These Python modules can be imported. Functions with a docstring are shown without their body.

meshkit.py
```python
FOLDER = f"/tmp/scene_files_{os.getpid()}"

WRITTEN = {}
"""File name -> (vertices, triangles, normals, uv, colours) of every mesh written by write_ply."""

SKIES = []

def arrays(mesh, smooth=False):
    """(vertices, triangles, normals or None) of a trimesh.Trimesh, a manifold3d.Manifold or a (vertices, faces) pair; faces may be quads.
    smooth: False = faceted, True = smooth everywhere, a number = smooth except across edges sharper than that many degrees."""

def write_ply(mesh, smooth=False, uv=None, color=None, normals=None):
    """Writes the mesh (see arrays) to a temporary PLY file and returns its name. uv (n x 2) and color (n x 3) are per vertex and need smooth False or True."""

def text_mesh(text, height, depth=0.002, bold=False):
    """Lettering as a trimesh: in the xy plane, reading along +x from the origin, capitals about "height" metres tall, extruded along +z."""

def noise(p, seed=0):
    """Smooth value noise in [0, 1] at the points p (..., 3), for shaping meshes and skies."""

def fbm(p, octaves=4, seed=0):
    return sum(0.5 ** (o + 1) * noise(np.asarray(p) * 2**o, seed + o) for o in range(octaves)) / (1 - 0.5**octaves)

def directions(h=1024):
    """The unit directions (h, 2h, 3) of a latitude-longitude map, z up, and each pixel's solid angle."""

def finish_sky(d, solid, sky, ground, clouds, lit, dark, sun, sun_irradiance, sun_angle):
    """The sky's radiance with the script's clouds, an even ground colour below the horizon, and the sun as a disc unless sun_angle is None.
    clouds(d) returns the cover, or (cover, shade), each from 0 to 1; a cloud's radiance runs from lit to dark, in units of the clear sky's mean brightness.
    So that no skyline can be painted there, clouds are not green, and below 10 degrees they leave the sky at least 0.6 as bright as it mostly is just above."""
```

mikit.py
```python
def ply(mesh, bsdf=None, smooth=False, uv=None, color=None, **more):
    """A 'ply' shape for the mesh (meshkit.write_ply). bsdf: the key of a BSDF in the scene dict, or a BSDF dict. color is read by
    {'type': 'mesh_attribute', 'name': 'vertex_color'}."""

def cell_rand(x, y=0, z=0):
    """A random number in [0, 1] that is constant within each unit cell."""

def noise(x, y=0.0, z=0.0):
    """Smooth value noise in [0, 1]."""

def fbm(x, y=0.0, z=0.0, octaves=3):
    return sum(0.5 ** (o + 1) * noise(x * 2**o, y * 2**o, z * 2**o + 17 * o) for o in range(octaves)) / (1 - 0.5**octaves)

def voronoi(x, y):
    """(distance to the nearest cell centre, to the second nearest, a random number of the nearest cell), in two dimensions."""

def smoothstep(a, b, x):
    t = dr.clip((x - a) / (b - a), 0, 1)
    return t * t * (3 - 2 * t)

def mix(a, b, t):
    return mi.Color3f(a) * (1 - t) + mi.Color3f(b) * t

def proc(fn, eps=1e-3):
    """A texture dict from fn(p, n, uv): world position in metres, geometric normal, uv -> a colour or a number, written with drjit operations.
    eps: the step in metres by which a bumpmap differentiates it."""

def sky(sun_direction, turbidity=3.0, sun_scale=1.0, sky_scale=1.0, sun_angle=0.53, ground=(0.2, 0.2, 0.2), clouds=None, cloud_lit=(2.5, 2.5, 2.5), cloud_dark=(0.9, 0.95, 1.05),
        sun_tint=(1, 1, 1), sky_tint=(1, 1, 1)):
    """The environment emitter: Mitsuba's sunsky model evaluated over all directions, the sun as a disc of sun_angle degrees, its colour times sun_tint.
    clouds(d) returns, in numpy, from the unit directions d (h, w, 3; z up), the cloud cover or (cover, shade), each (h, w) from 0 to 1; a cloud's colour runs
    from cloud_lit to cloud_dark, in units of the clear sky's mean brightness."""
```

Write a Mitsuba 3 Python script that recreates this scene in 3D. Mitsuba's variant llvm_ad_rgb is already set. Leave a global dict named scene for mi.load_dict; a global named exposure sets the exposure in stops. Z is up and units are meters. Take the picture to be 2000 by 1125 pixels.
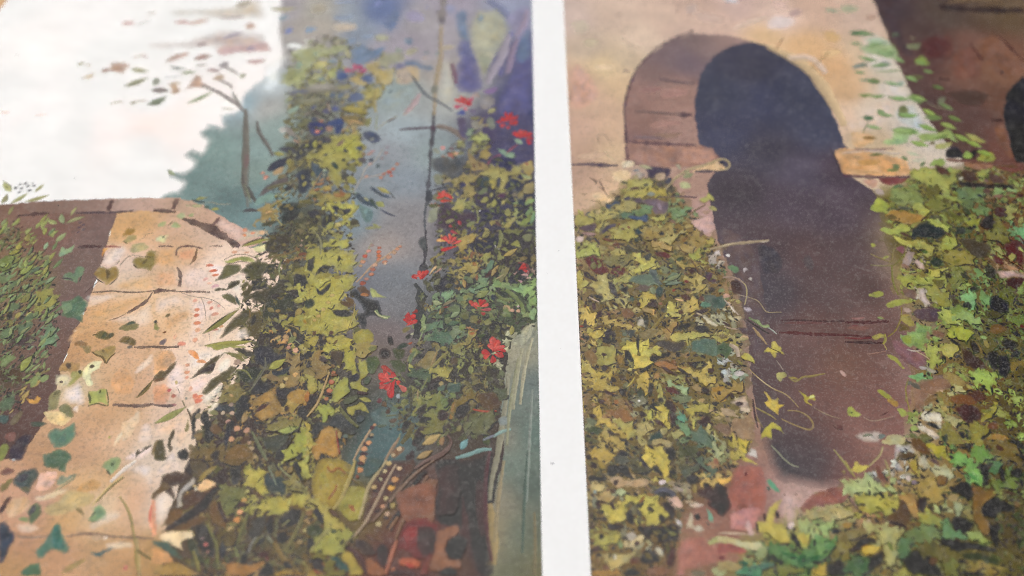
import math
import numpy as np
import mapbox_earcut
import mitsuba as mi
import mikit, meshkit
from scipy.spatial import cKDTree

# ------------------------------------------------------------------ camera, light, exposure
T = mi.ScalarTransform4f
scene, labels = {}, {}
CAM_H, CAM_Y = 0.081782, 0.046344                     # the phone is held about 8 cm over the page
scene['camera'] = {'type': 'thinlens', 'fov': 2 * math.degrees(math.atan(1000 / 1500)), 'fov_axis': 'x',
                   'near_clip': 0.005, 'far_clip': 20.0, 'aperture_radius': 0.0014, 'focus_distance': 0.0905,
                   'to_world': T().look_at(origin=[0, -CAM_Y, CAM_H], target=[0, 0, 0], up=[0, 0, 1])}
exposure = 0.0
# one broad soft lamp over the table and a cool window beyond it, whose sheen lies on the far side of the gloss print
scene['ceiling_light'] = {'type': 'rectangle', 'to_world': T().look_at(origin=[-0.15, 0.1, 1.1], target=[0, 0, 0], up=[0, 1, 0]).scale([0.7, 0.7, 1]),
                          'bsdf': {'type': 'diffuse', 'reflectance': {'type': 'rgb', 'value': 0.8}},
                          'emitter': {'type': 'area', 'radiance': {'type': 'rgb', 'value': [3.02, 2.97, 2.89]}}}
scene['window_light'] = {'type': 'rectangle', 'to_world': T().look_at(origin=[0.0, 1.3, 1.0], target=[0, 0, 0.05], up=[0, 0, 1]).scale([0.6, 0.35, 1]),
                         'bsdf': {'type': 'diffuse', 'reflectance': {'type': 'rgb', 'value': 0.8}},
                         'emitter': {'type': 'area', 'radiance': {'type': 'rgb', 'value': [1.22, 1.32, 1.56]}}}
labels['ceiling_light'] = {'label': 'broad white ceiling light panel above the table', 'category': 'light'}
labels['window_light'] = {'label': 'cool bright window beyond the far side of the table', 'category': 'window'}

# ------------------------------------------------------------------ materials
MM = 1e-3
fine = lambda p, n, uv: mikit.smoothstep(0.55, 1.0, mikit.noise(p.x * 8200, p.y * 8200, 3)) * 0.07 + mikit.smoothstep(0.55, 0.85, mikit.fbm(p.x * 1500 - p.y * 900, p.y * 1900 + p.x * 500, 8)) * 0.04
dark = lambda p, n, uv: mikit.smoothstep(0.55, 1.0, mikit.noise(p.x * 7400, p.y * 7400, 9)) * 0.26 + mikit.smoothstep(0.50, 0.80, mikit.fbm(p.x * 2100 + p.y * 1300, p.y * 2700 - p.x * 1100, 5)) * 0.20
scene['ink_colour'] = {'type': 'principled', 'base_color': {'type': 'mesh_attribute', 'name': 'vertex_color'}, 'roughness': 0.42, 'specular': 0.36}
scene['bare_fibre'] = {'type': 'diffuse', 'reflectance': {'type': 'rgb', 'value': [0.80, 0.78, 0.74]}}
scene['ink_speck'] = {'type': 'diffuse', 'reflectance': {'type': 'rgb', 'value': [0.065, 0.058, 0.06]}}
scene['ink_fibre'] = {'type': 'blendbsdf', 'weight': mikit.proc(fine), 'a': {'type': 'ref', 'id': 'ink_colour'}, 'b': {'type': 'ref', 'id': 'bare_fibre'}}
scene['ink'] = {'type': 'twosided', 'b': {'type': 'blendbsdf', 'weight': mikit.proc(dark), 'a': {'type': 'ref', 'id': 'ink_fibre'}, 'b': {'type': 'ref', 'id': 'ink_speck'}}}
scene['pale_ink'] = {'type': 'twosided', 'b': {'type': 'ref', 'id': 'ink_colour'}}
paper_tone = lambda p, n, uv: mikit.mix((0.815, 0.822, 0.832), (0.790, 0.792, 0.794), mikit.fbm(p.x * 2500, p.y * 2500, 1))
scene['paper'] = {'type': 'twosided', 'b': {'type': 'principled', 'base_color': mikit.proc(paper_tone), 'roughness': 0.6, 'specular': 0.4}}
wood_tone = lambda p, n, uv: mikit.mix((0.62, 0.40, 0.22), (0.50, 0.29, 0.14), mikit.fbm(p.x * 40, p.y * 6, 2))
scene['wood'] = {'type': 'twosided', 'b': {'type': 'principled', 'base_color': mikit.proc(wood_tone), 'roughness': 0.4, 'specular': 0.5}}

# ------------------------------------------------------------------ table, white sheet, the two print sheets
def slab(outline, z0, z1):
    """A flat sheet with real thickness from an outline in millimetres."""
    p = np.asarray(outline, float) * MM
    n = len(p)
    tri = mapbox_earcut.triangulate_float64(p, np.array([n], np.uint32)).reshape(-1, 3).astype(int)
    v = np.vstack([np.c_[p, np.full(n, z1)], np.c_[p, np.full(n, z0)]])
    i = np.arange(n); j = (i + 1) % n
    side = np.vstack([np.c_[i, i + n, j], np.c_[j, i + n, j + n]])
    return v, np.vstack([tri, tri[:, ::-1] + n, side])

GL, GR = 3.01, 8.02                           # the white strip between the prints, in mm
LEFT_EDGE = lambda y: -78.85 + 0.20 * (y - 49.5)
scene['table_top'] = mikit.ply(slab([(-600, -350), (600, -350), (600, 700), (-600, 700)], -0.030, -0.0008), 'wood')
labels['table_top'] = {'label': 'tan wooden table top under the white sheet', 'category': 'table', 'kind': 'structure'}
sheet = [(LEFT_EDGE(-95), -95), (150, -95), (150, 120), (LEFT_EDGE(120), 120)]
scene['white_sheet'] = mikit.ply(slab(sheet, -0.0007, -0.0002), 'paper')
labels['white_sheet'] = {'label': 'white paper sheet showing as a strip between the two ivy prints', 'category': 'paper'}
SHEETS = ([(LEFT_EDGE(-90), -90), (GL, -90), (GL, 116), (LEFT_EDGE(116), 116)], [(GR, -90), (146, -90), (146, 116), (GR, 116)])
KEYS = ('art_print', 'art_print_001')
for k, o in zip(KEYS, SHEETS):
    scene[k + '__paper_backing'] = mikit.ply(slab(o, -0.00015, -0.00001), 'paper')
labels['art_print'] = {'label': 'colour print of ivy and red honeysuckle beside a sunlit stone wall under a white sky', 'category': 'art print'}
labels['art_print_001'] = {'label': 'colour print of a dark stone archway framed by trailing green ivy', 'category': 'art print'}

for n, (x, y, r) in enumerate([(5.87, 5.52, 0.11), (4.38, -21.79, 0.14), (4.37, 2.22, 0.05), (5.7, -8.1, 0.04)]):
    a = np.arange(7) * 2 * math.pi / 7
    scene['white_sheet__speck' + (f'_{n:03d}' if n else '')] = mikit.ply(slab(np.c_[x + r * np.cos(a) * (1.6 if n == 1 else 1), y + r * np.sin(a)], -0.0002, -0.00019), {'type': 'diffuse', 'reflectance': {'type': 'rgb', 'value': [0.5, 0.5, 0.52]}})

# ------------------------------------------------------------------ the printed motifs, in units of 0.02 mm on the page
UNIT, LAYER = 0.02 * MM, 0.000004
WHITE = 0.99

def tint(c):
    c = ''.join(x * 2 for x in c) if len(c) == 3 else c
    s = np.array([int(c[i:i + 2], 16) for i in (0, 2, 4)]) / 255
    return np.where(s <= 0.04045, s / 12.92, ((s + 0.055) / 1.055) ** 2.4)

def press(lin):
    """Ink reflectance for a colour as it should read on the page: the surface gloss and the paper fibre add a little."""
    return np.clip((lin * WHITE - 0.036) / 0.964, 0.004, 0.9)

HALF = {'l': [(0, .06), (.12, .42), (.3, .86), (.48, 1.0), (.66, .78), (.84, .36), (1, 0)],
        'i': [(.10, .05), (.0, .18), (-.14, .62), (.10, .48), (.22, .36), (.28, .56), (.36, 1.08), (.46, .62), (.52, .30), (.66, .28), (.82, .14), (1, 0)],
        'h': [(.12, .03), (.0, .26), (.0, .55), (.10, .86), (.28, 1.0), (.42, .86), (.56, .62), (.78, .34), (1, 0)],
        'f': [(0, .18), (.25, .42), (.55, .8), (.8, 1.0), (.94, .72), (1, 0)],
        'd': [(0, .02), (.05, .5), (.2, .88), (.45, 1.0), (.7, .9), (.93, .52), (1, .02)]}
NAMES = {'l': 'leaf', 'i': 'ivy_leaf', 'h': 'heart_leaf', 'f': 'flower_petal', 'b': 'berry', 's': 'stem', 'k': 'stone_joint', 'p': 'leaf_patch', 'q': 'stone_block'}

def fleck_name(c):
    return 'leaf_fleck' if c @ [0.3, 0.6, 0.1] > 0.075 else 'dark_gap'

def chaikin(p, n=2, closed=True, cut=.25):
    for _ in range(n):
        q = np.roll(p, -1, 0) if closed else p[1:]
        a = p if closed else p[:-1]
        r = np.empty((2 * len(a), 2)); r[0::2] = (1 - cut) * a + cut * q; r[1::2] = cut * a + (1 - cut) * q
        p = r if closed else np.vstack([p[:1], r, p[-1:]])
    return p

def resample(p, step, closed=True):
    q = np.vstack([p, p[:1]]) if closed else p
    s = np.r_[0, np.cumsum(np.linalg.norm(np.diff(q, axis=0), axis=1))]
    n = int(np.clip(s[-1] / step, 6, 400))
    t = np.linspace(0, s[-1], n, endpoint=not closed)
    return np.c_[np.interp(t, s, q[:, 0]), np.interp(t, s, q[:, 1])]

def ribbon(p, w, rng, rough):
    p = resample(chaikin(p, 2, False), max(10, w * 0.7), False)
    d = np.gradient(p, axis=0); d /= np.maximum(np.linalg.norm(d, axis=1, keepdims=True), 1e-9)
    n = np.c_[-d[:, 1], d[:, 0]]; t = np.linspace(0, 1, len(p))
    half = w / 2 * (0.55 + 0.45 * np.sin(math.pi * np.clip(t, .08, .92)))[:, None] * (1 + rough * rng.uniform(-1, 1, (len(p), 1)))
    return np.vstack([p + n * half, (p - n * half)[::-1]])

def fill(p):
    return mapbox_earcut.triangulate_float64(np.ascontiguousarray(p, float), np.array([len(p)], np.uint32)).reshape(-1, 3).astype(int)

def ringed(p, centre, c_in, c_rim, shrink=.72):
    """An outline filled as a fan, its rim in a second ink; also how much of each point is wet edge (1) or body (0)."""
    n = len(p); inner = centre + (p - centre) * shrink
    i = np.arange(n); j = (i + 1) % n
    f = np.vstack([np.c_[i, j, i + n], np.c_[j, j + n, i + n], np.c_[i + n, j + n, np.full(n, 2 * n)]])
    return np.vstack([p, inner, [centre]]), f, np.vstack([np.tile(c_rim, (n, 1)), np.tile(c_in, (n + 1, 1))]), np.r_[np.ones(n), np.zeros(n + 1)]

def refine(v, f, size):
    for _ in range(9):
        e = np.sort(np.vstack([f[:, [0, 1]], f[:, [1, 2]], f[:, [2, 0]]]), axis=1)
        e = np.unique(e, axis=0)
        long = e[np.linalg.norm(v[e[:, 0]] - v[e[:, 1]], axis=1) > size]
        if not len(long):
            break
        mid = {tuple(k): len(v) + i for i, k in enumerate(long.tolist())}
        v = np.vstack([v, (v[long[:, 0]] + v[long[:, 1]]) / 2])
        out = []
        for a, b, c in f.tolist():
            m = [mid.get((min(x, y), max(x, y))) for x, y in ((a, b), (b, c), (c, a))]
            k = sum(x is not None for x in m)
            if k == 0: out.append((a, b, c)); continue
            if k == 3: out += [(a, m[0], m[2]), (m[0], b, m[1]), (m[2], m[1], c), (m[0], m[1], m[2])]; continue
            t = [a, b, c]
            while m[0] is None or (k == 2 and m[2] is not None): t, m = t[1:] + t[:1], m[1:] + m[:1]
            a, b, c = t
            if k == 1: out += [(a, m[0], c), (m[0], b, c)]
            else: out += [(m[0], b, m[1]), (a, m[0], m[1]), (a, m[1], c)]
        f = np.array(out)
    return v, f

def leafy(c):
    """Whether an ink is one of the yellow to green leaf inks."""
    return c[1] > .62 * c[0] and c[2] < (.72 if c[1] > .85 * c[0] else .45) * c[1] and .07 < c @ [.3, .6, .1] < .55

def spiked(p, rng):
    """An ivy outline: short pointed lobes at uneven steps round a patch of leaves."""
    d = np.roll(p, -1, 0) - np.roll(p, 1, 0)
    n = np.c_[d[:, 1], -d[:, 0]] / np.maximum(np.linalg.norm(d, axis=1, keepdims=True), 1e-9)
    if np.dot(p[:, 0], np.roll(p[:, 1], -1)) - np.dot(p[:, 1], np.roll(p[:, 0], -1)) < 0:
        n = -n
    out, k = np.zeros(len(p)), rng.integers(0, 4)
    side = np.stack([-n[:, 1], n[:, 0]], 1) * rng.choice([-1, 1])
    lean = np.zeros(len(p))
    while k < len(p):
        h = rng.uniform(12, 34) * (-.55 if rng.random() < .4 else 1)
        for o, g in ((-1, .22), (0, 1), (1, .22)):
            out[(k + o) % len(p)] += h * g
        lean[k % len(p)] = abs(h) * rng.uniform(.0, .5)
        k += int(rng.integers(3, 6))
    out *= min(1, len(p) / 26)
    return p + n * out[:, None] + side * lean[:, None]

STROKES = {'small_fleck': 'small strokes of leaf colour printed among the larger leaves', 'leaf_edge': 'thin dark edges printed under the leaves', 'leaf_vein': 'short vein strokes printed across the leaves'}
BLEED = {'l': .25, 'i': .20, 'h': .15, 'f': .2, 'd': .45, 'b': .1, 's': .15, 'k': .35}

def shape(kind, col, w, q, rng, name, spiky):
    """(vertices, faces, linear colours, share of the ink below at each point, outline, area) of one printed motif."""
    c = tint(col) * rng.uniform(.93, 1.07) * rng.uniform(.96, 1.04, 3)
    if kind in 'fb':
        c = c * .84
    y = c @ [.3, .6, .1]
    if spiky and c[0] > 1.7 * c[1] and kind != 'f' and y > .06:         # rust leaves, kept near the olive ones
        c = .68 * c + .32 * y * np.array([1.15, 1.0, .42])
    if c[1] > 1.25 * c[0] and y > .12:                                   # fresh green leaves
        c = .72 * c + .28 * y * np.array([.9, 1.05, .6])
    if leafy(c):
        c = (.89 * c + .11 * (c @ [.3, .6, .1]) * np.array([.98, .97, .86])) * (np.array([.78, .88, .84]) if q[:, 0].mean() > 2300 else np.array([.83, .86, .86]))
    far = q[:, 1].mean() > 1500
    if kind in HALF:
        a, b = q[0], q[1]
        d = b - a; L = np.linalg.norm(d); d = d / L; n = np.array([-d[1], d[0]])
        h = np.array(HALF[kind])
        o = np.vstack([h * [1, 1], h[-2:0:-1] * [1, -1]]) if h[-1][1] == 0 else np.vstack([h, h[::-1] * [1, -1]])
        bend = rng.uniform(-.10, .10) * L * (kind in 'lfd')
        o = o + rng.normal(0, .035 if kind != 'd' else .07, o.shape) * [min(1, w / L), 1]
        o = chaikin(o, 1 if kind == 'i' else 2, cut=.12 if kind == 'i' else .25)
        x, y = o[:, :1] * L, o[:, 1:] * w / 2 + bend * 4 * o[:, :1] * (1 - o[:, :1])
        p = a + d * x + n * y
        m = a + d * L * (.42 if kind in 'ih' else .5) + n * bend
        if kind == 'd':
            v, f, cc, e = ringed(p, m, c, c, .55)
            cc *= rng.uniform(.9, 1.1, (len(cc), 1))
        else:
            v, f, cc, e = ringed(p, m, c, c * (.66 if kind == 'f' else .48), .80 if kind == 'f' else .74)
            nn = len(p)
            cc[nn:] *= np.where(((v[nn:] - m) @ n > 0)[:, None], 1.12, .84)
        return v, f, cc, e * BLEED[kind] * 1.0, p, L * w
    if kind == 'b':
        t = np.arange(12) * math.pi / 6
        p = q[0] + np.c_[np.cos(t), np.sin(t) * .85] * w * (1 + .12 * rng.normal(size=(12, 1)))
        v, f, cc, e = ringed(p, q[0] + [-.15 * w, .2 * w], np.minimum(c * 1.15, 1), c * .5)
        return v, f, cc, e * .1, p, 3 * w * w
    if kind in 'sk':
        p = ribbon(q, w * (1 if kind == 's' else 1.3), rng, .18 if kind == 's' else .5)
        c = c * (1 if kind == 's' else .8)
        n = len(p) // 2; i = np.arange(n - 1)
        f = np.vstack([np.c_[i, i + 1, 2 * n - 1 - i], np.c_[i + 1, 2 * n - 2 - i, 2 * n - 1 - i]])
        cc = np.tile(c, (2 * n, 1))
        cc[n:] *= .62 if kind == 's' else 1
        e = np.full(2 * n, .12) if kind == 's' else rng.uniform(.0, .3, 2 * n)
        return p, f, cc, e, p, w * 60
    p = resample(chaikin(q, 1, cut=.16) if kind == 'p' else q, 12)
    p = p + rng.normal(0, 1.8, p.shape) + 9 * (np.stack([meshkit.noise(np.c_[p / 34, np.full(len(p), 7.0 * k)], 3) for k in (1, 2)], 1) - .5)
    if spiky and leafy(c) and kind == 'p' and name != 'heart_leaf':
        p = spiked(p, rng)
    x, y = p.T
    area = abs(np.dot(x, np.roll(y, 1)) - np.dot(y, np.roll(x, 1))) / 2
    soft = name == 'stone_block'
    v, f = refine(p, fill(p), float(np.clip(area ** .5 / 5, 20, 46)))
    depth = cKDTree(p).query(v)[0]
    reach = np.clip(area ** .5 * (.30 if soft else .32 if far else .13), 6, 110 if soft else 60)
    e = np.clip(1 - depth / reach, 0, 1) ** 1.3 * (1.0 if soft else .42 if far else .20 if 'ledge' in name else .45)
    g = meshkit.fbm(np.c_[v / 46, np.full(len(v), area % 97)], 3, 4) - .5
    h = meshkit.noise(np.c_[v / 30, np.full(len(v), area % 89)], 6) - .5
    if soft and c.mean() > .6:
        e = .35 + .65 * e
    cc = np.tile(c, (len(v), 1)) * (1 + (.35 if soft else .8) * g[:, None] + h[:, None] * np.array([.22, .05, -.25]))
    return v, f, np.maximum(cc, .004), e, p, area

def mixed(v, pts, cols):
    """The tones of a ground of ink, mixed between the tones set down at a number of spots of the picture."""
    d2 = ((v[:, None, :] - pts[None]) ** 2).sum(2) + 110.0 ** 2
    k = 1 / d2 ** 2.2
    c = (k[..., None] * cols[None]).sum(1) / k.sum(1, keepdims=True)
    g = meshkit.fbm(np.c_[v[:, 0] / 220 + v[:, 1] / 500, v[:, 1] / 120, v[:, 0] * 0], 3, 5)
    return c * (1 + (0.46 * g[:, None] - 0.23) * np.clip(1.15 - c.mean(1, keepdims=True), 0.02, 1))

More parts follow.
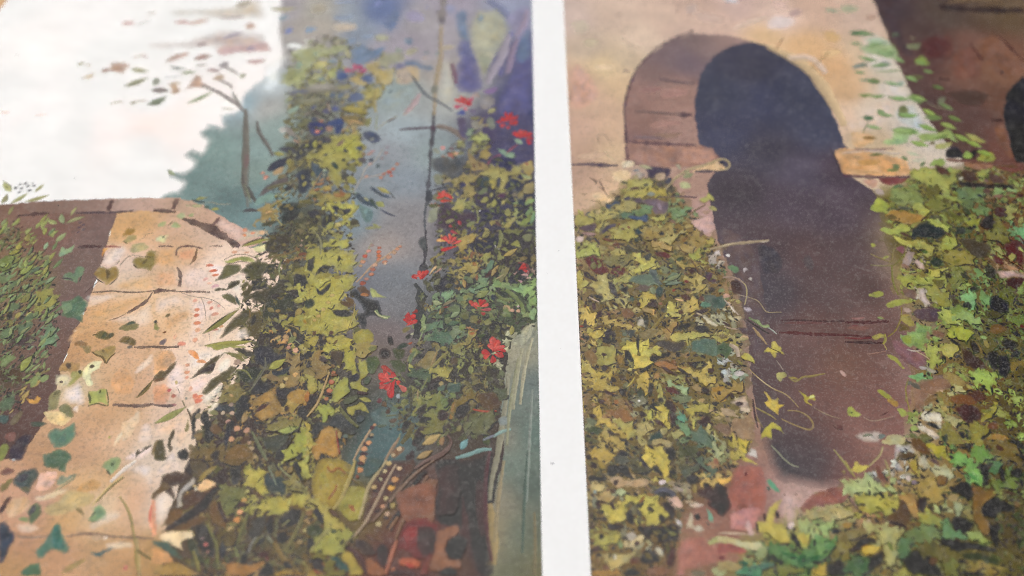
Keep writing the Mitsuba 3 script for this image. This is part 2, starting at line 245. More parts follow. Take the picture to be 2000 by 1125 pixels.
LEFT = """
w@sky -3921 3119 -1830 3119 -1423 307 -3493 307 -4063 1914 -3945 2469 -3919 2572|-3979 2572 ebebea -3037 2018 ebebea -2321 2234 ebebea -3092 918 ebebea -2473 918 ebebea -3452 1407 f3efee -3236 1407 f3f1f0 -3574 1561 ebebea -3340 1276 ebebea -2787 1267 f4ecea -2527 1295 f5e6e0 -2317 1313 f5e7e2 -2172 1299 f3eeec -3433 2071 f3f0ee -3210 2234 f3f1f0 -2990 1561 ebebea -2541 1513 ebebea -2526 1139 ebebea -3007 1230 ebebea
w@backdrop -1913 3119 -1773 2401 -1779 2234 -1701 2018 -1700 1836 -1782 1760 -1856 1695 -1924 1576 -1921 1431 -2056 1403 -2003 1290 -2141 1323 -2121 1276 -2171 1244 -2097 1153 -2100 1063 -2176 1094 -2234 1036 -2139 961 -2161 905 -2285 888 -2292 845 -2184 802 -2186 748 -2280 714 -2344 656 -2037 463 -1701 231 -1730 -133 -1783 -785 -1909 -1352 -1919 -1850 202 -1850 333 3119|-1734 2457 a09ba0 -1498 2457 a9a59b -1399 2289 a8a094 -1547 2234 aaa39c -1640 2071 9a9694 -1255 2401 8f98a2 -1025 2457 6c7ba3 -664 2345 a39ea0 -575 2125 a29ca2 -763 2071 a098a2 -911 2018 9a949c -1160 2234 8892a0 -473 2457 9a93a0 -520 1760 a69d96 -617 1513 9b9f9f -708 1230 94a0a6 -476 1610 a9a9a2 -769 1610 8f9e9c -1735 1465 a9a8a4 -1766 1660 b9c2c6 -1634 1276 8ea09c -1739 1049 869a98 -1983 1049 7e9490 -2044 832 768c8a -1836 624 6a8080 -1718 918 80928c -1636 624 70888a -1888 1513 93aab4 -800 1049 8f949a -715 832 8b959f -893 918 8a9298 -557 1049 8e9b9c -729 542 8d8b8e -654 423 8a8688 -776 307 9a8f8a -727 82 787d84 -680 -133 747579 -728 -305 75696a -777 -438 6a6058 -993 542 7a8a92 -878 9 6d7078 -1452 1513 6a6a58 -1391 1049 5a5540 -1309 423 4c4a38 -1298 -133 3c3832 -1132 -471 3a352f -1430 -471 403a30 -1554 -934 453a2e -1344 -1352 4a4030 -1588 -1483 5a4a35 -1022 -1352 6a5830 -834 -1078 4d6160 -707 -934 4f6668 -725 -1050 4a5f62 -958 -963 3c3830 -815 -1272 6a5a30 -966 -1134 5a4c34 -920 -785 3c3a32 -1070 -963 4a4030 -273 832 45434a -67 624 3b3a48 67 624 3a3c48 -327 423 464150 -157 9 3a3c3a 0 231 3c3638 -399 -203 3f4640 -149 -471 403c35 -439 -631 3c3a35 62 -133 4a5340 -283 -934 4a423a -164 -1217 3a3030 -383 -1217 5c4540 -476 -1483 6a4038 -573 -1609 60402e -260 -1609 584238 -157 -1559 3c3330 0 1049 443e58 -142 1276 4a435c 73 1513 3f4268 114 2018 5e5c84 -155 2234 8a8a86 0 2457 9095ab
w@sunlit_wall -2565 575 -2180 591 -1715 314 -1412 231 -1519 -471 -1724 -934 -1802 -1352 -1768 -1850 -2752 -1850 -3039 -1050 -2677 -1050 -2630 -928 -2599 -748 -2604 -529 -2601 -332 -2572 -161 -2557 71 -2563 276|-2389 423 cba070 -2510 384 c79c68 -2333 463 c8a070 -2273 345 cfa98a -2201 463 caa891 -1956 384 cdb09c -1765 231 e3c8b4 -2519 231 ddc3b6 -2357 156 d8c3b5 -2118 231 c9a27c -2022 231 cba37c -1847 156 e6d0c0 -2204 45 cfaa85 -2352 9 dcc3a6 -2472 -133 c9a07a -2101 9 dfc0a0 -1987 63 dcc4ba -1756 9 ead5c5 -2505 -237 c79b70 -2286 -133 d6ab82 -2163 -133 e0bd95 -1993 -203 dfbd98 -1908 -168 e8cfb8 -2214 -305 d9b79a -2040 -271 d8ae82 -2418 -339 c49a6c -2108 -372 c79d74 -2242 -438 c9a384 -2541 -438 bb9068 -1920 -405 e8cdb8 -1740 -405 e6cdb5 -2261 -599 c49e78 -2078 -631 c9a080 -1952 -535 e3c5b0 -1768 -567 e8d2c0 -2478 -662 c9b89a -2300 -785 c69c75 -2128 -785 c8a27c -1962 -754 d6bba6 -1809 -934 d9bfa6 -2476 -875 c49c7a -2322 -1021 c9a080 -2162 -992 d0ac8c -2008 -1050 d8c6b6 -1868 -1050 dccab9 -2501 -1078 b78f6c -2569 -1217 c2977c -2323 -1217 c7a276 -2146 -1162 c79f72 -2490 -1299 bf9684 -2158 -1326 d6c0a2 -2003 -1299 cfa382 -1840 -1299 d8c7b8 -2332 -1379 c79f6c -2506 -1508 bb8f72 -2306 -1559 bd9170 -2110 -1508 bf9a72 -1960 -1584 ba9068 -2544 -1634 b08a60 -1835 -1559 a88452
w@shaded_wall -3531 603 -3144 644 -2631 665 -2556 567 -2561 268 -2555 63 -2570 -168 -2599 -339 -2602 -535 -2597 -754 -2629 -934 -2672 -1064 -2991 -1106|-2815 542 7c6055 -2934 384 7a5a52 -2673 384 75605c -2649 542 76605c -2707 156 76625c -2626 -133 735e5a -2959 45 7a6a50 -2700 -405 6e564e -2839 -535 6e5a50 -2703 -785 604a46 -2770 -934 5a4642 -3047 542 82665c -3137 307 76604c -2972 -305 6a5848
w@coping -3206 628 -2948 660 -2633 673 -2182 681 -2020 624 -1738 443 -1542 345 -1663 291 -1767 334 -2176 575 -2563 567 -3115 550|-3002 615 846c62 -2671 624 826a62 -2573 632 b59a8e -2339 632 c0a192 -2239 636 b69884 -1979 502 c2a08a -1796 404 caa898 -2095 583 b99d85
w@drapery 190 -203 91 -271 0 -345 -35 -535 -63 -785 -42 -1021 -87 -1245 -127 -1508 -114 -1850 202 -1850 215 -203|30 -438 9f9881 91 -339 84897b 0 -535 908d78 88 -599 5f6f71 29 -785 6b766f 99 -934 596e68 0 -1078 68786f -42 -963 898476 82 -1217 54635c -80 -1457 978667 -68 -1299 8d8674 0 -1457 5c6c63 106 -1508 5d6556 52 -1634 5f6352 117 -1646 766e4b
m -1674 2045 -1389 2206 -907 1966 -916 1610 -1070 1323 -991 1049 -1060 875 -1026 706 -1018 463 -1007 345 -972 9 -935 -203 -837 -438 -991 -662 -876 -934 -1018 -1162 -941 -1352 -791 -1508 -930 -1671 -965 -1803 -1651 -1803 -1651 -1559 -1721 -1352 -1723 -1078 -1740 -785 -1597 -535 -1608 -305 -1662 9 -1605 231 -1590 542 -1588 748 -1511 918 -1597 1513
m -454 1094 -249 1276 137 875 146 -271 -15 -322 -58 -785 -113 -934 -282 -963 -565 -934 -740 -875 -705 -599 -596 -471 -572 -133 -485 307 -511 832
m -3562 502 -3076 423 -2855 119 -2719 -133 -2705 -339 -2676 -535 -2760 -785 -3084 -845
p@stone_block d8ab78 0 -2569 -140 -2477 -112 -2391 -84 -2255 -55 -2216 -63 -2231 -105 -2315 -168 -2411 -223 -2476 -278 -2536 -237
p@stone_block cba074 0 -2624 -379 -2606 -271 -2552 -244 -2502 -251 -2476 -278 -2534 -312 -2581 -359
p@stone_block d9b084 0 -2439 31 -2337 74 -2214 89 -2189 -20 -2350 -23 -2422 -13
p@stone_block e6d0c8 0 -2600 -48 -2496 -41 -2370 -45 -2477 -112 -2562 -140
p@stone_block e6d2c2 0 -2469 -237 -2338 -175 -2260 -140 -2174 -84 -2139 -237 -2190 -278 -2353 -237
p@stone_block ecdcd8 0 -2527 299 -2432 307 -2423 246 -2458 178 -2516 156 -2571 170
p@stone_block cd9350 0 -2583 291 -2538 291 -2570 215
p 7c8a50 0 -3209 231 -3173 238 -3113 231 -3106 170 -3134 119 -3172 119
l 9dba92 31 -2947 276 -2939 337
l a5aa78 40 -2895 330 -2840 411
l b0b060 33 -2949 392 -2917 415
p 8fae84 0 -2842 215 -2846 307 -2805 276 -2760 322 -2768 261 -2795 242
p 6f8a6a 0 -2770 67 -2775 104 -2735 119 -2709 96 -2711 148 -2683 163 -2650 133 -2650 89 -2669 67 -2666 31 -2710 53 -2747 53
d 4a5a4a 9 -2661 38 -2657 89
d 4a4a48 13 -2777 67 -2697 53
s 5c4a46 6 -2604 -34 -2572 9 -2533 53
p@heart_leaf a58546 0 -2583 96 -2572 152 -2548 156 -2509 130 -2490 156 -2458 156 -2433 119 -2425 74 -2485 13 -2535 60
d 6d5a34 25 -2516 133 -2491 60
d 4e4230 9 -2566 71 -2502 31
d 4e4230 8 -2473 16 -2431 74
s 594a38 5 -2442 156 -2411 223 -2370 238
p@heart_leaf 9a8748 0 -2370 185 -2355 231 -2294 215 -2298 261 -2263 276 -2224 246 -2199 193 -2229 156 -2233 119 -2289 141 -2333 137
d 56492e 9 -2360 170 -2327 141
d 6e6038 22 -2303 170 -2280 208
s 6a5a44 5 -2369 234 -2296 223 -2245 223
p@heart_leaf a99a68 0 -2471 345 -2445 384 -2394 392 -2375 365 -2436 322
p a07e46 0 -2488 376 -2465 439 -2406 439 -2405 407 -2449 376
d 5a4c34 8 -2468 345 -2428 318
p@heart_leaf b5aa80 0 -2407 284 -2398 326 -2334 330 -2282 299 -2319 265 -2400 253
s 6a5a50 4 -2348 361 -2329 392 -2287 407
s 6b5a50 5 -2461 167 -2451 200
k 54403f 17 -2739 295 -2677 303 -2585 299
k 9a5a50 14 -2566 299 -2522 303 -2468 295
k 6a544c 10 -2567 -31 -2500 -27 -2433 -20 -2400 -27 -2342 -31 -2261 -31 -2189 -20
k 5a4644 16 -2193 -31 -2210 -91 -2266 -140 -2313 -175
k 8a6a52 6 -2318 -178 -2366 -210 -2411 -223
p 5c8068 0 -2735 -98 -2671 -84 -2642 -55 -2618 -52 -2574 -98 -2556 -119 -2573 -168 -2560 -237 -2587 -230 -2623 -210 -2709 -189 -2690 -147
p 7a9470 0 -2725 -112 -2667 -98 -2639 -154 -2690 -189
p 739872 0 -2815 -325 -2760 -305 -2762 -258 -2748 -244 -2691 -312 -2684 -379 -2750 -379
l 90a780 32 -2865 23 -2809 82
p a09a50 0 -2888 -126 -2885 -55 -2875 -27 -2818 -5 -2783 -63 -2748 -55 -2750 -91 -2791 -140 -2846 -161
d 4d4a30 31 -2868 -119 -2844 -109
d 50493a 31 -2820 -63 -2802 -70
l b0a75c 31 -2911 -210 -2883 -161
l a8a04c 39 -3160 238 -3085 276
l b0a850 45 -3112 268 -3110 322
l 97a150 51 -3049 89 -2972 170
l a7b45a 32 -3167 141 -3128 178
l 9fb060 38 -3146 156 -3189 170
l 8f9050 32 -3106 170 -3066 223
l 908a58 38 -3043 193 -2987 261
l 989468 32 -2943 200 -2875 231
l 6f8068 38 -2990 104 -2919 163
d 6d8058 38 -3071 2 -3027 60
d 7c9868 44 -3136 45 -3087 89
d 5a5848 15 -2973 89 -2931 119
d 6a6a4c 15 -3051 16 -2968 74
s 54503c 10 -2972 253 -2988 200 -3013 178
s 54503c 9 -2930 284 -2955 238
d 7a8a5c 50 -3160 82 -3106 31
s 4a4a38 11 -3116 -52 -3069 -45 -3000 -27 -2916 -34
l 8c8a4c 56 -2973 -112 -2931 -27
s 3c3c34 14 -2897 -55 -2917 -112 -2920 -161 -2940 -216
d 708460 62 -3048 -147 -2968 -126
d 3e4038 37 -2999 -223 -3013 -161
d a0904a 31 -2973 -210 -2955 -168
d 45443a 37 -3060 -223 -3044 -196
d 7a8850 37 -3101 -98 -3073 -70
d 6a8060 73 -2924 -305 -2854 -237
d 6f8660 67 -3022 -339 -2969 -278
d 4b3d40 78 -2955 -359 -2804 -359
d 66785a 49 -2915 -216 -2850 -189
d 4a5040 16 -2959 -292 -2951 -258
d 4a5040 16 -2898 -271 -2897 -237
p 8a7f50 0 -2342 -278 -2314 -244 -2268 -234 -2220 -244 -2219 -285 -2289 -295
d 55604e 24 -2294 -251 -2243 -237
p 7c6e42 0 -2464 -325 -2453 -298 -2425 -288 -2400 -312 -2366 -305 -2349 -325 -2378 -352 -2412 -359
d 5a5a40 30 -2416 -345 -2410 -298
d 605a42 30 -2387 -339 -2358 -312
d 6a5a40 11 -2483 -322 -2454 -315
p 81693f 0 -2308 -365 -2304 -332 -2270 -325 -2238 -332 -2207 -359 -2207 -385 -2261 -385
d 5c5238 18 -2269 -379 -2254 -339
p 8a6a48 0 -2577 -372 -2546 -355 -2493 -372 -2494 -392 -2572 -392
k 5a4543 20 -3195 536 -3123 543 -3068 554 -2994 554
k 53454c 15 -2822 557 -2743 561 -2657 563 -2594 564 -2514 568 -2458 575
k 5e4646 23 -2613 660 -2620 621 -2620 575
d 334 16 -3271 785 -3247 797
d 334 18 -3236 786 -3212 805
d 334 14 -3189 795 -3173 807
d 334 18 -3213 768 -3189 780
d 334 18 -3176 772 -3150 783
d 334 20 -3293 754 -3264 764
d 334 18 -3250 750 -3225 764
d 334 21 -3197 735 -3165 746
d 445 15 -3258 717 -3229 728
s 556 2 -3251 696 -3246 725
s 556 2 -3217 725 -3206 757
p c0bf86 0 -3382 819 -3314 783 -3296 717 -3365 757
d 8a8a50 12 -3354 779 -3321 750
s 5a5a40 5 -3383 823 -3351 797 -3313 779 -3297 725
l b9b87c 28 -3149 725 -3101 797
l b8b480 36 -3274 631 -3179 725
l b9b67e 35 -3186 646 -3033 706
l a7a67a 41 -3328 628 -3321 714
l a5a066 26 -3255 536 -3242 621
l 98a070 26 -3274 447 -3251 523
l a2a45a 28 -3260 386 -3248 454
l b0ae70 20 -2850 533 -2825 610
l a9a878 31 -2870 474 -2751 530
l 9ea478 40 -2876 474 -2920 557
l b0b274 34 -2919 474 -2998 512
d 5a4c54 17 -2784 440 -2758 450
d 5a4c54 17 -2761 460 -2742 474
d 5a4c54 16 -2750 423 -2728 433
d 5a4c54 14 -2777 406 -2759 413
d 5a4c54 13 -2787 481 -2763 488
d 5f4743 14 -3214 488 -3192 502
d 5f4743 14 -3178 464 -3152 474
d 5f4743 14 -3185 433 -3161 447
d 5f4743 14 -3144 440 -3129 454
d 5f4743 11 -3184 502 -3164 512
d 6b5a48 11 -3222 460 -3201 467
d 6f5c48 17 -3203 419 -3177 426
d 6b6048 23 -3241 345 -3190 379
d 6a6444 22 -3218 292 -3184 325
l a8b065 35 -2915 365 -2936 447
l a09050 45 -3065 338 -3083 399
p@stone_block cfa179 0 -2228 291 -2126 295 -2104 238 -2081 178 -1984 200 -2003 170 -2081 148 -2196 148 -2233 170 -2255 268
p@stone_block cfa078 0 -2105 276 -2003 295 -1982 238 -1990 200 -2091 193
p@stone_block e8d2cc 0 -2037 119 -1962 156 -1894 133 -1854 60 -1840 -13 -2002 -16
p@stone_block d8b08a 0 -2221 119 -2097 133 -2060 82 -2043 2 -2190 -13
p@stone_block e9d6c4 0 -2168 -55 -2059 -41 -1972 -70 -1942 -126 -2038 -140 -2111 -196 -2155 -168
p@stone_block d6ab7c 0 -2084 -210 -2013 -168 -1939 -140 -1920 -203 -1988 -258 -2052 -298
p@stone_block f0e2d6 0 -1888 170 -1824 170 -1756 148 -1808 82 -1829 60 -1862 104
p@stone_block efe3d0 0 -1742 2 -1675 119 -1651 16 -1644 -98 -1683 -48
p@stone_block efdcd0 0 -1975 -55 -1804 -70 -1729 -140 -1769 -189 -1811 -223 -1867 -372 -1909 -372 -1933 -168
p@stone_block ecd8c6 0 -1783 -305 -1693 -203 -1630 -140 -1704 -278 -1726 -352 -1769 -379
p@stone_block ecd9cc 0 -1638 -305 -1586 -251 -1536 -332 -1604 -359 -1662 -372
k 54404a 33 -1967 439 -1894 400 -1822 368 -1770 330 -1719 299
k 6a5250 9 -2230 301 -2186 305 -2139 299
k 6a504a 10 -2105 231 -2112 276 -2094 299 -2031 307 -1949 284
k 7a5a44 14 -1984 284 -1983 246 -1984 200 -2003 170
k 6a5250 8 -1907 303 -1869 307 -1830 301
p cdd0a2 0 -2270 361 -2238 392 -2221 376 -2187 400 -2172 388 -2190 353 -2194 314 -2224 330 -2264 337
d 667058 16 -2222 365 -2209 380
d c9785c 22 -1905 159 -1854 159
d c5674c 22 -1878 119 -1822 126
d ca7a5a 20 -1856 89 -1810 96
d e3b5a8 25 -1903 53 -1868 67
d e2b4a0 19 -1873 31 -1843 38
d d9b0b4 25 -1843 2 -1789 16
d d9a48c 25 -1936 -94 -1906 -87
d c98068 27 -1915 -151 -1876 -147
d c56f54 26 -1910 -192 -1874 -185
d c97c5c 27 -1900 -240 -1854 -240
d d19a86 22 -1848 -102 -1812 -94
d cb8572 25 -1824 -144 -1797 -140
d dba696 25 -1781 -126 -1760 -123
d dba088 27 -1806 -189 -1759 -175
d dfa888 36 -1883 -292 -1848 -285
d e0b090 36 -2002 -332 -1978 -332
d dba084 36 -1882 -359 -1854 -345
d da9078 30 -1968 -379 -1914 -379
d b88070 16 -1787 -288 -1739 -285
d d09a70 18 -1741 -271 -1713 -261
d d5a184 23 -1764 261 -1725 261
d d4a48a 15 -1686 257 -1648 261
k 635050 17 -2081 148 -2054 111 -2040 60 -2039 9
k 5a4648 21 -2186 -31 -2152 -16 -2114 -20
k 6a5650 13 -2114 -20 -2051 -20
k 6a5650 11 -2050 -27 -1981 -27 -1906 -27 -1840 -31
s 6a6058 4 -2017 -34 -1942 -63 -1854 -70 -1786 -98 -1728 -147
s 7c6c60 4 -1893 -63 -1855 -126 -1827 -223
s 8c8080 3 -1797 -298 -1780 -359
d 6a5c40 25 -2073 -203 -2055 -175
d 3f4038 24 -2139 -237 -2116 -230
p 8f8a50 0 -2129 -278 -2137 -244 -2113 -244 -2090 -278 -2101 -295
d 7a5638 15 -2069 -305 -2047 -295
d 6a6060 36 -2069 -385 -2041 -345
l a09a45 42 -1815 -392 -1508 -359
p 6d6a48 0 -1787 178 -1690 170 -1670 126 -1754 67 -1838 42 -1798 96
p a8a55a 0 -1816 193 -1781 193 -1732 223 -1668 227 -1594 204 -1622 182 -1696 200 -1761 174
s 4c4638 6 -1798 200 -1747 238 -1684 244 -1616 223 -1573 193
s 4c4638 6 -1787 178 -1736 174 -1694 193 -1627 174
p d6cf9c 0 -1640 291 -1578 307 -1522 322 -1546 268 -1583 253 -1624 268
l a09a4a 32 -1712 295 -1522 361
d 504838 14 -1708 307 -1569 368
p 47442f 0 -1564 299 -1537 376 -1435 392 -1392 314 -1460 253 -1521 231
p 585438 0 -1669 119 -1660 178 -1592 193 -1538 178 -1532 96 -1556 53 -1621 60
p 504c34 0 -1740 23 -1727 53 -1670 53 -1671 23 -1727 -13 -1812 -27 -1829 -5 -1786 2 -1742 -2
p 6a6448 0 -1777 -48 -1723 -34 -1682 -55 -1657 -126 -1726 -91
d 4c5450 19 -1682 -55 -1645 -126
p 3a3834 0 -1612 45 -1512 53 -1498 2 -1587 -27
p 605838 0 -1637 -98 -1637 -27 -1616 31 -1592 2 -1586 -70 -1610 -112
d a09050 16 -1653 31 -1646 60
p 464432 0 -1587 -27 -1473 2 -1419 60 -1375 -27 -1439 -98 -1573 -112
p 404030 0 -1511 -112 -1445 -55 -1342 -41 -1293 -168 -1414 -182 -1479 -237
s b8b488 6 -1652 -84 -1636 -140 -1666 -147
l 8d8440 45 -1835 -319 -1636 -140
d 4a4834 13 -1831 -312 -1687 -168
p 5a5238 0 -1726 -352 -1704 -278 -1667 -210 -1626 -161 -1567 -147 -1558 -203 -1588 -244 -1632 -271 -1684 -319
p 5c5234 0 -1579 -258 -1570 -168 -1511 -154 -1488 -237 -1484 -319 -1502 -359 -1546 -312
d 3a3834 31 -1549 -258 -1543 -182
s 8a7048 7 -1567 -147 -1530 -147 -1502 -189
s 8a6a40 6 -1578 -154 -1567 -203
s 8a7448 15 -1548 200 -1476 231 -1395 246 -1354 276
d 3f3e34 58 -1540 268 -1474 345
d 3f3e34 64 -1520 104 -1480 170
d 7c7c50 13 -1449 133 -1434 208
d 96966a 10 -1433 89 -1438 170
d 6a6844 25 -1489 104 -1463 60
d 3a2c34 37 -1463 -63 -1414 -55
b a08050 15 -1408 -161
d 8f8a58 24 -1425 -271 -1394 -312
d c9985a 18 -1401 -345 -1362 -325
d c98f50 20 -1364 -375 -1322 -352
d c98f70 14 -1317 -385 -1295 -372
s a8aa80 7 -1318 -292 -1292 -345 -1239 -385
d 7a4038 26 -1342 238 -1292 246
b a08878 10 -1332 307
b a08878 9 -1331 345
d 5a5434 57 -1349 104 -1343 193
p 33333a 0 -1344 111 -1263 74 -1254 2 -1293 16 -1330 53
p 8c8440 0 -1355 141 -1303 133 -1267 104 -1257 74 -1304 96 -1337 104
l 6f6a40 38 -1383 119 -1335 2
p b3ab4c 0 -1325 16 -1306 16 -1288 -20 -1236 -34 -1244 -73 -1282 -66 -1314 -34
p a89a42 0 -1380 -244 -1332 -196 -1279 -182 -1227 -203 -1201 -305 -1251 -298 -1292 -264 -1349 -251
p a08038 0 -1255 -223 -1226 -210 -1220 -251 -1245 -251
d 3c3c30 24 -1354 -258 -1239 -339
p aca24a 0 -1297 238 -1247 295 -1197 261 -1161 276 -1133 261 -1109 276 -1092 238 -1032 276 -997 253 -979 170 -1001 104 -1060 126 -1121 156 -1204 104 -1241 96 -1282 119
p aaa24c 0 -1178 314 -1137 353 -1093 361 -1051 337 -1008 299 -1045 284 -1105 299 -1162 291
d 5c5a3c 19 -1145 307 -1110 345
p 3a3a38 0 -1279 193 -1233 238 -1226 178 -1242 104 -1269 119
p 3c3c3a 0 -1190 253 -1189 299 -1154 276 -1152 253
p 343534 0 -1219 96 -1202 141 -1161 170 -1121 156 -1143 126 -1196 96
p 484838 0 -1090 163 -1093 246 -1071 223 -1074 193
s 9a986a 12 -1270 423 -1224 368 -1203 307 -1201 238
p aea044 0 -1266 2 -1262 67 -1239 82 -1214 82 -1172 104 -1139 96 -1100 82 -1056 89 -987 96 -970 45 -989 -13 -1009 -55 -1037 -91 -1034 -112 -988 -140 -961 -161 -950 -210 -912 -223 -902 -258 -955 -278 -1031 -305 -1121 -312 -1211 -325 -1244 -168
p b5a84a 0 -1209 -55 -1125 -27 -1014 -13 -1037 -84 -1111 -140 -1196 -154
p c0a850 0 -1071 -223 -981 -210 -947 -237 -973 -278 -1053 -278
p b8ae50 0 -1197 2 -1190 45 -1141 60 -1109 53 -1150 23 -1176 -20
p 33373c 0 -1203 2 -1191 2 -1169 -27 -1131 23 -1114 38 -1119 -20 -1153 -55 -1185 -48
d 94843e 38 -1169 82 -1114 96
d 968244 32 -1098 67 -1056 82
p 3c4038 0 -1255 -84 -1206 -77 -1183 -112 -1210 -140 -1246 -147
p 323634 0 -1090 -161 -1055 -147 -987 -147 -953 -182 -963 -203 -1056 -196
p 323538 0 -987 -27 -953 2 -896 -63 -814 -84 -776 -168 -772 -216 -829 -189 -871 -203 -864 -278 -888 -285 -918 -223 -941 -182 -880 -168 -916 -119
d 5f4c34 37 -1036 -98 -946 -126
d 6a5038 31 -1008 -70 -954 -112
p 5a4538 0 -953 2 -904 16 -870 -13 -859 -63 -896 -63
d 9a6a48 25 -923 -48 -872 -55
p b5b268 0 -872 5 -839 -5 -817 -41 -747 -70 -809 -63 -852 -70
p 8e9a68 0 -832 -161 -808 -154 -786 -189 -737 -192 -726 -210 -766 -216 -804 -196
s c4c498 9 -826 -161 -798 -196 -742 -210
s b09a58 7 -948 -112 -948 -168 -960 -230 -977 -298
b c4a860 16 -1093 -55
b c4a860 15 -1112 -105
b c8ae68 16 -1135 -151
b c0a058 15 -1160 -196
b c0a058 13 -1178 -223
p a39440 0 -888 -278 -845 -285 -818 -319 -814 -365 -842 -389 -914 -389 -950 -332
d 6a6444 30 -946 -305 -894 -278
p b0a048 0 -1088 -389 -1077 -332 -1030 -319 -967 -339 -950 -389
p 3a2a2a 0 -1143 -379 -1144 -325 -1122 -305 -1096 -325 -1102 -372
d 6a4a30 24 -1174 -325 -1166 -292
d 5c4030 30 -1075 -319 -1066 -292
p a89840 0 -1209 -339 -1155 -332 -1142 -389 -1202 -389
d 7a5a30 18 -1046 -385 -1026 -352
d 6a5a34 18 -963 -379 -935 -359
s b0a878 9 -991 126 -946 185 -913 246 -888 330
b c08a7a 17 -902 265
b b05a48 17 -921 227
b b88a70 17 -930 185
b b09070 13 -943 156
b a08880 13 -883 307
b a09890 10 -889 341
b c06a4c 17 -837 261
b c4704c 17 -834 231
b cc8060 15 -832 204
b a86a58 13 -836 291
s b5977a 13 -956 38 -912 96 -867 163 -819 200 -759 253 -705 307
b c09a80 18 -854 163
b a86a5a 18 -864 130
b b07a60 16 -870 96
b b08070 15 -896 63
b b08068 18 -795 185
b d0b090 11 -791 174
b b89078 18 -769 219
b b09078 17 -740 253
b c08a70 14 -722 280
b c08a70 10 -704 299
b a05a48 19 -915 31
k 38343c 17 -550 423 -551 330 -542 231 -549 170
k 34343a 38 -549 170 -551 104
k 3a3c3a 50 -597 31 -570 2 -548 -63 -555 -154 -556 -237 -568 -345
d 4c4e50 52 -567 376 -548 268
f b83e38 32 -580 63 -617 93
f c4443a 28 -561 53 -570 107
f c0443c 30 -549 67 -521 126
f b03a38 25 -555 53 -538 96
f dcb88a 16 -512 82 -465 159
f b89080 14 -487 96 -436 141
f c4403c 37 -637 -220 -577 -189
f b83c38 31 -647 -203 -614 -189
f c8463f 31 -634 -264 -563 -223
f b83c3a 24 -642 -237 -600 -216
f 9c4438 25 -603 -175 -567 -154
f c83c38 28 -336 307 -451 268
f b03a3a 26 -337 337 -391 376
f e0b070 29 -376 334 -481 345
f d8a070 20 -383 345 -398 400
f b05058 26 -339 392 -393 423
f d09a68 17 -448 345 -450 388
l 78765a 44 -483 16 -429 74
d 3a3838 38 -477 9 -437 -27
p 36343a 0 -458 2 -442 74 -380 104 -346 45 -376 -13 -418 -41
p 7fa57f 0 -431 -27 -393 -41 -360 -20 -355 -55 -403 -98 -417 -70
l a5ab7c 37 -487 -91 -415 -112
d 7a7058 21 -420 -126 -342 -84
s a04c38 6 -420 -137 -383 -133
l b09458 22 -436 -189 -426 -133
p 6f7a58 0 -382 -154 -359 -119 -309 -126 -308 -168 -350 -182
p 9aa86c 0 -542 -264 -536 -168 -509 -203 -512 -264
p 6a8868 0 -524 -258 -459 -230 -403 -237 -414 -264 -486 -292
l 58745e 37 -390 -258 -306 -237
p 5a7a62 0 -513 -359 -467 -305 -407 -298 -327 -312 -338 -359 -421 -379
s 9aa878 8 -548 -365 -538 -332 -523 -278
p 7b8e72 0 -376 -305 -305 -258 -303 -305 -350 -345
l 8a9a70 37 -368 -210 -308 -161
p 3c3430 0 -739 -319 -707 -339 -685 -389 -727 -389
d 6f6a48 36 -649 -305 -603 -271
d 3c3a34 30 -628 -345 -594 -312
d a8a888 16 -600 -319 -582 -305
d 905038 18 -614 -379 -585 -365
d 5a6a4a 25 -405 -203 -369 -182
d 5e5c40 18 -491 -189 -443 -168
s 7a7c78 29 -1867 1393 -1822 1207 -1776 940 -1754 769 -1719 603
s 6a6460 29 -1779 1337 -1757 1244 -1693 1153 -1637 1063 -1621 1027
s 5c5a54 23 -1747 769 -1709 702 -1664 636
p 6f8f8c 0 -1685 636 -1659 685 -1604 718 -1549 710 -1549 669 -1618 636 -1667 611
p 5d5655 0 -1673 685 -1632 769 -1566 828 -1502 853 -1477 819 -1525 777 -1593 735 -1647 693
d 6e6a50 34 -1623 752 -1481 802
d 86807c 42 -1581 1299 -1464 1171
d b0907c 28 -1499 1171 -1460 1143
d b5b0aa 50 -1607 1281 -1570 1225
d 6e7058 42 -1557 1134 -1477 1116
d 484a50 56 -1592 1090 -1460 1045
d 56605c 21 -1525 1207 -1461 1153
p 3c3f4c 0 -1634 957 -1579 1001 -1526 1018 -1494 992 -1540 922 -1603 888 -1645 896
l a5a060 42 -1622 1054 -1535 1036
d a58d6c 48 -1600 871 -1523 905
d b59878 27 -1577 896 -1527 931
b c09080 16 -1667 883
b c08878 18 -1639 853
b c89a88 12 -1643 836
p 78785a 0 -1504 1309 -1458 1337 -1403 1355 -1358 1337 -1409 1290 -1463 1271
p 444868 0 -1427 1318 -1372 1337 -1312 1318 -1277 1262 -1313 1207 -1367 1189 -1396 1244
d 4a5064 43 -1403 1355 -1359 1346
b d08a7a 20 -1345 1239
b a87868 14 -1329 1337
p 3f4a70 0 -1311 1309 -1252 1346 -1176 1374 -1138 1355 -1167 1290 -1181 1225 -1222 1216 -1238 1290 -1280 1281
d 937468 57 -1282 1244 -1244 1281
p 8a7a50 0 -1220 1384 -1120 1393 -1018 1374 -997 1299 -1095 1281 -1156 1318
d a58a60 24 -1158 1337 -1033 1309
d b08868 9 -1163 1253 -1087 1346
d 5a5a50 29 -1072 1337 -1045 1355
d 8e8a58 43 -1009 1281 -989 1374
p 4d5268 0 -1041 1235 -978 1253 -912 1216 -893 1162 -940 1134 -997 1153
d 80807c 31 -978 1171 -944 1180
s b0a890 10 -943 1253 -885 1327 -804 1393
s a8a468 9 -944 1262 -945 1355 -944 1393
d 6c6668 21 -878 1327 -803 1374
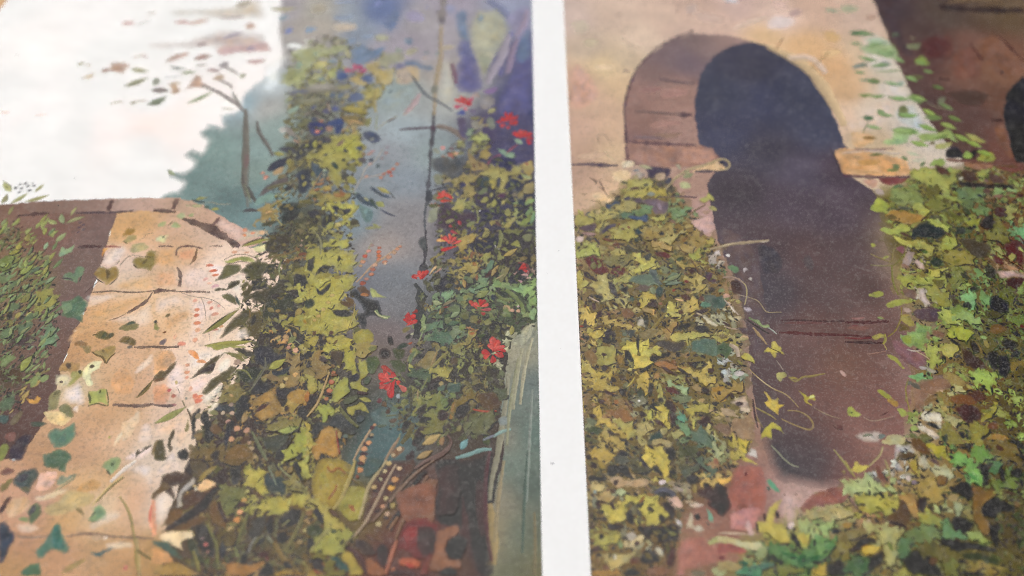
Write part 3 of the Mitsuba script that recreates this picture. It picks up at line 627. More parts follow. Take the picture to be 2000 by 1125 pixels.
p 46464c 0 -1450 1125 -1392 1162 -1339 1189 -1270 1198 -1244 1162 -1274 1116 -1327 1090 -1391 1045 -1451 975 -1474 992 -1463 1063
l a8a050 45 -1341 1090 -1344 1171
l b5b068 31 -1413 1107 -1387 1125
d a0a088 17 -1408 1072 -1395 1076
p aea250 0 -1411 992 -1362 1036 -1298 1081 -1290 1134 -1227 1134 -1257 1207 -1198 1189 -1173 1216 -1075 1225 -1048 1235 -1038 1207 -1068 1153 -1017 1134 -990 1107 -1020 1099 -1071 1116 -1038 1063 -1002 975 -1051 983 -1078 975 -1107 992 -1105 905 -1141 922 -1127 853 -1128 802 -1151 769 -1198 819 -1223 862 -1214 905 -1278 922 -1295 948 -1273 992 -1356 992 -1383 983
p b5ac48 0 -1228 1081 -1124 1153 -1059 1207 -1068 1153 -994 1116 -1076 1099 -1008 975 -1065 992 -1127 1054
d 4e4a4c 42 -1290 1189 -1242 1143
d 7a6a58 35 -1196 1107 -1154 1171
d 4a4a48 31 -1145 1090 -1114 1054
d 58564c 31 -1273 1045 -1250 1027
p 3e4a44 0 -1222 966 -1195 975 -1156 931 -1166 905 -1196 922
d 50523c 28 -1149 1001 -1120 983
s 6a6a3c 6 -1145 1090 -1108 1134 -1050 1189
p 454e58 0 -1370 992 -1325 966 -1278 922 -1235 905 -1216 862 -1256 853 -1295 836 -1329 888
p 404450 0 -1439 888 -1401 914 -1353 914 -1334 871 -1347 819 -1327 769 -1348 718 -1386 702 -1420 752 -1415 819 -1447 853
d 9a8c50 41 -1510 957 -1496 1001
d 8a7c50 34 -1507 888 -1446 940
d a8a050 27 -1381 769 -1367 811
d 8a8250 27 -1338 853 -1322 888
d a59a60 20 -1320 819 -1307 769
b 98a088 15 -1255 901
b 90907c 14 -1254 866
s c0a070 8 -1349 677 -1323 735 -1284 853 -1267 888
d 9a6048 24 -1309 735 -1264 752
d 9c6650 24 -1302 785 -1243 802
d a07058 20 -1278 811 -1247 836
d 52483c 20 -1225 819 -1180 785
d b09850 41 -1246 769 -1190 752
d 4a4a34 34 -1310 685 -1277 693
p 9a8a48 0 -1268 619 -1247 669 -1212 710 -1147 727 -1078 718 -1048 685 -1098 652 -1150 636 -1204 644
d 9c6f44 40 -1177 702 -1091 710
d 8a5a40 27 -1135 743 -1102 685
p b8b050 0 -1216 628 -1177 644 -1135 628 -1069 628 -1029 636 -1007 611 -1010 571 -1045 530 -1079 474 -1092 474 -1078 530 -1119 538 -1142 571 -1183 579 -1206 603
p 373b40 0 -1188 619 -1134 611 -1104 587 -1039 595 -1048 554 -1085 530 -1120 546 -1163 579
d 5c5c4c 13 -1131 587 -1088 563
s a8a050 14 -1081 490 -1034 554 -1005 587 -1001 619
l c8b870 39 -1138 474 -1084 459
p 4a4a44 0 -1137 888 -1095 879 -1072 853 -1118 836 -1128 802 -1140 853
d 7c784c 48 -1101 940 -1041 888
d 9a9248 54 -1092 853 -1031 785
d 8a8248 41 -1112 785 -1073 735
d 4e4630 18 -1152 777 -1107 735
d 5a5658 48 -1046 1001 -981 975
d 4c5260 35 -1063 1107 -1018 1072
d 4a5058 35 -969 1001 -933 983
d 5c666a 41 -916 940 -888 940
d a08078 28 -987 1036 -947 1063
b b08888 15 -955 957
b a88a88 14 -948 1072
s b0a89a 9 -1045 718 -997 853 -990 922 -919 983 -880 1090
b 907878 17 -856 1054
b 908088 13 -850 1107
b 907c7c 14 -880 1010
b b09080 15 -970 853
s b8a898 7 -1002 836 -888 862 -823 905 -766 966
b b88878 16 -873 845
b a87468 16 -855 871
b b05a48 19 -822 888
b b07060 16 -797 914
b a87868 14 -772 957
b b06a58 14 -806 862
p 46505c 0 -956 777 -914 769 -856 718 -807 693 -778 669 -832 677 -889 710
l a8a058 34 -894 769 -795 710
d 44484c 8 -810 735 -758 669
p 3f4a54 0 -1044 710 -1018 727 -989 702 -937 652 -888 619 -900 603 -961 619 -1004 652
l 989878 23 -974 685 -937 644
p 46504c 0 -945 660 -919 677 -874 611 -865 587 -900 603
l a5a360 47 -890 644 -826 603
d 444858 16 -859 595 -741 530
d 46585e 20 -994 619 -940 538
p 5c7880 0 -1006 603 -933 603 -889 554 -908 474 -947 474
p 6c8690 0 -1034 685 -1017 644 -931 587 -940 538 -977 579
p 3a3c3a 0 -1526 603 -1460 652 -1404 636 -1359 603 -1390 538 -1425 506 -1471 459 -1500 522 -1485 554
d 7a6a40 33 -1450 587 -1419 603
d 34363a 33 -1451 498 -1379 554
p a88f50 0 -1660 490 -1621 530 -1638 595 -1578 636 -1514 660 -1511 636 -1566 603 -1508 571 -1546 563 -1528 530 -1557 506 -1629 498 -1667 451
s a8a050 11 -1572 603 -1506 652 -1458 685
s b0a068 11 -1545 554 -1495 482 -1471 459
d 4a4a38 39 -1609 459 -1515 490
d c0986c 20 -1598 554 -1554 571
l a8a050 27 -1558 685 -1539 693
d 36383a 47 -1501 752 -1447 752
d 909078 13 -1471 735 -1454 731
d 6c6440 40 -1367 660 -1336 628
d 5c5840 40 -1399 603 -1349 628
p 38383c 0 -1334 563 -1303 579 -1235 571 -1263 522 -1295 514
d 80784a 40 -1255 514 -1245 538
p 33363a 0 -1235 459 -1205 538 -1160 554 -1122 506 -1165 482 -1206 435
p a8a058 0 -1198 423 -1178 474 -1145 474 -1141 443 -1178 423
p 4c4c3c 0 -1053 474 -1018 522 -982 490 -971 451 -1010 443
d 7c7a5a 20 -1037 451 -972 459
d 989068 26 -944 435 -833 451
d 9a9a60 20 -895 474 -845 435
k 4f4b52 24 -554 1422 -546 1318 -547 1207 -555 1027 -551 940
k 54545a 23 -551 940 -551 811 -560 727
k 3a3c44 41 -554 743 -537 685 -561 619
k 4a4e58 13 -561 619 -565 522 -556 423
s 5a4a54 26 -781 1262 -675 1271 -540 1281
s 8a7870 50 -526 1290 -455 1281 -382 1235 -323 1162
d 4f3f4c 43 -563 1299 -532 1253
p 585068 0 -387 1374 -323 1384 -313 1299 -324 1171 -360 1207 -377 1299
p 4c4a64 0 -180 1393 158 1412 152 1010 97 983 55 940 -14 914 -96 940 -152 975 -167 1027 -140 1116 -99 1171 -114 1299
d 75786c 64 -158 1374 -128 1262
p 8d8a7c 0 -293 1337 -215 1346 -192 1299 -212 1225 -284 1281
d 8f8858 32 -294 1365 -215 1374
d a8905c 14 -228 1299 -194 1374
d 8f8668 28 -199 1290 -157 1309
p 8a9a80 0 -313 1281 -284 1271 -269 1216 -282 1189 -304 1207
p a8a860 0 -289 1189 -219 1198 -212 1225 -177 1216 -165 1171 -211 1153 -281 1162
d 66606c 28 -269 1216 -213 1271
d c08884 38 -476 1116 -467 1081
d b06064 35 -438 1045 -396 1027
d c89488 28 -389 1045 -365 1054
d 7a6a6c 42 -426 1099 -391 1090
d 606468 42 -356 1090 -307 1072
d 85867c 42 -531 1099 -494 1045
p 55585a 0 -548 1010 -458 1027 -401 992 -333 1027 -311 966 -341 853 -423 836 -480 888 -535 905
d 8a8872 61 -506 879 -475 785
d 96886a 27 -462 802 -395 819
s 4a4a50 16 -533 735 -460 760 -393 769 -344 735
d 7e7858 60 -518 702 -469 660
d 5f6040 33 -547 619 -481 619
p 8a8a7c 0 -538 579 -474 619 -466 587 -494 482 -546 474
p 4a3c48 0 -468 636 -388 644 -399 587 -358 563 -239 563 -224 474 -289 474 -301 423 -491 423 -483 522
f c24840 38 -382 660 -451 710
f cc4f44 29 -388 652 -469 652
f d4584c 27 -396 669 -431 718
d a03034 11 -476 660 -388 644
f c04450 50 -29 1327 -14 1393
f c8545c 43 -43 1309 -85 1290
f b83c44 43 -29 1309 43 1327
f c04850 43 -14 1337 29 1374
f c85058 28 -43 1290 -14 1271
f b04850 29 -36 1337 -71 1337
f b83c4c 35 70 1180 7 1244
f c04650 35 77 1180 43 1244
f b83848 35 85 1189 85 1253
f c0444c 35 92 1180 134 1235
f b03c4c 42 98 1162 141 1189
f b84450 35 91 1171 126 1125
l 90a898 42 14 1171 77 1125
p 84a090 0 -105 1099 -56 1081 -28 1054 21 1054 21 1001 -42 1018 -76 1045
s 985868 17 -35 1054 0 1090 35 1125
s 905868 21 -165 957 -125 1010 -76 1036
s f2f2f4 10 -148 950 -93 947
p 353550 0 -146 1010 -97 1027 -28 1010 35 992 41 940 -27 914 -96 940 -152 948
p a08a4c 0 -229 1018 -216 1063 -182 1090 -150 1063 -149 1018 -187 1001
p a0986a 0 -280 1125 -252 1125 -237 1063 -257 1054 -279 1090
p 9a8458 0 -313 1063 -278 1045 -235 992 -186 966 -151 940 -165 905 -220 905 -260 888 -275 940
d 6a4c40 17 -262 966 -247 914
d 6c5848 17 -221 975 -206 931
d b09058 16 -282 922 -240 905
p ae9f5c 0 -219 862 -192 896 -151 914 -138 940 -69 914 -27 888 28 940 62 922 55 871 -14 853 -41 811 -40 735 -81 743 -95 819 -137 853 -171 853
p a5935c 0 -382 836 -341 853 -280 871 -239 853 -245 802 -285 802 -271 769 -243 752 -242 710 -282 685 -315 669 -336 702 -310 735 -305 785 -347 819 -359 777 -337 735 -365 752 -387 802
p 3e4a54 0 -224 802 -205 845 -171 858 -143 836 -149 785 -169 752 -217 769
p b5a450 0 -143 811 -123 828 -102 811 -101 752 -121 735 -142 769
d 454650 30 -89 853 -91 752
d a89a50 20 -68 819 -74 752
p 343a4c 0 -47 785 -14 836 41 819 75 777 61 735 0 735 -34 727
s a89c60 11 0 853 41 828 81 794
p b09c5c 0 62 957 138 992 151 888 109 853 75 888
d 905c50 21 90 966 110 948
p 9a8a5c 0 68 769 150 819 148 718 81 702
d a5a878 27 62 871 136 836
d 46424c 34 -232 862 -240 879
d 40405a 41 -313 802 -339 769
p a5a05c 0 -399 579 -374 628 -335 669 -308 660 -300 611 -319 587 -359 587
p 46404c 0 -256 702 -202 735 -148 718 -134 669 -160 628 -214 619 -241 644
p aaa05c 0 -207 644 -188 677 -161 685 -154 660 -180 628
d 7c8060 40 -222 702 -162 752
d 50384c 47 -94 685 -40 710
l a8a258 40 -126 595 -114 677
p b0a060 0 -77 611 -67 660 -34 677 -13 660 -40 636 -53 603
p 3a384c 0 -227 603 -133 603 -67 628 -7 636 7 579 -66 563 -53 506 -106 498 -198 490
p a89c58 0 -60 571 -20 587 -7 538 -13 514 -33 522
p 9ca060 0 13 579 40 595 53 522 33 474 20 522
d 7a7064 40 13 685 27 718
d 3c4450 40 40 669 67 603
d 88a05c 40 87 636 148 669
d 78905c 33 86 538 133 603
d 8a9450 40 53 459 126 522
d 6f9a6c 26 118 474 146 571
s a0a068 11 -268 660 -233 603 -218 522 -220 474
d e8e8ea 11 -213 571 -206 579
d a09050 46 -145 474 -105 482
d 3c3848 26 -131 451 -92 459
d a89c58 33 -52 443 0 490
d 5c4a48 26 -106 498 -66 451
d 8a8458 33 -428 482 -370 506
f a84850 26 -321 435 -343 498
f a05050 24 -354 435 -407 459
d 4a4a48 33 39 443 92 435
d 8a8a60 33 -289 451 -237 490
d 404048 27 33 522 66 571
p 3a3844 0 -285 314 -221 361 -175 345 -130 392 -85 376 -84 307 -116 268 -167 246 -206 246 -251 268
p 3c3a3c 0 -65 376 0 407 78 407 144 423 142 253 64 238 13 284 -26 330
p a8924a 0 -335 253 -325 345 -294 392 -229 407 -221 361 -246 322 -285 314 -277 276 -315 257
l a8995a 46 -189 361 -131 415
s 8f8c58 26 -79 423 -65 361 -84 299
p 7f8050 0 -52 423 -13 407 39 392 65 423
l b59a50 39 -58 223 39 291
p 94924f 0 -19 322 39 337 65 307 58 276 26 291
s d8d8d8 5 -110 322 -100 276
s c8c8c8 5 -77 284 -110 272
d 7c7c5c 59 65 361 130 376
p a89450 0 -312 141 -300 178 -262 193 -217 178 -197 141 -216 111 -272 104 -305 119
d a06840 26 -243 185 -223 156
d 8a5a48 23 -250 208 -245 261
s 98885a 13 -239 291 -218 223 -198 178
p 9a9454 0 -182 208 -174 253 -135 268 -135 231 -166 185
d 3c3238 26 -218 200 -204 178
p 5f8068 0 -159 170 -109 200 -102 170 -133 119 -165 104 -159 141
l b59c5c 32 -129 74 -77 170
d 4a3034 25 -170 60 -127 133
p 7f7850 0 -88 60 -64 141 -38 156 -13 119 -38 82 -63 53
d b0a080 8 -51 96 -101 60
p 7a6a4c 0 38 215 77 231 103 215 90 193 57 185
f c04a44 32 44 126 77 170
d c09898 22 51 96 95 89
d c0a0a0 19 76 119 102 126
p 34303c 0 13 163 51 185 102 170 120 104 88 60 50 31 13 23 -25 31 -6 89 32 89
s 7c4a48 13 38 178 89 178 108 126 95 89
f c04a44 28 38 122 83 174
f c49c9c 22 51 89 101 89
f c4a0a0 16 70 111 102 122
f c098a0 19 32 53 63 38
l b58c4c 31 -285 -5 -303 67
l 6f7a5a 44 -278 82 -226 23
l 905848 19 -214 45 -212 104
p 74946c 0 -275 -13 -219 2 -195 60 -164 67 -163 16 -200 -5 -250 -27
p 7f9c58 0 -126 16 -101 45 -63 53 -56 16 -88 2
d 748c5c 31 -50 16 38 -5
p 88ac64 0 25 -27 56 2 113 45 151 67 150 2 113 -20 62 -41
p 8cb060 0 99 -126 112 -41 150 -20 149 -112
p 343a34 0 -75 -27 -38 -20 -19 -55 -56 -63
l 8f9258 56 -218 -70 -138 -20
d 38404a 44 -131 -70 -100 -55
s a8a890 6 -156 -55 -131 -27 -125 -5
d 7c9058 37 -93 -84 0 -77
s 7c8050 25 -100 -34 -62 -84 12 -91
s 8a9458 28 -38 -13 12 -55 50 -98 74 -168
d 4c5444 31 37 -41 87 -112
f b8584c 27 -203 -154 -261 -87
f b86a5c 25 -192 -105 -161 -84
f c06c60 27 -198 -133 -142 -109
f b06060 25 -197 -154 -123 -147
f a84848 25 -191 -168 -160 -182
d 7c7c50 25 -231 -55 -275 -41
d 8a8a50 31 -293 -55 -273 -84
d 6c6c44 55 -295 -168 -269 -223
d 7c7448 49 -246 -196 -208 -237
d 4a3c30 37 -183 -237 -208 -223
d 848450 49 -159 -258 -129 -223
p 34282c 0 -189 -278 -104 -230 -37 -237 -24 -305 -72 -345 -144 -389 -211 -372 -224 -305
d 4a4c3c 37 -74 -154 -61 -182
d 5c6c4c 31 -124 -126 -99 -126
d 76804c 37 -43 -126 -12 -203
d c09088 25 -6 -147 12 -168
d c08878 25 25 -154 49 -168
d b8a8a0 19 31 -126 43 -133
p 404434 0 49 -210 98 -196 122 -223 73 -237 37 -237
d 94a468 31 86 -196 135 -182
p 90b074 0 98 -182 117 -140 148 -133 147 -210 122 -223
l a09850 36 -6 -325 0 -251
d 7c8a4c 37 -304 -292 -293 -251
p 9a8a4c 0 -313 -385 -266 -339 -237 -298 -206 -319 -229 -359 -264 -389
d a05c3c 22 -255 -312 -218 -305
f c86a60 36 -126 -379 -103 -332
p c9c4a0 0 42 -389 49 -292 73 -258 110 -251 97 -312 72 -389
d a8a48c 24 116 -251 84 -365
p d0cba8 0 -6 -389 18 -359 36 -372 36 -389
d 7f9458 48 -2963 -519 -2886 -461
l a5a455 59 -2825 -561 -2789 -448
d 8f9a62 41 -2732 -653 -2738 -577
d 8fa060 41 -2703 -615 -2661 -577
p 54463c 0 -2956 -539 -2864 -532 -2806 -583 -2800 -659 -2882 -659 -2925 -634
p c99a4c 0 -2757 -721 -2721 -727 -2698 -727 -2690 -696 -2659 -721 -2673 -751 -2707 -751
d 5c7058 81 -2872 -794 -2825 -708
d 4a5c58 69 -2849 -866 -2819 -818
d 6a5e4c 46 -2788 -878 -2746 -794
d 50584c 34 -2678 -866 -2587 -866
d 7a5850 56 -2793 -931 -2739 -960
p 8c9048 0 -2789 -1081 -2806 -995 -2778 -978 -2750 -995 -2754 -1052 -2767 -1081
p 453c44 0 -2746 -1007 -2712 -937 -2648 -925 -2655 -1012 -2657 -1078 -2735 -1078
p d8d4d4 0 -2737 -1070 -2712 -1061 -2685 -1067 -2689 -1081 -2728 -1081
p efe6e2 0 -2565 -665 -2512 -646 -2476 -609 -2454 -646 -2422 -696 -2403 -745 -2427 -764 -2471 -751 -2494 -751 -2522 -733 -2553 -745 -2544 -696
p d2c4a4 0 -2628 -571 -2571 -564 -2532 -577 -2527 -634 -2567 -659 -2609 -634
p a98a5a 0 -2623 -545 -2603 -493 -2555 -493 -2498 -506 -2502 -558 -2524 -602 -2543 -558 -2586 -551
p b0a260 0 -2543 -558 -2493 -545 -2433 -551 -2449 -577 -2481 -590 -2514 -640 -2545 -653 -2524 -602
d 54463c 30 -2583 -500 -2554 -539
d 4a4a3c 18 -2499 -545 -2480 -571
p e8dcb0 0 -2480 -551 -2438 -487 -2380 -481 -2379 -532 -2419 -558 -2424 -583 -2387 -634 -2419 -646 -2454 -602
d 5a5044 24 -2445 -526 -2412 -519
d 64544a 18 -2591 -615 -2566 -621
p 9c8f68 0 -2620 -696 -2600 -665 -2563 -671 -2557 -733 -2554 -782 -2602 -794 -2621 -733
d 7c7450 23 -2602 -696 -2569 -671
p 8a8458 0 -2558 -770 -2519 -745 -2479 -764 -2452 -818 -2457 -842 -2489 -830 -2530 -806
p efe2d0 0 -2466 -770 -2434 -758 -2424 -794 -2442 -812 -2470 -794
p e0c490 0 -2631 -794 -2528 -794 -2457 -842 -2490 -884 -2575 -866
p afae58 0 -2418 -671 -2388 -671 -2353 -671 -2339 -659 -2308 -665 -2297 -708 -2271 -764 -2322 -745 -2375 -764 -2398 -721
d 5c5c34 17 -2408 -684 -2378 -751
s 64643c 8 -2387 -764 -2340 -745 -2307 -758 -2274 -764
d 64643c 14 -2343 -690 -2343 -665
s 6a6a40 8 -2308 -665 -2282 -721 -2274 -764
p ab8e58 0 -2454 -428 -2421 -415 -2379 -395 -2332 -389 -2315 -435 -2336 -467 -2348 -513 -2384 -467 -2435 -454
s 6e5f40 12 -2454 -428 -2424 -451 -2379 -461 -2351 -513 -2346 -474 -2315 -435
d 7a6844 18 -2398 -415 -2386 -435
p a58a5c 0 -2549 -389 -2465 -389 -2464 -435 -2484 -448 -2519 -408
k 7c6660 15 -2250 -758 -2222 -754 -2168 -764 -2104 -764 -2020 -751
k 6f5850 13 -2219 -764 -2146 -758 -2074 -770 -2026 -751
k 6c5850 12 -2216 -399 -2161 -402 -2102 -395
d 6a6058 24 -2257 -402 -2223 -395
l 8a7440 26 -2132 -721 -2056 -596
d 5c5038 13 -2123 -708 -2064 -615
p 5f8a78 0 -2573 -931 -2553 -902 -2523 -890 -2495 -908 -2458 -878 -2434 -860 -2415 -890 -2410 -937 -2420 -972 -2441 -995 -2466 -1007 -2498 -1012 -2527 -989 -2542 -960
p 527868 0 -2486 -937 -2472 -908 -2452 -978 -2490 -1001 -2502 -960
p 5d7c64 0 -2557 -1041 -2515 -1030 -2487 -1012 -2452 -1018 -2400 -1041 -2389 -1081 -2545 -1081
p e9dcc0 0 -2194 -1018 -2187 -960 -2159 -890 -2134 -878 -2137 -931 -2172 -995
d c4b468 17 -2225 -943 -2212 -949
p e6d2c4 0 -2063 -984 -2065 -902 -2042 -854 -2003 -878 -1975 -949 -2001 -984
p dcbc9c 0 -2176 -866 -2117 -830 -2105 -782 -2071 -830 -2094 -925 -2136 -984
p e9dad8 0 -2112 -1078 -2088 -1041 -2054 -1018 -2029 -1007 -1964 -995 -1983 -1058 -2012 -1078
p 5a5044 0 -2056 -1012 -2024 -1030 -2018 -1007 -1978 -984 -1980 -1001 -2014 -1024 -2040 -1052 -2040 -1075
p e8d8cc 0 -2185 -551 -2141 -487 -2095 -428 -2080 -493 -2127 -545 -2168 -571
p d8a478 0 -2303 -596 -2252 -519 -2160 -602 -2161 -696 -2254 -696
p 5d7c64 0 -2552 -1055 -2408 -1055 -2408 -1112 -2397 -1151 -2428 -1140 -2467 -1118 -2528 -1118
p 4a5250 0 -2678 -1184 -2667 -1151 -2650 -1134 -2609 -1123 -2561 -1118 -2544 -1173 -2562 -1206 -2561 -1245 -2570 -1266 -2599 -1245 -2622 -1223 -2664 -1212
d 41424a 44 -2656 -1184 -2599 -1157
d 6e6a50 27 -2620 -1228 -2562 -1239
p d9b4a0 0 -2547 -1145 -2495 -1134 -2444 -1140 -2446 -1190 -2466 -1234 -2516 -1250 -2542 -1234 -2539 -1190
p e2d0b4 0 -2534 -1277 -2463 -1245 -2372 -1217 -2347 -1190 -2365 -1245 -2437 -1293 -2488 -1304 -2528 -1299
p 8c9078 0 -2441 -1190 -2423 -1157 -2387 -1168 -2375 -1151 -2338 -1145 -2338 -1184 -2366 -1201 -2407 -1212 -2427 -1217
s c9b48a 16 -2432 -1239 -2396 -1212 -2354 -1168
p d8b090 0 -2643 -1277 -2587 -1266 -2562 -1277 -2541 -1309 -2552 -1342 -2585 -1373 -2634 -1389 -2665 -1342
d 5c443c 27 -2678 -1320 -2656 -1272
d 4c3a3c 32 -2685 -1363 -2670 -1309
d 7c6e4c 49 -2724 -1245 -2684 -1201
d 8c7c50 33 -2702 -1212 -2682 -1173
d 74564c 44 -2757 -1145 -2683 -1134
p cdae78 0 -2469 -1331 -2403 -1299 -2376 -1245 -2313 -1234 -2245 -1245 -2203 -1277 -2224 -1320 -2294 -1342 -2362 -1368 -2435 -1373
p c99a68 0 -2321 -1245 -2302 -1195 -2252 -1179 -2205 -1190 -2204 -1234 -2256 -1245
p 8e9a68 0 -2586 -1389 -2559 -1373 -2520 -1394 -2527 -1405 -2554 -1405
p 6f7a5c 0 -2549 -1352 -2537 -1320 -2510 -1304 -2480 -1315 -2463 -1352 -2480 -1384 -2497 -1415 -2522 -1405 -2530 -1379
d 4c4c50 32 -2531 -1368 -2517 -1315
p e0cabc 0 -2600 -1410 -2511 -1405 -2438 -1436 -2492 -1467 -2557 -1462
p 3e4450 0 -2684 -1400 -2640 -1405 -2604 -1431 -2563 -1478 -2578 -1529 -2583 -1579 -2587 -1614 -2613 -1614
k a48678 12 -2558 -1478 -2487 -1483 -2425 -1478 -2351 -1478
k 9c7f6c 13 -2304 -1478 -2228 -1462 -2131 -1467 -2065 -1478
k 7c6c60 13 -2065 -1478 -2012 -1480 -1937 -1483 -1851 -1488
p 4f7a6c 0 -2449 -1554 -2422 -1524 -2397 -1467 -2388 -1426 -2372 -1405 -2340 -1426 -2319 -1478 -2287 -1518 -2266 -1534 -2275 -1559 -2305 -1564 -2341 -1549 -2366 -1554 -2384 -1579 -2407 -1589 -2431 -1579
p 3f6a62 0 -2386 -1431 -2360 -1410 -2330 -1478 -2291 -1539 -2332 -1544 -2365 -1539
p 4f7a60 0 -2486 -1671 -2481 -1639 -2447 -1614 -2408 -1604 -2380 -1629 -2377 -1671
p 8fb080 0 -2220 -1394 -2207 -1363 -2201 -1326 -2177 -1315 -2150 -1336 -2117 -1357 -2121 -1384 -2160 -1400 -2191 -1405
d 5a6a50 11 -2207 -1384 -2175 -1342
p 74a078 0 -2194 -1352 -2180 -1326 -2151 -1352 -2127 -1363 -2163 -1389
s 6f7858 7 -2215 -1394 -2169 -1405 -2121 -1384
p 9fae74 0 -2220 -1112 -2211 -1084 -2173 -1055 -2122 -1061 -2117 -1101 -2137 -1134 -2157 -1162 -2181 -1134
d 5f7850 22 -2171 -1106 -2154 -1089
d 5f6048 13 -2188 -1129 -2158 -1157
s d0b880 16 -2214 -1320 -2175 -1261 -2135 -1206 -2091 -1162
s 8a7844 12 -2196 -1304 -2166 -1256 -2133 -1212 -2084 -1168
s e6dcd4 22 -2149 -1195 -2099 -1129 -2040 -1078
p e4d4cc 0 -2095 -1145 -2051 -1101 -1975 -1095 -1938 -1112 -1915 -1212 -1945 -1223 -1993 -1157 -2041 -1140
p e4d4c0 0 -2209 -1415 -2154 -1384 -2101 -1336 -2046 -1342 -2046 -1384 -2113 -1415 -2169 -1447 -2201 -1447
k 8c7c58 11 -2295 -1336 -2266 -1347 -2244 -1368
s b09a5c 16 -2080 -1272 -2029 -1326 -1993 -1384 -1967 -1447 -1939 -1518
s c8ac70 23 -1941 -1488 -1923 -1539 -1906 -1589 -1881 -1671
s a8904c 13 -1934 -1539 -1914 -1599 -1899 -1639
s 7a6a3c 14 -1922 -1544 -1873 -1574 -1825 -1599
p e6d8bc 0 -2107 -1518 -2060 -1498 -1954 -1498 -1940 -1534 -2006 -1544 -2068 -1549
p 50666a 0 -2161 -1554 -2119 -1554 -2082 -1534 -2053 -1524 -2055 -1539 -2085 -1564 -2112 -1579 -2146 -1569
d c0a084 32 -2175 -1483 -2102 -1478
d e4d4c0 21 -2104 -1493 -2092 -1478
p dba48c 0 -1911 -1299 -1896 -1293 -1858 -1457 -1884 -1436 -1905 -1394
d d4806c 27 -1884 -1415 -1897 -1309
d d08470 26 -1963 -1644 -1959 -1619
d b0905c 36 -2278 -1659 -2172 -1589
p e9dcd0 0 -1827 -389 -1628 -428 -1702 -481 -1754 -519 -1791 -571 -1845 -596 -1896 -519 -1889 -441
p f2ece0 0 -1699 -493 -1658 -461 -1632 -474 -1624 -519 -1653 -551 -1673 -571 -1706 -551
p f1e4dc 0 -1979 -545 -1937 -493 -1899 -506 -1846 -646 -1849 -745 -1970 -665 -1983 -609
p e8ccc4 0 -1851 -621 -1784 -577 -1719 -577 -1714 -602 -1753 -646 -1779 -690 -1827 -684
p f0e8d8 0 -1752 -708 -1714 -665 -1672 -640 -1638 -634 -1663 -690 -1701 -733 -1741 -764
p f0e6d8 0 -1832 -770 -1779 -745 -1791 -800 -1813 -806
p efe2cc 0 -1697 -751 -1678 -733 -1642 -739 -1659 -770 -1692 -776
p d8ab80 0 -2095 -428 -1990 -415 -1946 -481 -1985 -545 -2056 -596
p dca684 0 -2045 -646 -1990 -627 -1934 -671 -1941 -745 -2018 -764
p e2c8ae 0 -1991 -878 -1889 -824 -1822 -818 -1782 -902 -1798 -984 -1825 -1018 -1851 -949 -1910 -937 -1975 -949
k 5e4e4a 13 -2114 -395 -2041 -402 -1952 -395
p 605440 0 -2059 -583 -2021 -545 -1996 -551 -1970 -506 -1939 -487 -1951 -539 -1977 -583 -1995 -609 -2050 -621
p 6a5038 0 -2055 -602 -1993 -590 -1983 -609 -2049 -627
d dc9a70 36 -1893 -422 -1835 -467
d de9058 30 -1855 -428 -1821 -481
d dc9c70 24 -1830 -493 -1770 -500
d e0a888 24 -1892 -513 -1862 -513
d d89c7c 24 -1888 -558 -1853 -558
d dfa58e 21 -1873 -602 -1853 -583
d e0a894 35 -1843 -659 -1819 -665
d d87e68 35 -1812 -696 -1775 -708
d d47c62 35 -1799 -733 -1748 -727
d dc8868 23 -1785 -715 -1753 -702
d b0605c 23 -1960 -674 -1935 -665
d b07060 29 -1925 -715 -1905 -696
d c8b080 29 -1926 -627 -1910 -621
d b07878 17 -1931 -764 -1886 -758
k 5a4a4c 15 -2019 -758 -1972 -764 -1902 -764
s 7a7060 5 -1902 -659 -1883 -690
d 808078 17 -1849 -718 -1833 -721
s 7a7450 8 -1860 -733 -1838 -770
l a5a05a 46 -1993 -872 -1822 -764
s 54483c 12 -1824 -782 -1799 -818 -1778 -866 -1765 -902
p 544c38 0 -1853 -615 -1817 -558 -1780 -506 -1751 -474 -1708 -448 -1675 -435 -1703 -474 -1715 -506 -1719 -545 -1732 -571 -1785 -571
p 403838 0 -1842 -609 -1767 -513 -1713 -487 -1718 -551 -1781 -564
p a09a4c 0 -1809 -389 -1563 -389 -1560 -408 -1645 -402 -1725 -422
p 454036 0 -1643 -408 -1585 -402 -1520 -428 -1492 -454 -1538 -467 -1578 -441
p 8a8050 0 -1699 -435 -1628 -428 -1576 -454 -1547 -481 -1570 -487 -1621 -467 -1648 -448
d a08a78 36 -1615 -500 -1569 -493
p 605638 0 -1767 -690 -1734 -621 -1706 -583 -1653 -551 -1625 -513 -1586 -532 -1612 -583 -1652 -621 -1692 -659 -1731 -696
p 8c7c48 0 -1694 -770 -1659 -708 -1613 -640 -1544 -634 -1534 -696 -1560 -745 -1591 -764 -1652 -745
d b89868 26 -1636 -646 -1610 -659
d b8986c 17 -1603 -696 -1578 -708
p 3c4038 0 -1581 -558 -1537 -539 -1481 -519 -1442 -545 -1468 -602 -1498 -634 -1549 -609
s 8a8c50 12 -1595 -545 -1536 -545 -1491 -602
s 7c7c50 12 -1489 -684 -1469 -627 -1442 -545
p 3a3c42 0 -1513 -402 -1467 -389 -1405 -402 -1387 -441 -1315 -441 -1334 -474 -1412 -506 -1423 -551 -1446 -519 -1495 -506
l a8a448 59 -1406 -545 -1310 -474
p 383c40 0 -1411 -551 -1357 -558 -1314 -532 -1251 -513 -1274 -558 -1319 -577 -1377 -583
s 6f6c60 14 -1436 -467 -1420 -532 -1482 -659 -1496 -677
p 987848 0 -1313 -454 -1234 -467 -1215 -558 -1210 -640 -1283 -659 -1332 -609 -1411 -590 -1419 -577 -1318 -583 -1278 -571
d 8c7450 35 -1406 -583 -1332 -609
b d0a084 20 -1264 -422
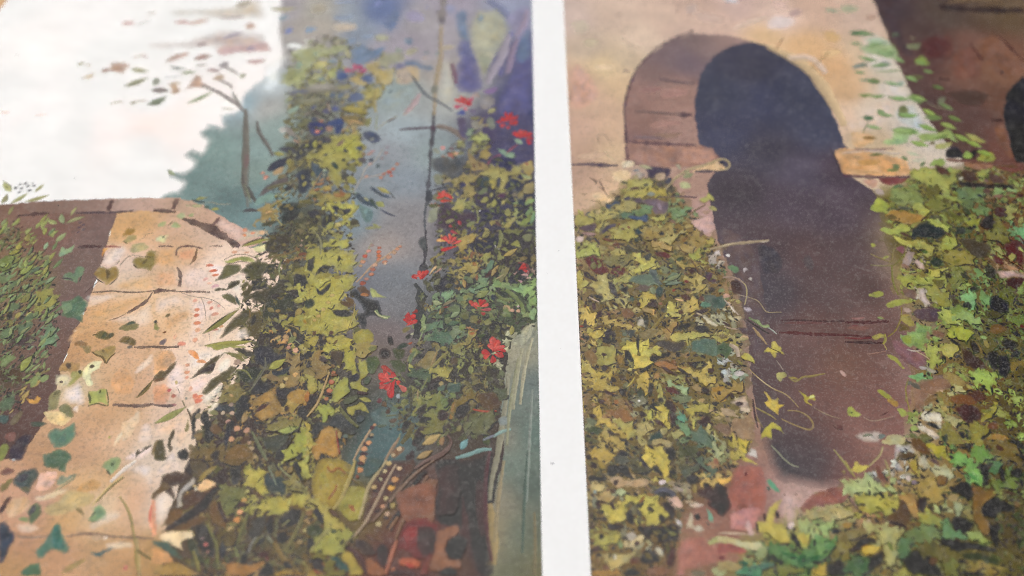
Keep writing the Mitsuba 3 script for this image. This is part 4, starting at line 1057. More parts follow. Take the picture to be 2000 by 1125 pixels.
b b08070 14 -1309 -402
b d0a868 18 -1246 -574
b d0b070 14 -1295 -602
b c8b070 19 -1309 -643
p 3a3a3c 0 -1492 -702 -1481 -665 -1444 -602 -1413 -615 -1364 -665 -1417 -696
p a07444 0 -1479 -745 -1427 -708 -1369 -671 -1334 -708 -1304 -758 -1281 -794 -1327 -830 -1392 -854 -1430 -830 -1444 -818 -1404 -782 -1358 -739 -1409 -751 -1450 -782
d 4f3a38 25 -1441 -800 -1368 -751
p 3a3838 0 -1352 -665 -1283 -659 -1203 -646 -1256 -690 -1279 -727 -1320 -727
p a87c40 0 -1276 -708 -1257 -677 -1201 -665 -1152 -684 -1142 -758 -1189 -751 -1217 -758 -1205 -806 -1213 -830 -1245 -806 -1254 -745
p b0984a 0 -1269 -721 -1239 -727 -1211 -758 -1213 -830 -1237 -818
d 443a38 35 -1277 -782 -1254 -782
p 3a2f34 0 -1199 -764 -1142 -758 -1130 -854 -1176 -848 -1203 -818
p 353a3e 0 -1560 -745 -1534 -696 -1491 -708 -1473 -782 -1492 -806 -1506 -854 -1540 -854
p 45484c 0 -1650 -758 -1594 -745 -1553 -782 -1566 -806 -1614 -794 -1689 -794
b b8a890 15 -1618 -806
b a08c80 15 -1581 -758
b b8a088 15 -1566 -806
l b88a58 40 -1498 -866 -1498 -800
b b89080 16 -1580 -857
b c89878 20 -1522 -896
b b08870 18 -1469 -908
b d09c78 19 -1545 -957
b a88c70 13 -1443 -978
b a08c70 16 -1423 -1012
b b09060 14 -1398 -1058
p 343838 0 -1787 -878 -1790 -806 -1763 -770 -1741 -794 -1760 -842 -1761 -890 -1738 -949 -1757 -966
d 8a7c64 34 -1760 -842 -1744 -806
p 353434 0 -1738 -806 -1698 -806 -1675 -866 -1643 -913 -1649 -972 -1673 -995 -1703 -925 -1700 -884 -1740 -854
d 8c8458 34 -1698 -806 -1640 -812
d 8a7048 51 -1749 -949 -1709 -925
d 6a5440 51 -1673 -878 -1607 -925
p 7c6038 0 -1770 -1012 -1740 -995 -1693 -1007 -1641 -984 -1582 -1001 -1562 -1075 -1679 -1078 -1756 -1078
p 343436 0 -1828 -1030 -1778 -1001 -1756 -1078 -1806 -1078
p 8c8048 0 -1808 -830 -1818 -890 -1805 -925 -1785 -913
d 3c3834 45 -1623 -1075 -1601 -1018
p 32323a 0 -1570 -1035 -1582 -937 -1586 -854 -1540 -854 -1553 -913 -1558 -1007
p 7a5a38 0 -1562 -1075 -1555 -1024 -1507 -978 -1435 -1007 -1407 -1041 -1412 -1078
d 5a4038 45 -1484 -984 -1447 -937
p 3a3430 0 -1447 -866 -1416 -848 -1367 -866 -1388 -878
p 8a7c44 0 -1369 -925 -1352 -890 -1312 -854 -1259 -830 -1200 -842 -1172 -878 -1178 -919 -1228 -925 -1291 -919 -1315 -913
l a5b058 45 -1297 -916 -1171 -884
s 6a6a30 6 -1235 -878 -1219 -908
s 6a6a30 6 -1219 -866 -1192 -902
p 4a4e48 0 -1377 -949 -1300 -937 -1221 -937 -1246 -995 -1295 -1041 -1351 -1007
s 7f8260 19 -1439 -913 -1394 -984 -1349 -1052 -1328 -1078
p 3a3836 0 -1295 -1041 -1238 -972 -1188 -925 -1231 -1018 -1228 -1078 -1278 -1078
p a8a444 0 -1228 -1041 -1214 -984 -1175 -937 -1136 -890 -1125 -890 -1100 -1078 -1150 -1041 -1174 -1030 -1201 -1078 -1223 -1078
p 3a3a38 0 -1173 -1078 -1161 -1041 -1136 -1024 -1141 -1064 -1145 -1078
d 7f6c44 45 -1951 -1052 -1950 -960
p 5c5238 0 -1956 -1030 -1950 -960 -1922 -960 -1899 -1012 -1871 -1064 -1890 -1078 -1945 -1078
p 4c4438 0 -1896 -949 -1875 -890 -1867 -925 -1874 -972 -1854 -1012 -1870 -1041 -1891 -995
p e9d9d4 0 -1890 -1078 -1851 -1024 -1821 -1064 -1823 -1078
p b8a848 0 -1119 -382 -1047 -382 -1059 -428 -1073 -464 -1095 -428
p b0a444 0 -1050 -408 -969 -375 -945 -375 -934 -428 -908 -441 -910 -481 -896 -571 -913 -577 -945 -545 -969 -487 -982 -428
p 9a8848 0 -921 -375 -867 -375 -818 -389 -803 -422 -858 -467 -899 -474 -910 -428
d 3a2a2c 24 -947 -389 -934 -428
d a08c50 36 -1157 -461 -1132 -422
p 4c443a 0 -1062 -454 -1048 -422 -988 -428 -981 -487 -993 -545 -1029 -487
p 9a7c4c 0 -1161 -428 -1126 -422 -1099 -493 -1067 -519 -1080 -602 -1127 -602 -1150 -519
p a89a48 0 -1177 -583 -1130 -577 -1097 -659 -1117 -684 -1165 -671
d 44343a 36 -1120 -467 -1070 -493
p 32363c 0 -910 -487 -890 -506 -874 -609 -891 -615 -933 -609 -948 -577 -912 -583 -897 -558
p aaa048 0 -884 -506 -857 -481 -823 -526 -825 -571 -867 -621 -853 -646 -814 -684 -849 -690 -910 -659 -926 -621 -874 -615
p 4f5c3c 0 -858 -474 -782 -454 -760 -500 -789 -571 -824 -577
d 4f5848 41 -842 -634 -812 -583
d 3c2e2c 72 -777 -441 -705 -441
d 7c7848 36 -839 -422 -793 -395
p 54583f 0 -714 -487 -655 -474 -604 -519 -614 -558 -660 -571 -685 -545
p 50543c 0 -708 -408 -624 -408 -620 -467 -678 -481
d 3c443c 36 -672 -408 -602 -382
d 8a8a50 36 -576 -402 -566 -467
d 6a7a58 26 -593 -506 -563 -422
l a8a458 36 -578 -564 -600 -500
p 5c6a54 0 -567 -545 -521 -532 -460 -571 -469 -609 -551 -609 -600 -583
d 34383c 36 -566 -467 -501 -461
p 8f7c50 0 -557 -513 -513 -454 -491 -422 -437 -428 -450 -519 -496 -545
s a89a58 18 -484 -545 -439 -506 -406 -461 -371 -428
s 98845c 13 -468 -519 -437 -428
p a8a050 0 -473 -532 -414 -532 -360 -545 -355 -596 -382 -590 -424 -577 -454 -564
p 8a8a50 0 -348 -415 -301 -389 -298 -467 -322 -461
d 54483c 48 -362 -493 -309 -493
d 98904c 24 -420 -408 -384 -402
f a04840 30 -740 -602 -735 -513
f b04c44 30 -671 -577 -758 -519
f d06058 35 -670 -590 -772 -574
f c85c54 26 -681 -609 -751 -612
f c45a54 33 -690 -634 -759 -653
f b84038 35 -659 -583 -696 -564
f c03830 47 -664 -590 -686 -721
f c06a60 35 -655 -634 -600 -677
f c04840 29 -655 -640 -651 -609
d a0b0b0 23 -645 -690 -643 -721
d 643c40 35 -759 -721 -739 -745
s 8a8c54 9 -513 -665 -482 -596
p 3a3438 0 -494 -684 -469 -609 -424 -583 -387 -602 -409 -646 -454 -671
d a89868 29 -409 -646 -405 -615
d 5c7068 35 -426 -665 -380 -646
p 4c5c54 0 -379 -659 -293 -615 -291 -671 -349 -690
s 6c6444 14 -566 -745 -554 -659
s a08c6c 10 -533 -721 -536 -671
s 58543c 14 -572 -830 -566 -745 -578 -646
p 8c8c4c 0 -562 -806 -542 -758 -509 -727 -447 -696 -441 -715 -485 -745 -529 -794 -549 -830
p 80844c 0 -445 -733 -394 -708 -352 -745 -351 -782 -385 -794 -421 -770
p 3c3034 0 -517 -794 -485 -745 -434 -727 -421 -770 -471 -788 -504 -818
p 88864c 0 -514 -842 -483 -794 -449 -776 -403 -782 -411 -854 -456 -866 -496 -854
d 3a3a38 25 -491 -839 -446 -842
d 483a34 52 -411 -854 -362 -800
s a07c4c 23 -295 -733 -329 -745 -333 -794 -343 -842
p 34322e 0 -320 -830 -317 -770 -289 -751 -285 -854
p 7c7c48 0 -466 -890 -422 -866 -381 -878 -408 -913 -452 -937
l 7c8a50 28 -473 -960 -397 -913
l c4a860 34 -483 -981 -390 -931
d 8a7050 28 -387 -995 -378 -943
p 3e3430 0 -542 -937 -512 -878 -467 -878 -475 -937 -516 -1007 -550 -995
s 70663e 28 -607 -984 -566 -925 -547 -866
p 38302e 0 -611 -925 -605 -854 -560 -842 -568 -890
s 9a9c78 11 -629 -984 -617 -925
l b08c5c 36 -523 -1070 -425 -1018
d 705854 17 -368 -1041 -332 -978
d 3c3430 28 -526 -1018 -472 -984
s c0a070 14 -1144 -830 -1115 -788 -1092 -745 -1072 -671 -1057 -596 -1050 -558
b a06c50 15 -1026 -564
b b07058 18 -1031 -621
b b87858 17 -1037 -671
b a8744c 14 -1049 -721
d 4a2c34 17 -1064 -690 -1022 -696
d 7a4a3c 18 -1041 -583 -1001 -577
p a8a44c 0 -1011 -646 -980 -609 -941 -590 -929 -646 -920 -677 -972 -733 -994 -745 -1018 -733 -1011 -696
p a5a648 0 -1086 -794 -1067 -758 -1040 -745 -1002 -770 -994 -794 -1025 -818 -1033 -854 -1051 -842
p 3a3034 0 -1162 -696 -1094 -684 -1098 -745 -1133 -782 -1149 -794
d a8642c 29 -1155 -745 -1153 -677
p a99c44 0 -933 -770 -877 -758 -845 -733 -804 -794 -803 -806 -839 -788 -880 -782 -881 -830 -918 -806
l a8a04c 29 -792 -736 -870 -715
d 443038 23 -884 -684 -814 -690
d 5c6048 41 -953 -745 -870 -708
p 383a3c 0 -831 -751 -797 -745 -782 -782 -805 -782
d 9a9448 17 -852 -659 -816 -671
p 3e4040 0 -1095 -854 -1026 -866 -982 -794 -927 -824 -876 -884 -859 -937 -915 -937 -972 -890 -1035 -884 -1093 -960 -1111 -913
s 74744c 21 -967 -776 -914 -842 -852 -890
d 42484a 46 -868 -842 -823 -842
p 52686a 0 -792 -806 -737 -770 -643 -794 -626 -878 -717 -878 -788 -842
d 54403c 34 -707 -794 -683 -806
d 68786a 35 -680 -770 -643 -794
d 5a4c40 29 -685 -854 -640 -842
s 807c54 9 -704 -824 -647 -818
p b07c38 0 -1069 -972 -1054 -913 -1024 -878 -989 -890 -966 -937 -954 -995 -937 -1052 -969 -1064 -1005 -1041 -1027 -1041 -1045 -1078 -1080 -1064 -1096 -984
s a04430 8 -972 -908 -955 -984 -938 -1041
p b8a444 0 -1138 -878 -1114 -884 -1097 -972 -1091 -1064 -1112 -1078
p 343638 0 -1103 -972 -1105 -866 -1063 -884 -1067 -949
p 323436 0 -1044 -1041 -1028 -1035 -1000 -1078 -1039 -1078
d 5c6a68 23 -932 -937 -903 -949
s b89878 14 -861 -1078 -840 -1018 -812 -960 -783 -902 -763 -872
d 54383c 28 -789 -896 -762 -884
d 3c3c40 28 -796 -943 -762 -943
d 44343a 28 -821 -984 -781 -989
b c09068 17 -787 -978
b c09470 20 -807 -1012
b 988868 12 -775 -931
b b08868 11 -763 -875
d 48343a 28 -832 -1041 -782 -1041
b c09068 20 -813 -1064
s a08468 19 -689 -1078 -660 -1018 -621 -949
d 7c5c48 50 -657 -1058 -589 -1007
b b8a080 17 -616 -1012
b b09878 13 -647 -1047
p 3e2c30 0 -585 -1052 -538 -1007 -522 -1078 -578 -1078
p dccabc 0 -1921 -1112 -1883 -1106 -1870 -1067 -1801 -1078 -1762 -1129 -1799 -1140 -1854 -1140 -1884 -1151 -1901 -1201 -1915 -1212
p eadcd4 0 -1886 -1288 -1860 -1261 -1824 -1250 -1792 -1299 -1795 -1331 -1819 -1394 -1839 -1447 -1866 -1352
p e8dad0 0 -1775 -1299 -1772 -1239 -1729 -1184 -1707 -1157 -1687 -1201 -1713 -1234 -1752 -1256 -1730 -1309 -1736 -1331 -1774 -1331
p dcb888 0 -1679 -1212 -1648 -1179 -1591 -1190 -1576 -1206 -1633 -1250 -1674 -1239
p e4c8a0 0 -1832 -1478 -1775 -1447 -1659 -1447 -1639 -1488 -1711 -1498 -1692 -1539 -1673 -1554 -1749 -1518 -1795 -1503
p 4e4034 0 -1884 -1151 -1821 -1140 -1766 -1140 -1736 -1151 -1735 -1179 -1783 -1212 -1812 -1228 -1785 -1256 -1787 -1293 -1816 -1261 -1854 -1239 -1876 -1239
p 6a5840 0 -1912 -1272 -1883 -1206 -1865 -1190 -1815 -1217 -1861 -1256 -1905 -1299
p 3e3838 0 -1768 -1129 -1759 -1067 -1681 -1067 -1631 -1095 -1634 -1134 -1682 -1201 -1710 -1140 -1727 -1168
p 5e5240 0 -1756 -1078 -1679 -1078 -1639 -1112 -1678 -1190 -1709 -1145
d a08848 33 -1677 -1195 -1595 -1106
p 5c4030 0 -1750 -1266 -1701 -1239 -1661 -1250 -1616 -1228 -1565 -1206 -1567 -1256 -1635 -1299 -1702 -1342 -1732 -1352 -1740 -1315
p 6f5634 0 -1831 -1436 -1811 -1384 -1789 -1336 -1734 -1342 -1719 -1363 -1763 -1405 -1801 -1426
p 3a3034 0 -1824 -1467 -1763 -1405 -1719 -1363 -1664 -1315 -1613 -1245 -1564 -1212 -1542 -1217 -1576 -1266 -1587 -1320 -1624 -1352 -1690 -1400 -1748 -1426 -1786 -1447
p 6a4a34 0 -1773 -1457 -1708 -1415 -1641 -1373 -1575 -1384 -1644 -1415 -1690 -1447
p d89878 0 -1908 -1288 -1887 -1283 -1839 -1447 -1843 -1478 -1864 -1478
p 4a5a50 0 -1860 -1493 -1818 -1493 -1774 -1503 -1711 -1549 -1659 -1599 -1702 -1589 -1749 -1569 -1798 -1534 -1857 -1508
p c09060 0 -1853 -1524 -1809 -1534 -1736 -1579 -1719 -1609 -1792 -1609 -1832 -1614
p a5854c 0 -1817 -1634 -1761 -1609 -1689 -1604 -1619 -1639 -1561 -1671 -1809 -1671
s 6a5a38 16 -1697 -1589 -1632 -1629 -1574 -1659
p 3f3838 0 -1616 -1173 -1550 -1112 -1518 -1168 -1533 -1206 -1565 -1206
p 333338 0 -1528 -1112 -1461 -1112 -1453 -1162 -1466 -1212 -1488 -1212 -1505 -1179
p 7a5c38 0 -1587 -1089 -1547 -1067 -1436 -1067 -1461 -1112 -1518 -1106
p 7c7848 0 -1545 -1288 -1548 -1239 -1522 -1206 -1475 -1223 -1443 -1217 -1417 -1245 -1431 -1288 -1465 -1342 -1480 -1373 -1519 -1342
p b0a044 0 -1453 -1129 -1416 -1118 -1379 -1140 -1336 -1134 -1340 -1179 -1317 -1223 -1321 -1266 -1386 -1234 -1413 -1201 -1431 -1162
d 5c4a34 22 -1385 -1239 -1312 -1288
b b8a860 14 -1406 -1245
b c0985c 16 -1416 -1293
b d09c70 18 -1428 -1352
b c89058 19 -1434 -1392
b b8a070 19 -1460 -1441
b a89468 16 -1465 -1503
b b09c70 13 -1450 -1539
d 4a382c 32 -1441 -1320 -1406 -1309
s 4a382c 22 -1548 -1299 -1527 -1352 -1485 -1405
p 6c5434 0 -1589 -1309 -1562 -1283 -1523 -1373 -1483 -1415 -1488 -1447 -1548 -1415 -1588 -1373
s 7c7c50 16 -1412 -1518 -1407 -1457 -1390 -1400 -1384 -1342
p 6a5a30 0 -1535 -1426 -1477 -1452 -1435 -1447 -1421 -1529 -1471 -1539 -1511 -1498
p 3a3838 0 -1657 -1426 -1603 -1405 -1573 -1447 -1530 -1508 -1510 -1559 -1535 -1589 -1585 -1549 -1625 -1508
b a0605c 13 -1575 -1518
b 6c5c5c 12 -1597 -1488
b 7c6058 12 -1558 -1554
s 86864c 16 -1590 -1415 -1554 -1467 -1517 -1518 -1506 -1579 -1484 -1639
p 34383c 0 -1503 -1539 -1491 -1488 -1461 -1539 -1462 -1589 -1483 -1589
p 505040 0 -1680 -1498 -1639 -1488 -1594 -1559 -1552 -1609 -1594 -1609 -1631 -1579
s 9a8c48 19 -1632 -1549 -1606 -1599 -1581 -1649
s 90985c 11 -1421 -1529 -1400 -1589 -1400 -1559
p 3c4444 0 -1333 -1157 -1314 -1134 -1285 -1179 -1249 -1162 -1214 -1179 -1196 -1266 -1235 -1256 -1308 -1245 -1325 -1201
s 788070 11 -1318 -1112 -1281 -1168 -1258 -1212
s a09c6c 11 -1269 -1101 -1218 -1151 -1152 -1190 -1090 -1239
p b5a848 0 -1382 -1320 -1321 -1299 -1250 -1266 -1193 -1283 -1141 -1266 -1085 -1277 -1078 -1331 -1166 -1320 -1167 -1352 -1201 -1379 -1245 -1368 -1271 -1342 -1347 -1336
p 302e34 0 -1232 -1384 -1180 -1373 -1165 -1331 -1098 -1342 -1102 -1394 -1140 -1426 -1201 -1415
p 35302e 0 -1286 -1415 -1271 -1373 -1240 -1405 -1232 -1457 -1262 -1467
s 80805c 11 -1237 -1384 -1219 -1436 -1229 -1478
s 9a9460 9 -1199 -1426 -1161 -1394
p 33292e 0 -1218 -1478 -1201 -1447 -1163 -1452 -1152 -1493 -1180 -1518 -1208 -1508
p 4c4a44 0 -1370 -1457 -1339 -1384 -1289 -1363 -1283 -1436 -1303 -1478 -1342 -1498
s 84847c 16 -1347 -1559 -1340 -1508 -1323 -1483
p 343436 0 -1324 -1539 -1315 -1498 -1292 -1478 -1269 -1488 -1286 -1518
s 8c8c78 16 -1266 -1478 -1234 -1508
p 303238 0 -1386 -1609 -1387 -1569 -1364 -1554 -1344 -1579 -1353 -1614
d 4c3434 31 -1298 -1574 -1242 -1559
d 6c3434 21 -1252 -1599 -1245 -1574
s 9c7c48 26 -1224 -1508 -1183 -1569 -1134 -1619 -1077 -1659
s 8a8050 21 -1159 -1554 -1136 -1498 -1101 -1405 -1092 -1352
p 302f34 0 -1169 -1629 -1154 -1589 -1102 -1629 -1110 -1644
p a86c3c 0 -1458 -1614 -1398 -1599 -1352 -1624 -1273 -1599 -1255 -1614 -1277 -1639 -1344 -1671 -1406 -1671 -1440 -1654
p 36362e 0 -1292 -1671 -1257 -1634 -1246 -1604 -1205 -1629 -1209 -1671
p 8c7038 0 -1201 -1659 -1142 -1639 -1035 -1659 -1034 -1671 -1199 -1671
p 36382c 0 -1189 -1078 -1156 -1078 -1136 -1145 -1102 -1190 -1135 -1190 -1163 -1145
d 94743c 33 -1201 -1151 -1185 -1112
p 8a7c44 0 -1207 -1190 -1166 -1168 -1093 -1223 -1087 -1266 -1177 -1245
p b0ac4c 0 -1145 -1078 -1102 -1067 -1087 -1184 -1111 -1168 -1139 -1123
b b09c60 13 -1074 -1447
b 907c58 16 -1093 -1503
p 5a5438 0 -1132 -1559 -1095 -1524 -1052 -1529 -1048 -1559 -1098 -1579
p a89038 0 -1041 -1067 -935 -1067 -853 -1112 -876 -1201 -892 -1256 -927 -1331 -979 -1352 -1054 -1266 -1076 -1179
p b0a040 0 -1036 -1151 -1005 -1134 -976 -1190 -970 -1239 -996 -1212 -1025 -1195
s a06c38 17 -996 -1112 -970 -1151 -941 -1112 -893 -1151
s 985c34 13 -970 -1288 -938 -1239 -935 -1212
p a49840 0 -927 -1331 -864 -1217 -787 -1223 -761 -1261 -777 -1320 -782 -1384 -844 -1405 -892 -1363
p 9c5f34 0 -865 -1309 -831 -1320 -817 -1357 -839 -1352
s 7c6030 11 -863 -1173 -821 -1206 -781 -1228
d 6c603c 22 -839 -1190 -786 -1228
s c0a860 24 -937 -1342 -900 -1283 -876 -1206 -856 -1134 -850 -1078
b b88058 20 -818 -1129
b b89468 13 -808 -1084
d 7c4c38 22 -836 -1162 -819 -1173
d 503838 22 -838 -1095 -798 -1101
p 4c5c58 0 -801 -1067 -701 -1067 -718 -1129 -759 -1168 -792 -1168
p 5a4238 0 -747 -1179 -667 -1078 -500 -1078 -600 -1234 -696 -1384 -767 -1426 -782 -1384 -761 -1261
s b0a078 19 -797 -1394 -778 -1309 -769 -1234 -746 -1184 -707 -1129 -678 -1078
s b09c80 16 -853 -1518 -815 -1478 -768 -1421 -732 -1342 -696 -1256 -660 -1168 -626 -1101
s 8a7060 18 -727 -1405 -668 -1336 -619 -1266 -549 -1179 -486 -1123 -422 -1078
b c0b088 13 -684 -1140
b b8a070 17 -666 -1095
b b8a880 15 -708 -1184
b c0a068 16 -735 -1223
d 402c34 16 -726 -1162 -701 -1201
d 402c34 16 -741 -1239 -708 -1250
b c8b088 15 -608 -1123
b b8885c 19 -626 -1184
b c8984c 20 -641 -1228
b c8b078 14 -667 -1283
b c0a060 17 -626 -1320
b b8886c 14 -680 -1326
b b89c80 14 -655 -1363
b 9a8c78 11 -593 -1288
b b0a078 18 -694 -1415
d 3f2c30 16 -721 -1352 -689 -1342
d 3f2c30 18 -675 -1379 -643 -1384
d 3f2c30 16 -650 -1299 -641 -1342
d 3f2c30 13 -663 -1195 -623 -1223
p 332c30 0 -660 -1436 -631 -1394 -593 -1331 -586 -1277 -546 -1223 -516 -1179 -496 -1151 -464 -1129 -452 -1145 -504 -1201 -533 -1261 -571 -1336 -574 -1373 -608 -1415 -616 -1452
s a08070 16 -582 -1342 -554 -1277 -525 -1212
s 8c6c54 18 -638 -1447 -619 -1415 -595 -1379
s 8a6c58 21 -602 -1498 -585 -1447 -567 -1394 -534 -1320 -501 -1256 -451 -1162
p 303236 0 -421 -1101 -390 -1067 -267 -1067 -255 -1457 -289 -1405 -309 -1426 -374 -1415 -407 -1384 -406 -1299 -388 -1223 -401 -1179 -408 -1145
p 5a4438 0 -406 -1184 -363 -1162 -309 -1151 -329 -1190 -366 -1212
d 4a3c38 32 -344 -1352 -338 -1245
p 7f5c48 0 -523 -1245 -450 -1184 -390 -1179 -409 -1234 -405 -1309 -407 -1384 -416 -1415 -504 -1384 -557 -1384
p 6a3434 0 -565 -1426 -514 -1384 -439 -1384 -384 -1426 -375 -1498 -408 -1569 -439 -1589 -522 -1589 -587 -1559 -589 -1529
d 8a3a34 69 -538 -1508 -501 -1426
p 443234 0 -490 -1426 -416 -1426 -375 -1488 -398 -1559 -449 -1589 -494 -1539
p 604038 0 -589 -1534 -547 -1539 -491 -1589 -553 -1594 -586 -1569
p 9c5840 0 -585 -1589 -523 -1584 -459 -1599 -462 -1639 -520 -1629 -573 -1614
d a44434 21 -542 -1609 -488 -1629
p 88604c 0 -393 -1457 -341 -1436 -288 -1415 -265 -1457 -338 -1498 -346 -1549 -323 -1599 -261 -1589 -259 -1639 -322 -1629 -373 -1654 -426 -1639 -403 -1574
p 2e3034 0 -341 -1549 -327 -1508 -286 -1478 -254 -1478 -251 -1589 -303 -1594
p 2e3034 0 -367 -1671 -348 -1639 -301 -1634 -274 -1663 -274 -1671
p 6a3c30 0 -460 -1671 -458 -1609 -429 -1579 -403 -1569 -426 -1639 -424 -1671
s b0705c 23 -636 -1663 -621 -1599 -604 -1539 -592 -1498
p 3c3034 0 -690 -1584 -694 -1539 -665 -1508 -630 -1544 -630 -1609 -644 -1629 -677 -1609
p 463c34 0 -818 -1508 -762 -1488 -704 -1539 -691 -1569 -753 -1574 -799 -1539
s 6a5034 23 -758 -1467 -709 -1488 -665 -1503
p 8a5c40 0 -752 -1589 -711 -1584 -665 -1629 -632 -1649 -641 -1671 -724 -1671
s 5a3c30 23 -841 -1534 -785 -1569 -750 -1609 -735 -1659
d a06850 21 -612 -1639 -592 -1639
p 4a302e 0 -621 -1663 -581 -1639 -487 -1649 -486 -1671 -620 -1671
p a59c48 0 -1004 -1498 -958 -1436 -892 -1457 -839 -1457 -825 -1493 -852 -1534 -900 -1569 -974 -1569 -1017 -1559
p b0a24a 0 -1090 -1245 -1054 -1272 -993 -1320 -944 -1373 -888 -1394 -862 -1436 -905 -1436 -969 -1436 -986 -1384 -1029 -1336 -1084 -1288
d 5a4430 21 -958 -1347 -905 -1384
p 30343c 0 -1045 -1342 -1020 -1326 -980 -1384 -971 -1415 -1010 -1405
d 8a6448 32 -1073 -1373 -1050 -1342
d a88460 21 -1068 -1410 -1053 -1400
p 4a5038 0 -1066 -1426 -992 -1421 -977 -1452 -1015 -1488 -1060 -1472
d 4f5a34 27 -940 -1452 -903 -1452
d 4c4c34 26 -885 -1524 -867 -1488
s a89c58 23 -1027 -1559 -1002 -1508 -966 -1462 -937 -1431
p 302e34 0 -1058 -1488 -1017 -1478 -1008 -1508 -1029 -1549 -1050 -1549
d 4c4c28 26 -995 -1569 -972 -1544
p b09a3c 0 -850 -1549 -817 -1569 -770 -1619 -744 -1671 -827 -1671 -821 -1629 -874 -1574
p 33524c 0 -931 -1579 -889 -1574 -855 -1599 -820 -1639 -828 -1659 -860 -1649 -895 -1614
p 3a2a2c 0 -1039 -1589 -1005 -1574 -964 -1609 -934 -1644 -963 -1654 -1008 -1629
d 8c3028 13 -1007 -1639 -958 -1659
p 7c7438 0 -1048 -1559 -1016 -1569 -930 -1584 -904 -1629 -860 -1649 -832 -1671 -925 -1671 -935 -1634 -982 -1589
p a08038 0 -1038 -1639 -1006 -1644 -972 -1671 -1034 -1671
d 8f9fae 63 -1378 2378 -1192 2401
d 8f9ab4 32 -1398 2549 -1208 2561
d 8f9ea8 70 -1782 2356 -1710 2401
p 6474a0 0 -997 2311 -953 2345 -914 2457 -869 2480 -861 2378 -884 2267 -918 2201 -945 2245
d 7f85b0 48 -1068 2503 -1019 2572
d 8088b0 54 -1705 2201 -1668 2267
d 7f92bc 62 -1560 2212 -1482 2267
d 8090b0 61 -1208 2093 -1176 2157
p 6c80a4 0 -1185 1945 -1195 2050 -1102 2104 -1055 2018 -945 2061 -982 1955 -1053 1914 -1080 1872 -1179 1893
p 6880a8 0 -1061 1997 -1005 2050 -931 2071 -968 1976 -1025 1934
d 8496b8 46 -1138 2168 -1040 2190
d 8090ac 69 -780 2093 -768 2157
s f3f3f4 46 -1678 2071 -1570 2061
p f3f3f4 0 -1814 1872 -1710 1976 -1642 2029 -1643 1934 -1691 1852 -1663 1660 -1714 1610 -1787 1610
d e8ecec 46 -1680 2082 -1538 2050
p b8b98a 0 -1636 1934 -1633 2018 -1523 2050 -1369 2040 -1237 2082 -1218 2050 -1289 1997 -1390 1955 -1457 1893 -1491 1811 -1559 1872 -1589 1976
p b4b47c 0 -1658 1680 -1660 1790 -1608 1841 -1545 1821 -1514 1872 -1479 1720 -1533 1680
p 9a9c6a 0 -1647 1750 -1603 1811 -1575 1770 -1611 1710
p bdb678 0 -1472 1893 -1356 1924 -1360 1831 -1433 1821
l b8b888 52 -1457 1720 -1355 1790
p bab678 0 -1335 1750 -1327 1811 -1272 1852 -1273 1730
d 7a90a8 38 -1354 1914 -1279 1914
d 7f98a0 30 -1407 1730 -1347 1730
d 6070a0 15 -1284 1821 -1191 1720
p 5568a4 0 -1275 1740 -1275 1811 -1240 1831 -1198 1790 -1199 1730 -1242 1710
d 8fa096 45 -1569 1831 -1558 1914
d 8c9c90 45 -1460 1976 -1440 1997
d bcb68c 45 -1238 2018 -1200 1945
f c07888 52 -1133 1811 -1225 1831
f b85a78 52 -1134 1821 -1102 1872
f bc6880 37 -1141 1811 -1156 1882
f b06480 45 -1124 1790 -1061 1831
p bfa96c 0 -1082 1893 -979 1924 -956 1831 -852 1831 -850 1710 -928 1670 -973 1680 -996 1770 -1063 1852
p 5a6a9c 0 -1097 1740 -1071 1780 -1003 1770 -1003 1690 -1048 1690
p b4a470 0 -1185 1730 -1144 1770 -1064 1710 -1032 1680 -1105 1670
s 909080 44 -1595 1600 -1393 1620 -1249 1640 -1103 1650
d 94948a 66 -1472 1660 -1267 1670
d 6a7080 44 -1594 1591 -1452 1620
d a0986c 44 -1266 1660 -1149 1670
p b8a860 0 -1068 1591 -1059 1650 -985 1650 -930 1610 -925 1552 -976 1542 -1034 1542
s b8a868 29 -977 1640 -980 1513 -957 1417
p 58648c 0 -1178 1532 -1149 1600 -1084 1610 -1047 1532 -1103 1503
d 5f6c88 51 -1298 1561 -1258 1591
d 5f6c88 44 -1231 1552 -1208 1600
d a09878 36 -1195 1552 -1155 1591
s a8a488 12 -1250 1591 -1244 1532
d a89c74 44 -1438 1513 -1391 1542
p a89a5c 0 -1105 1522 -1047 1532 -999 1474 -1026 1455 -1085 1474
l b5a050 65 -1213 1455 -992 1398
d 5a5c70 36 -1414 1445 -1383 1484
d 5c5c74 50 -1341 1436 -1280 1407
d 4f5880 58 -1262 1436 -1229 1465
s b09a88 12 -1307 1513 -1282 1426
d 8f8a74 44 -1527 1532 -1341 1552
d 8fa39c 51 -1584 1417 -1505 1474
d 707858 29 -1028 1640 -1012 1620
d 807c60 29 -944 1690 -929 1680
p a8a488 0 -995 1934 -925 1997 -812 2018 -783 1924 -826 1893 -958 1852
d 74748c 67 -849 1893 -790 1811
d 7c86a0 45 -798 1914 -675 1872
p b0a080 0 -765 1872 -674 1852 -665 1710 -724 1710 -840 1680 -850 1811
d 80787c 30 -832 1770 -809 1760
d 8c9488 46 -867 2040 -805 2018
d b0ac94 77 -1031 2168 -921 2147
d b8aa9c 93 -1366 2278 -1165 2278
d b8b090 47 -1864 2480 -1658 2480
d a39c8c 118 -1553 2457 -1424 2503
b a8a49c 12 -822 1532
b a8a49c 12 -848 1493
s c0aaa4 29 -671 1561 -708 1455 -761 1393
p 8f9e9c 0 -922 1513 -845 1650 -706 1660 -729 1552 -838 1455 -891 1393
d 6f7a88 29 -877 1591 -867 1640
s 66707c 18 -744 1790 -695 1710 -662 1650
k 8f8680 48 -534 2596 -536 2457 -540 2367 -537 2300
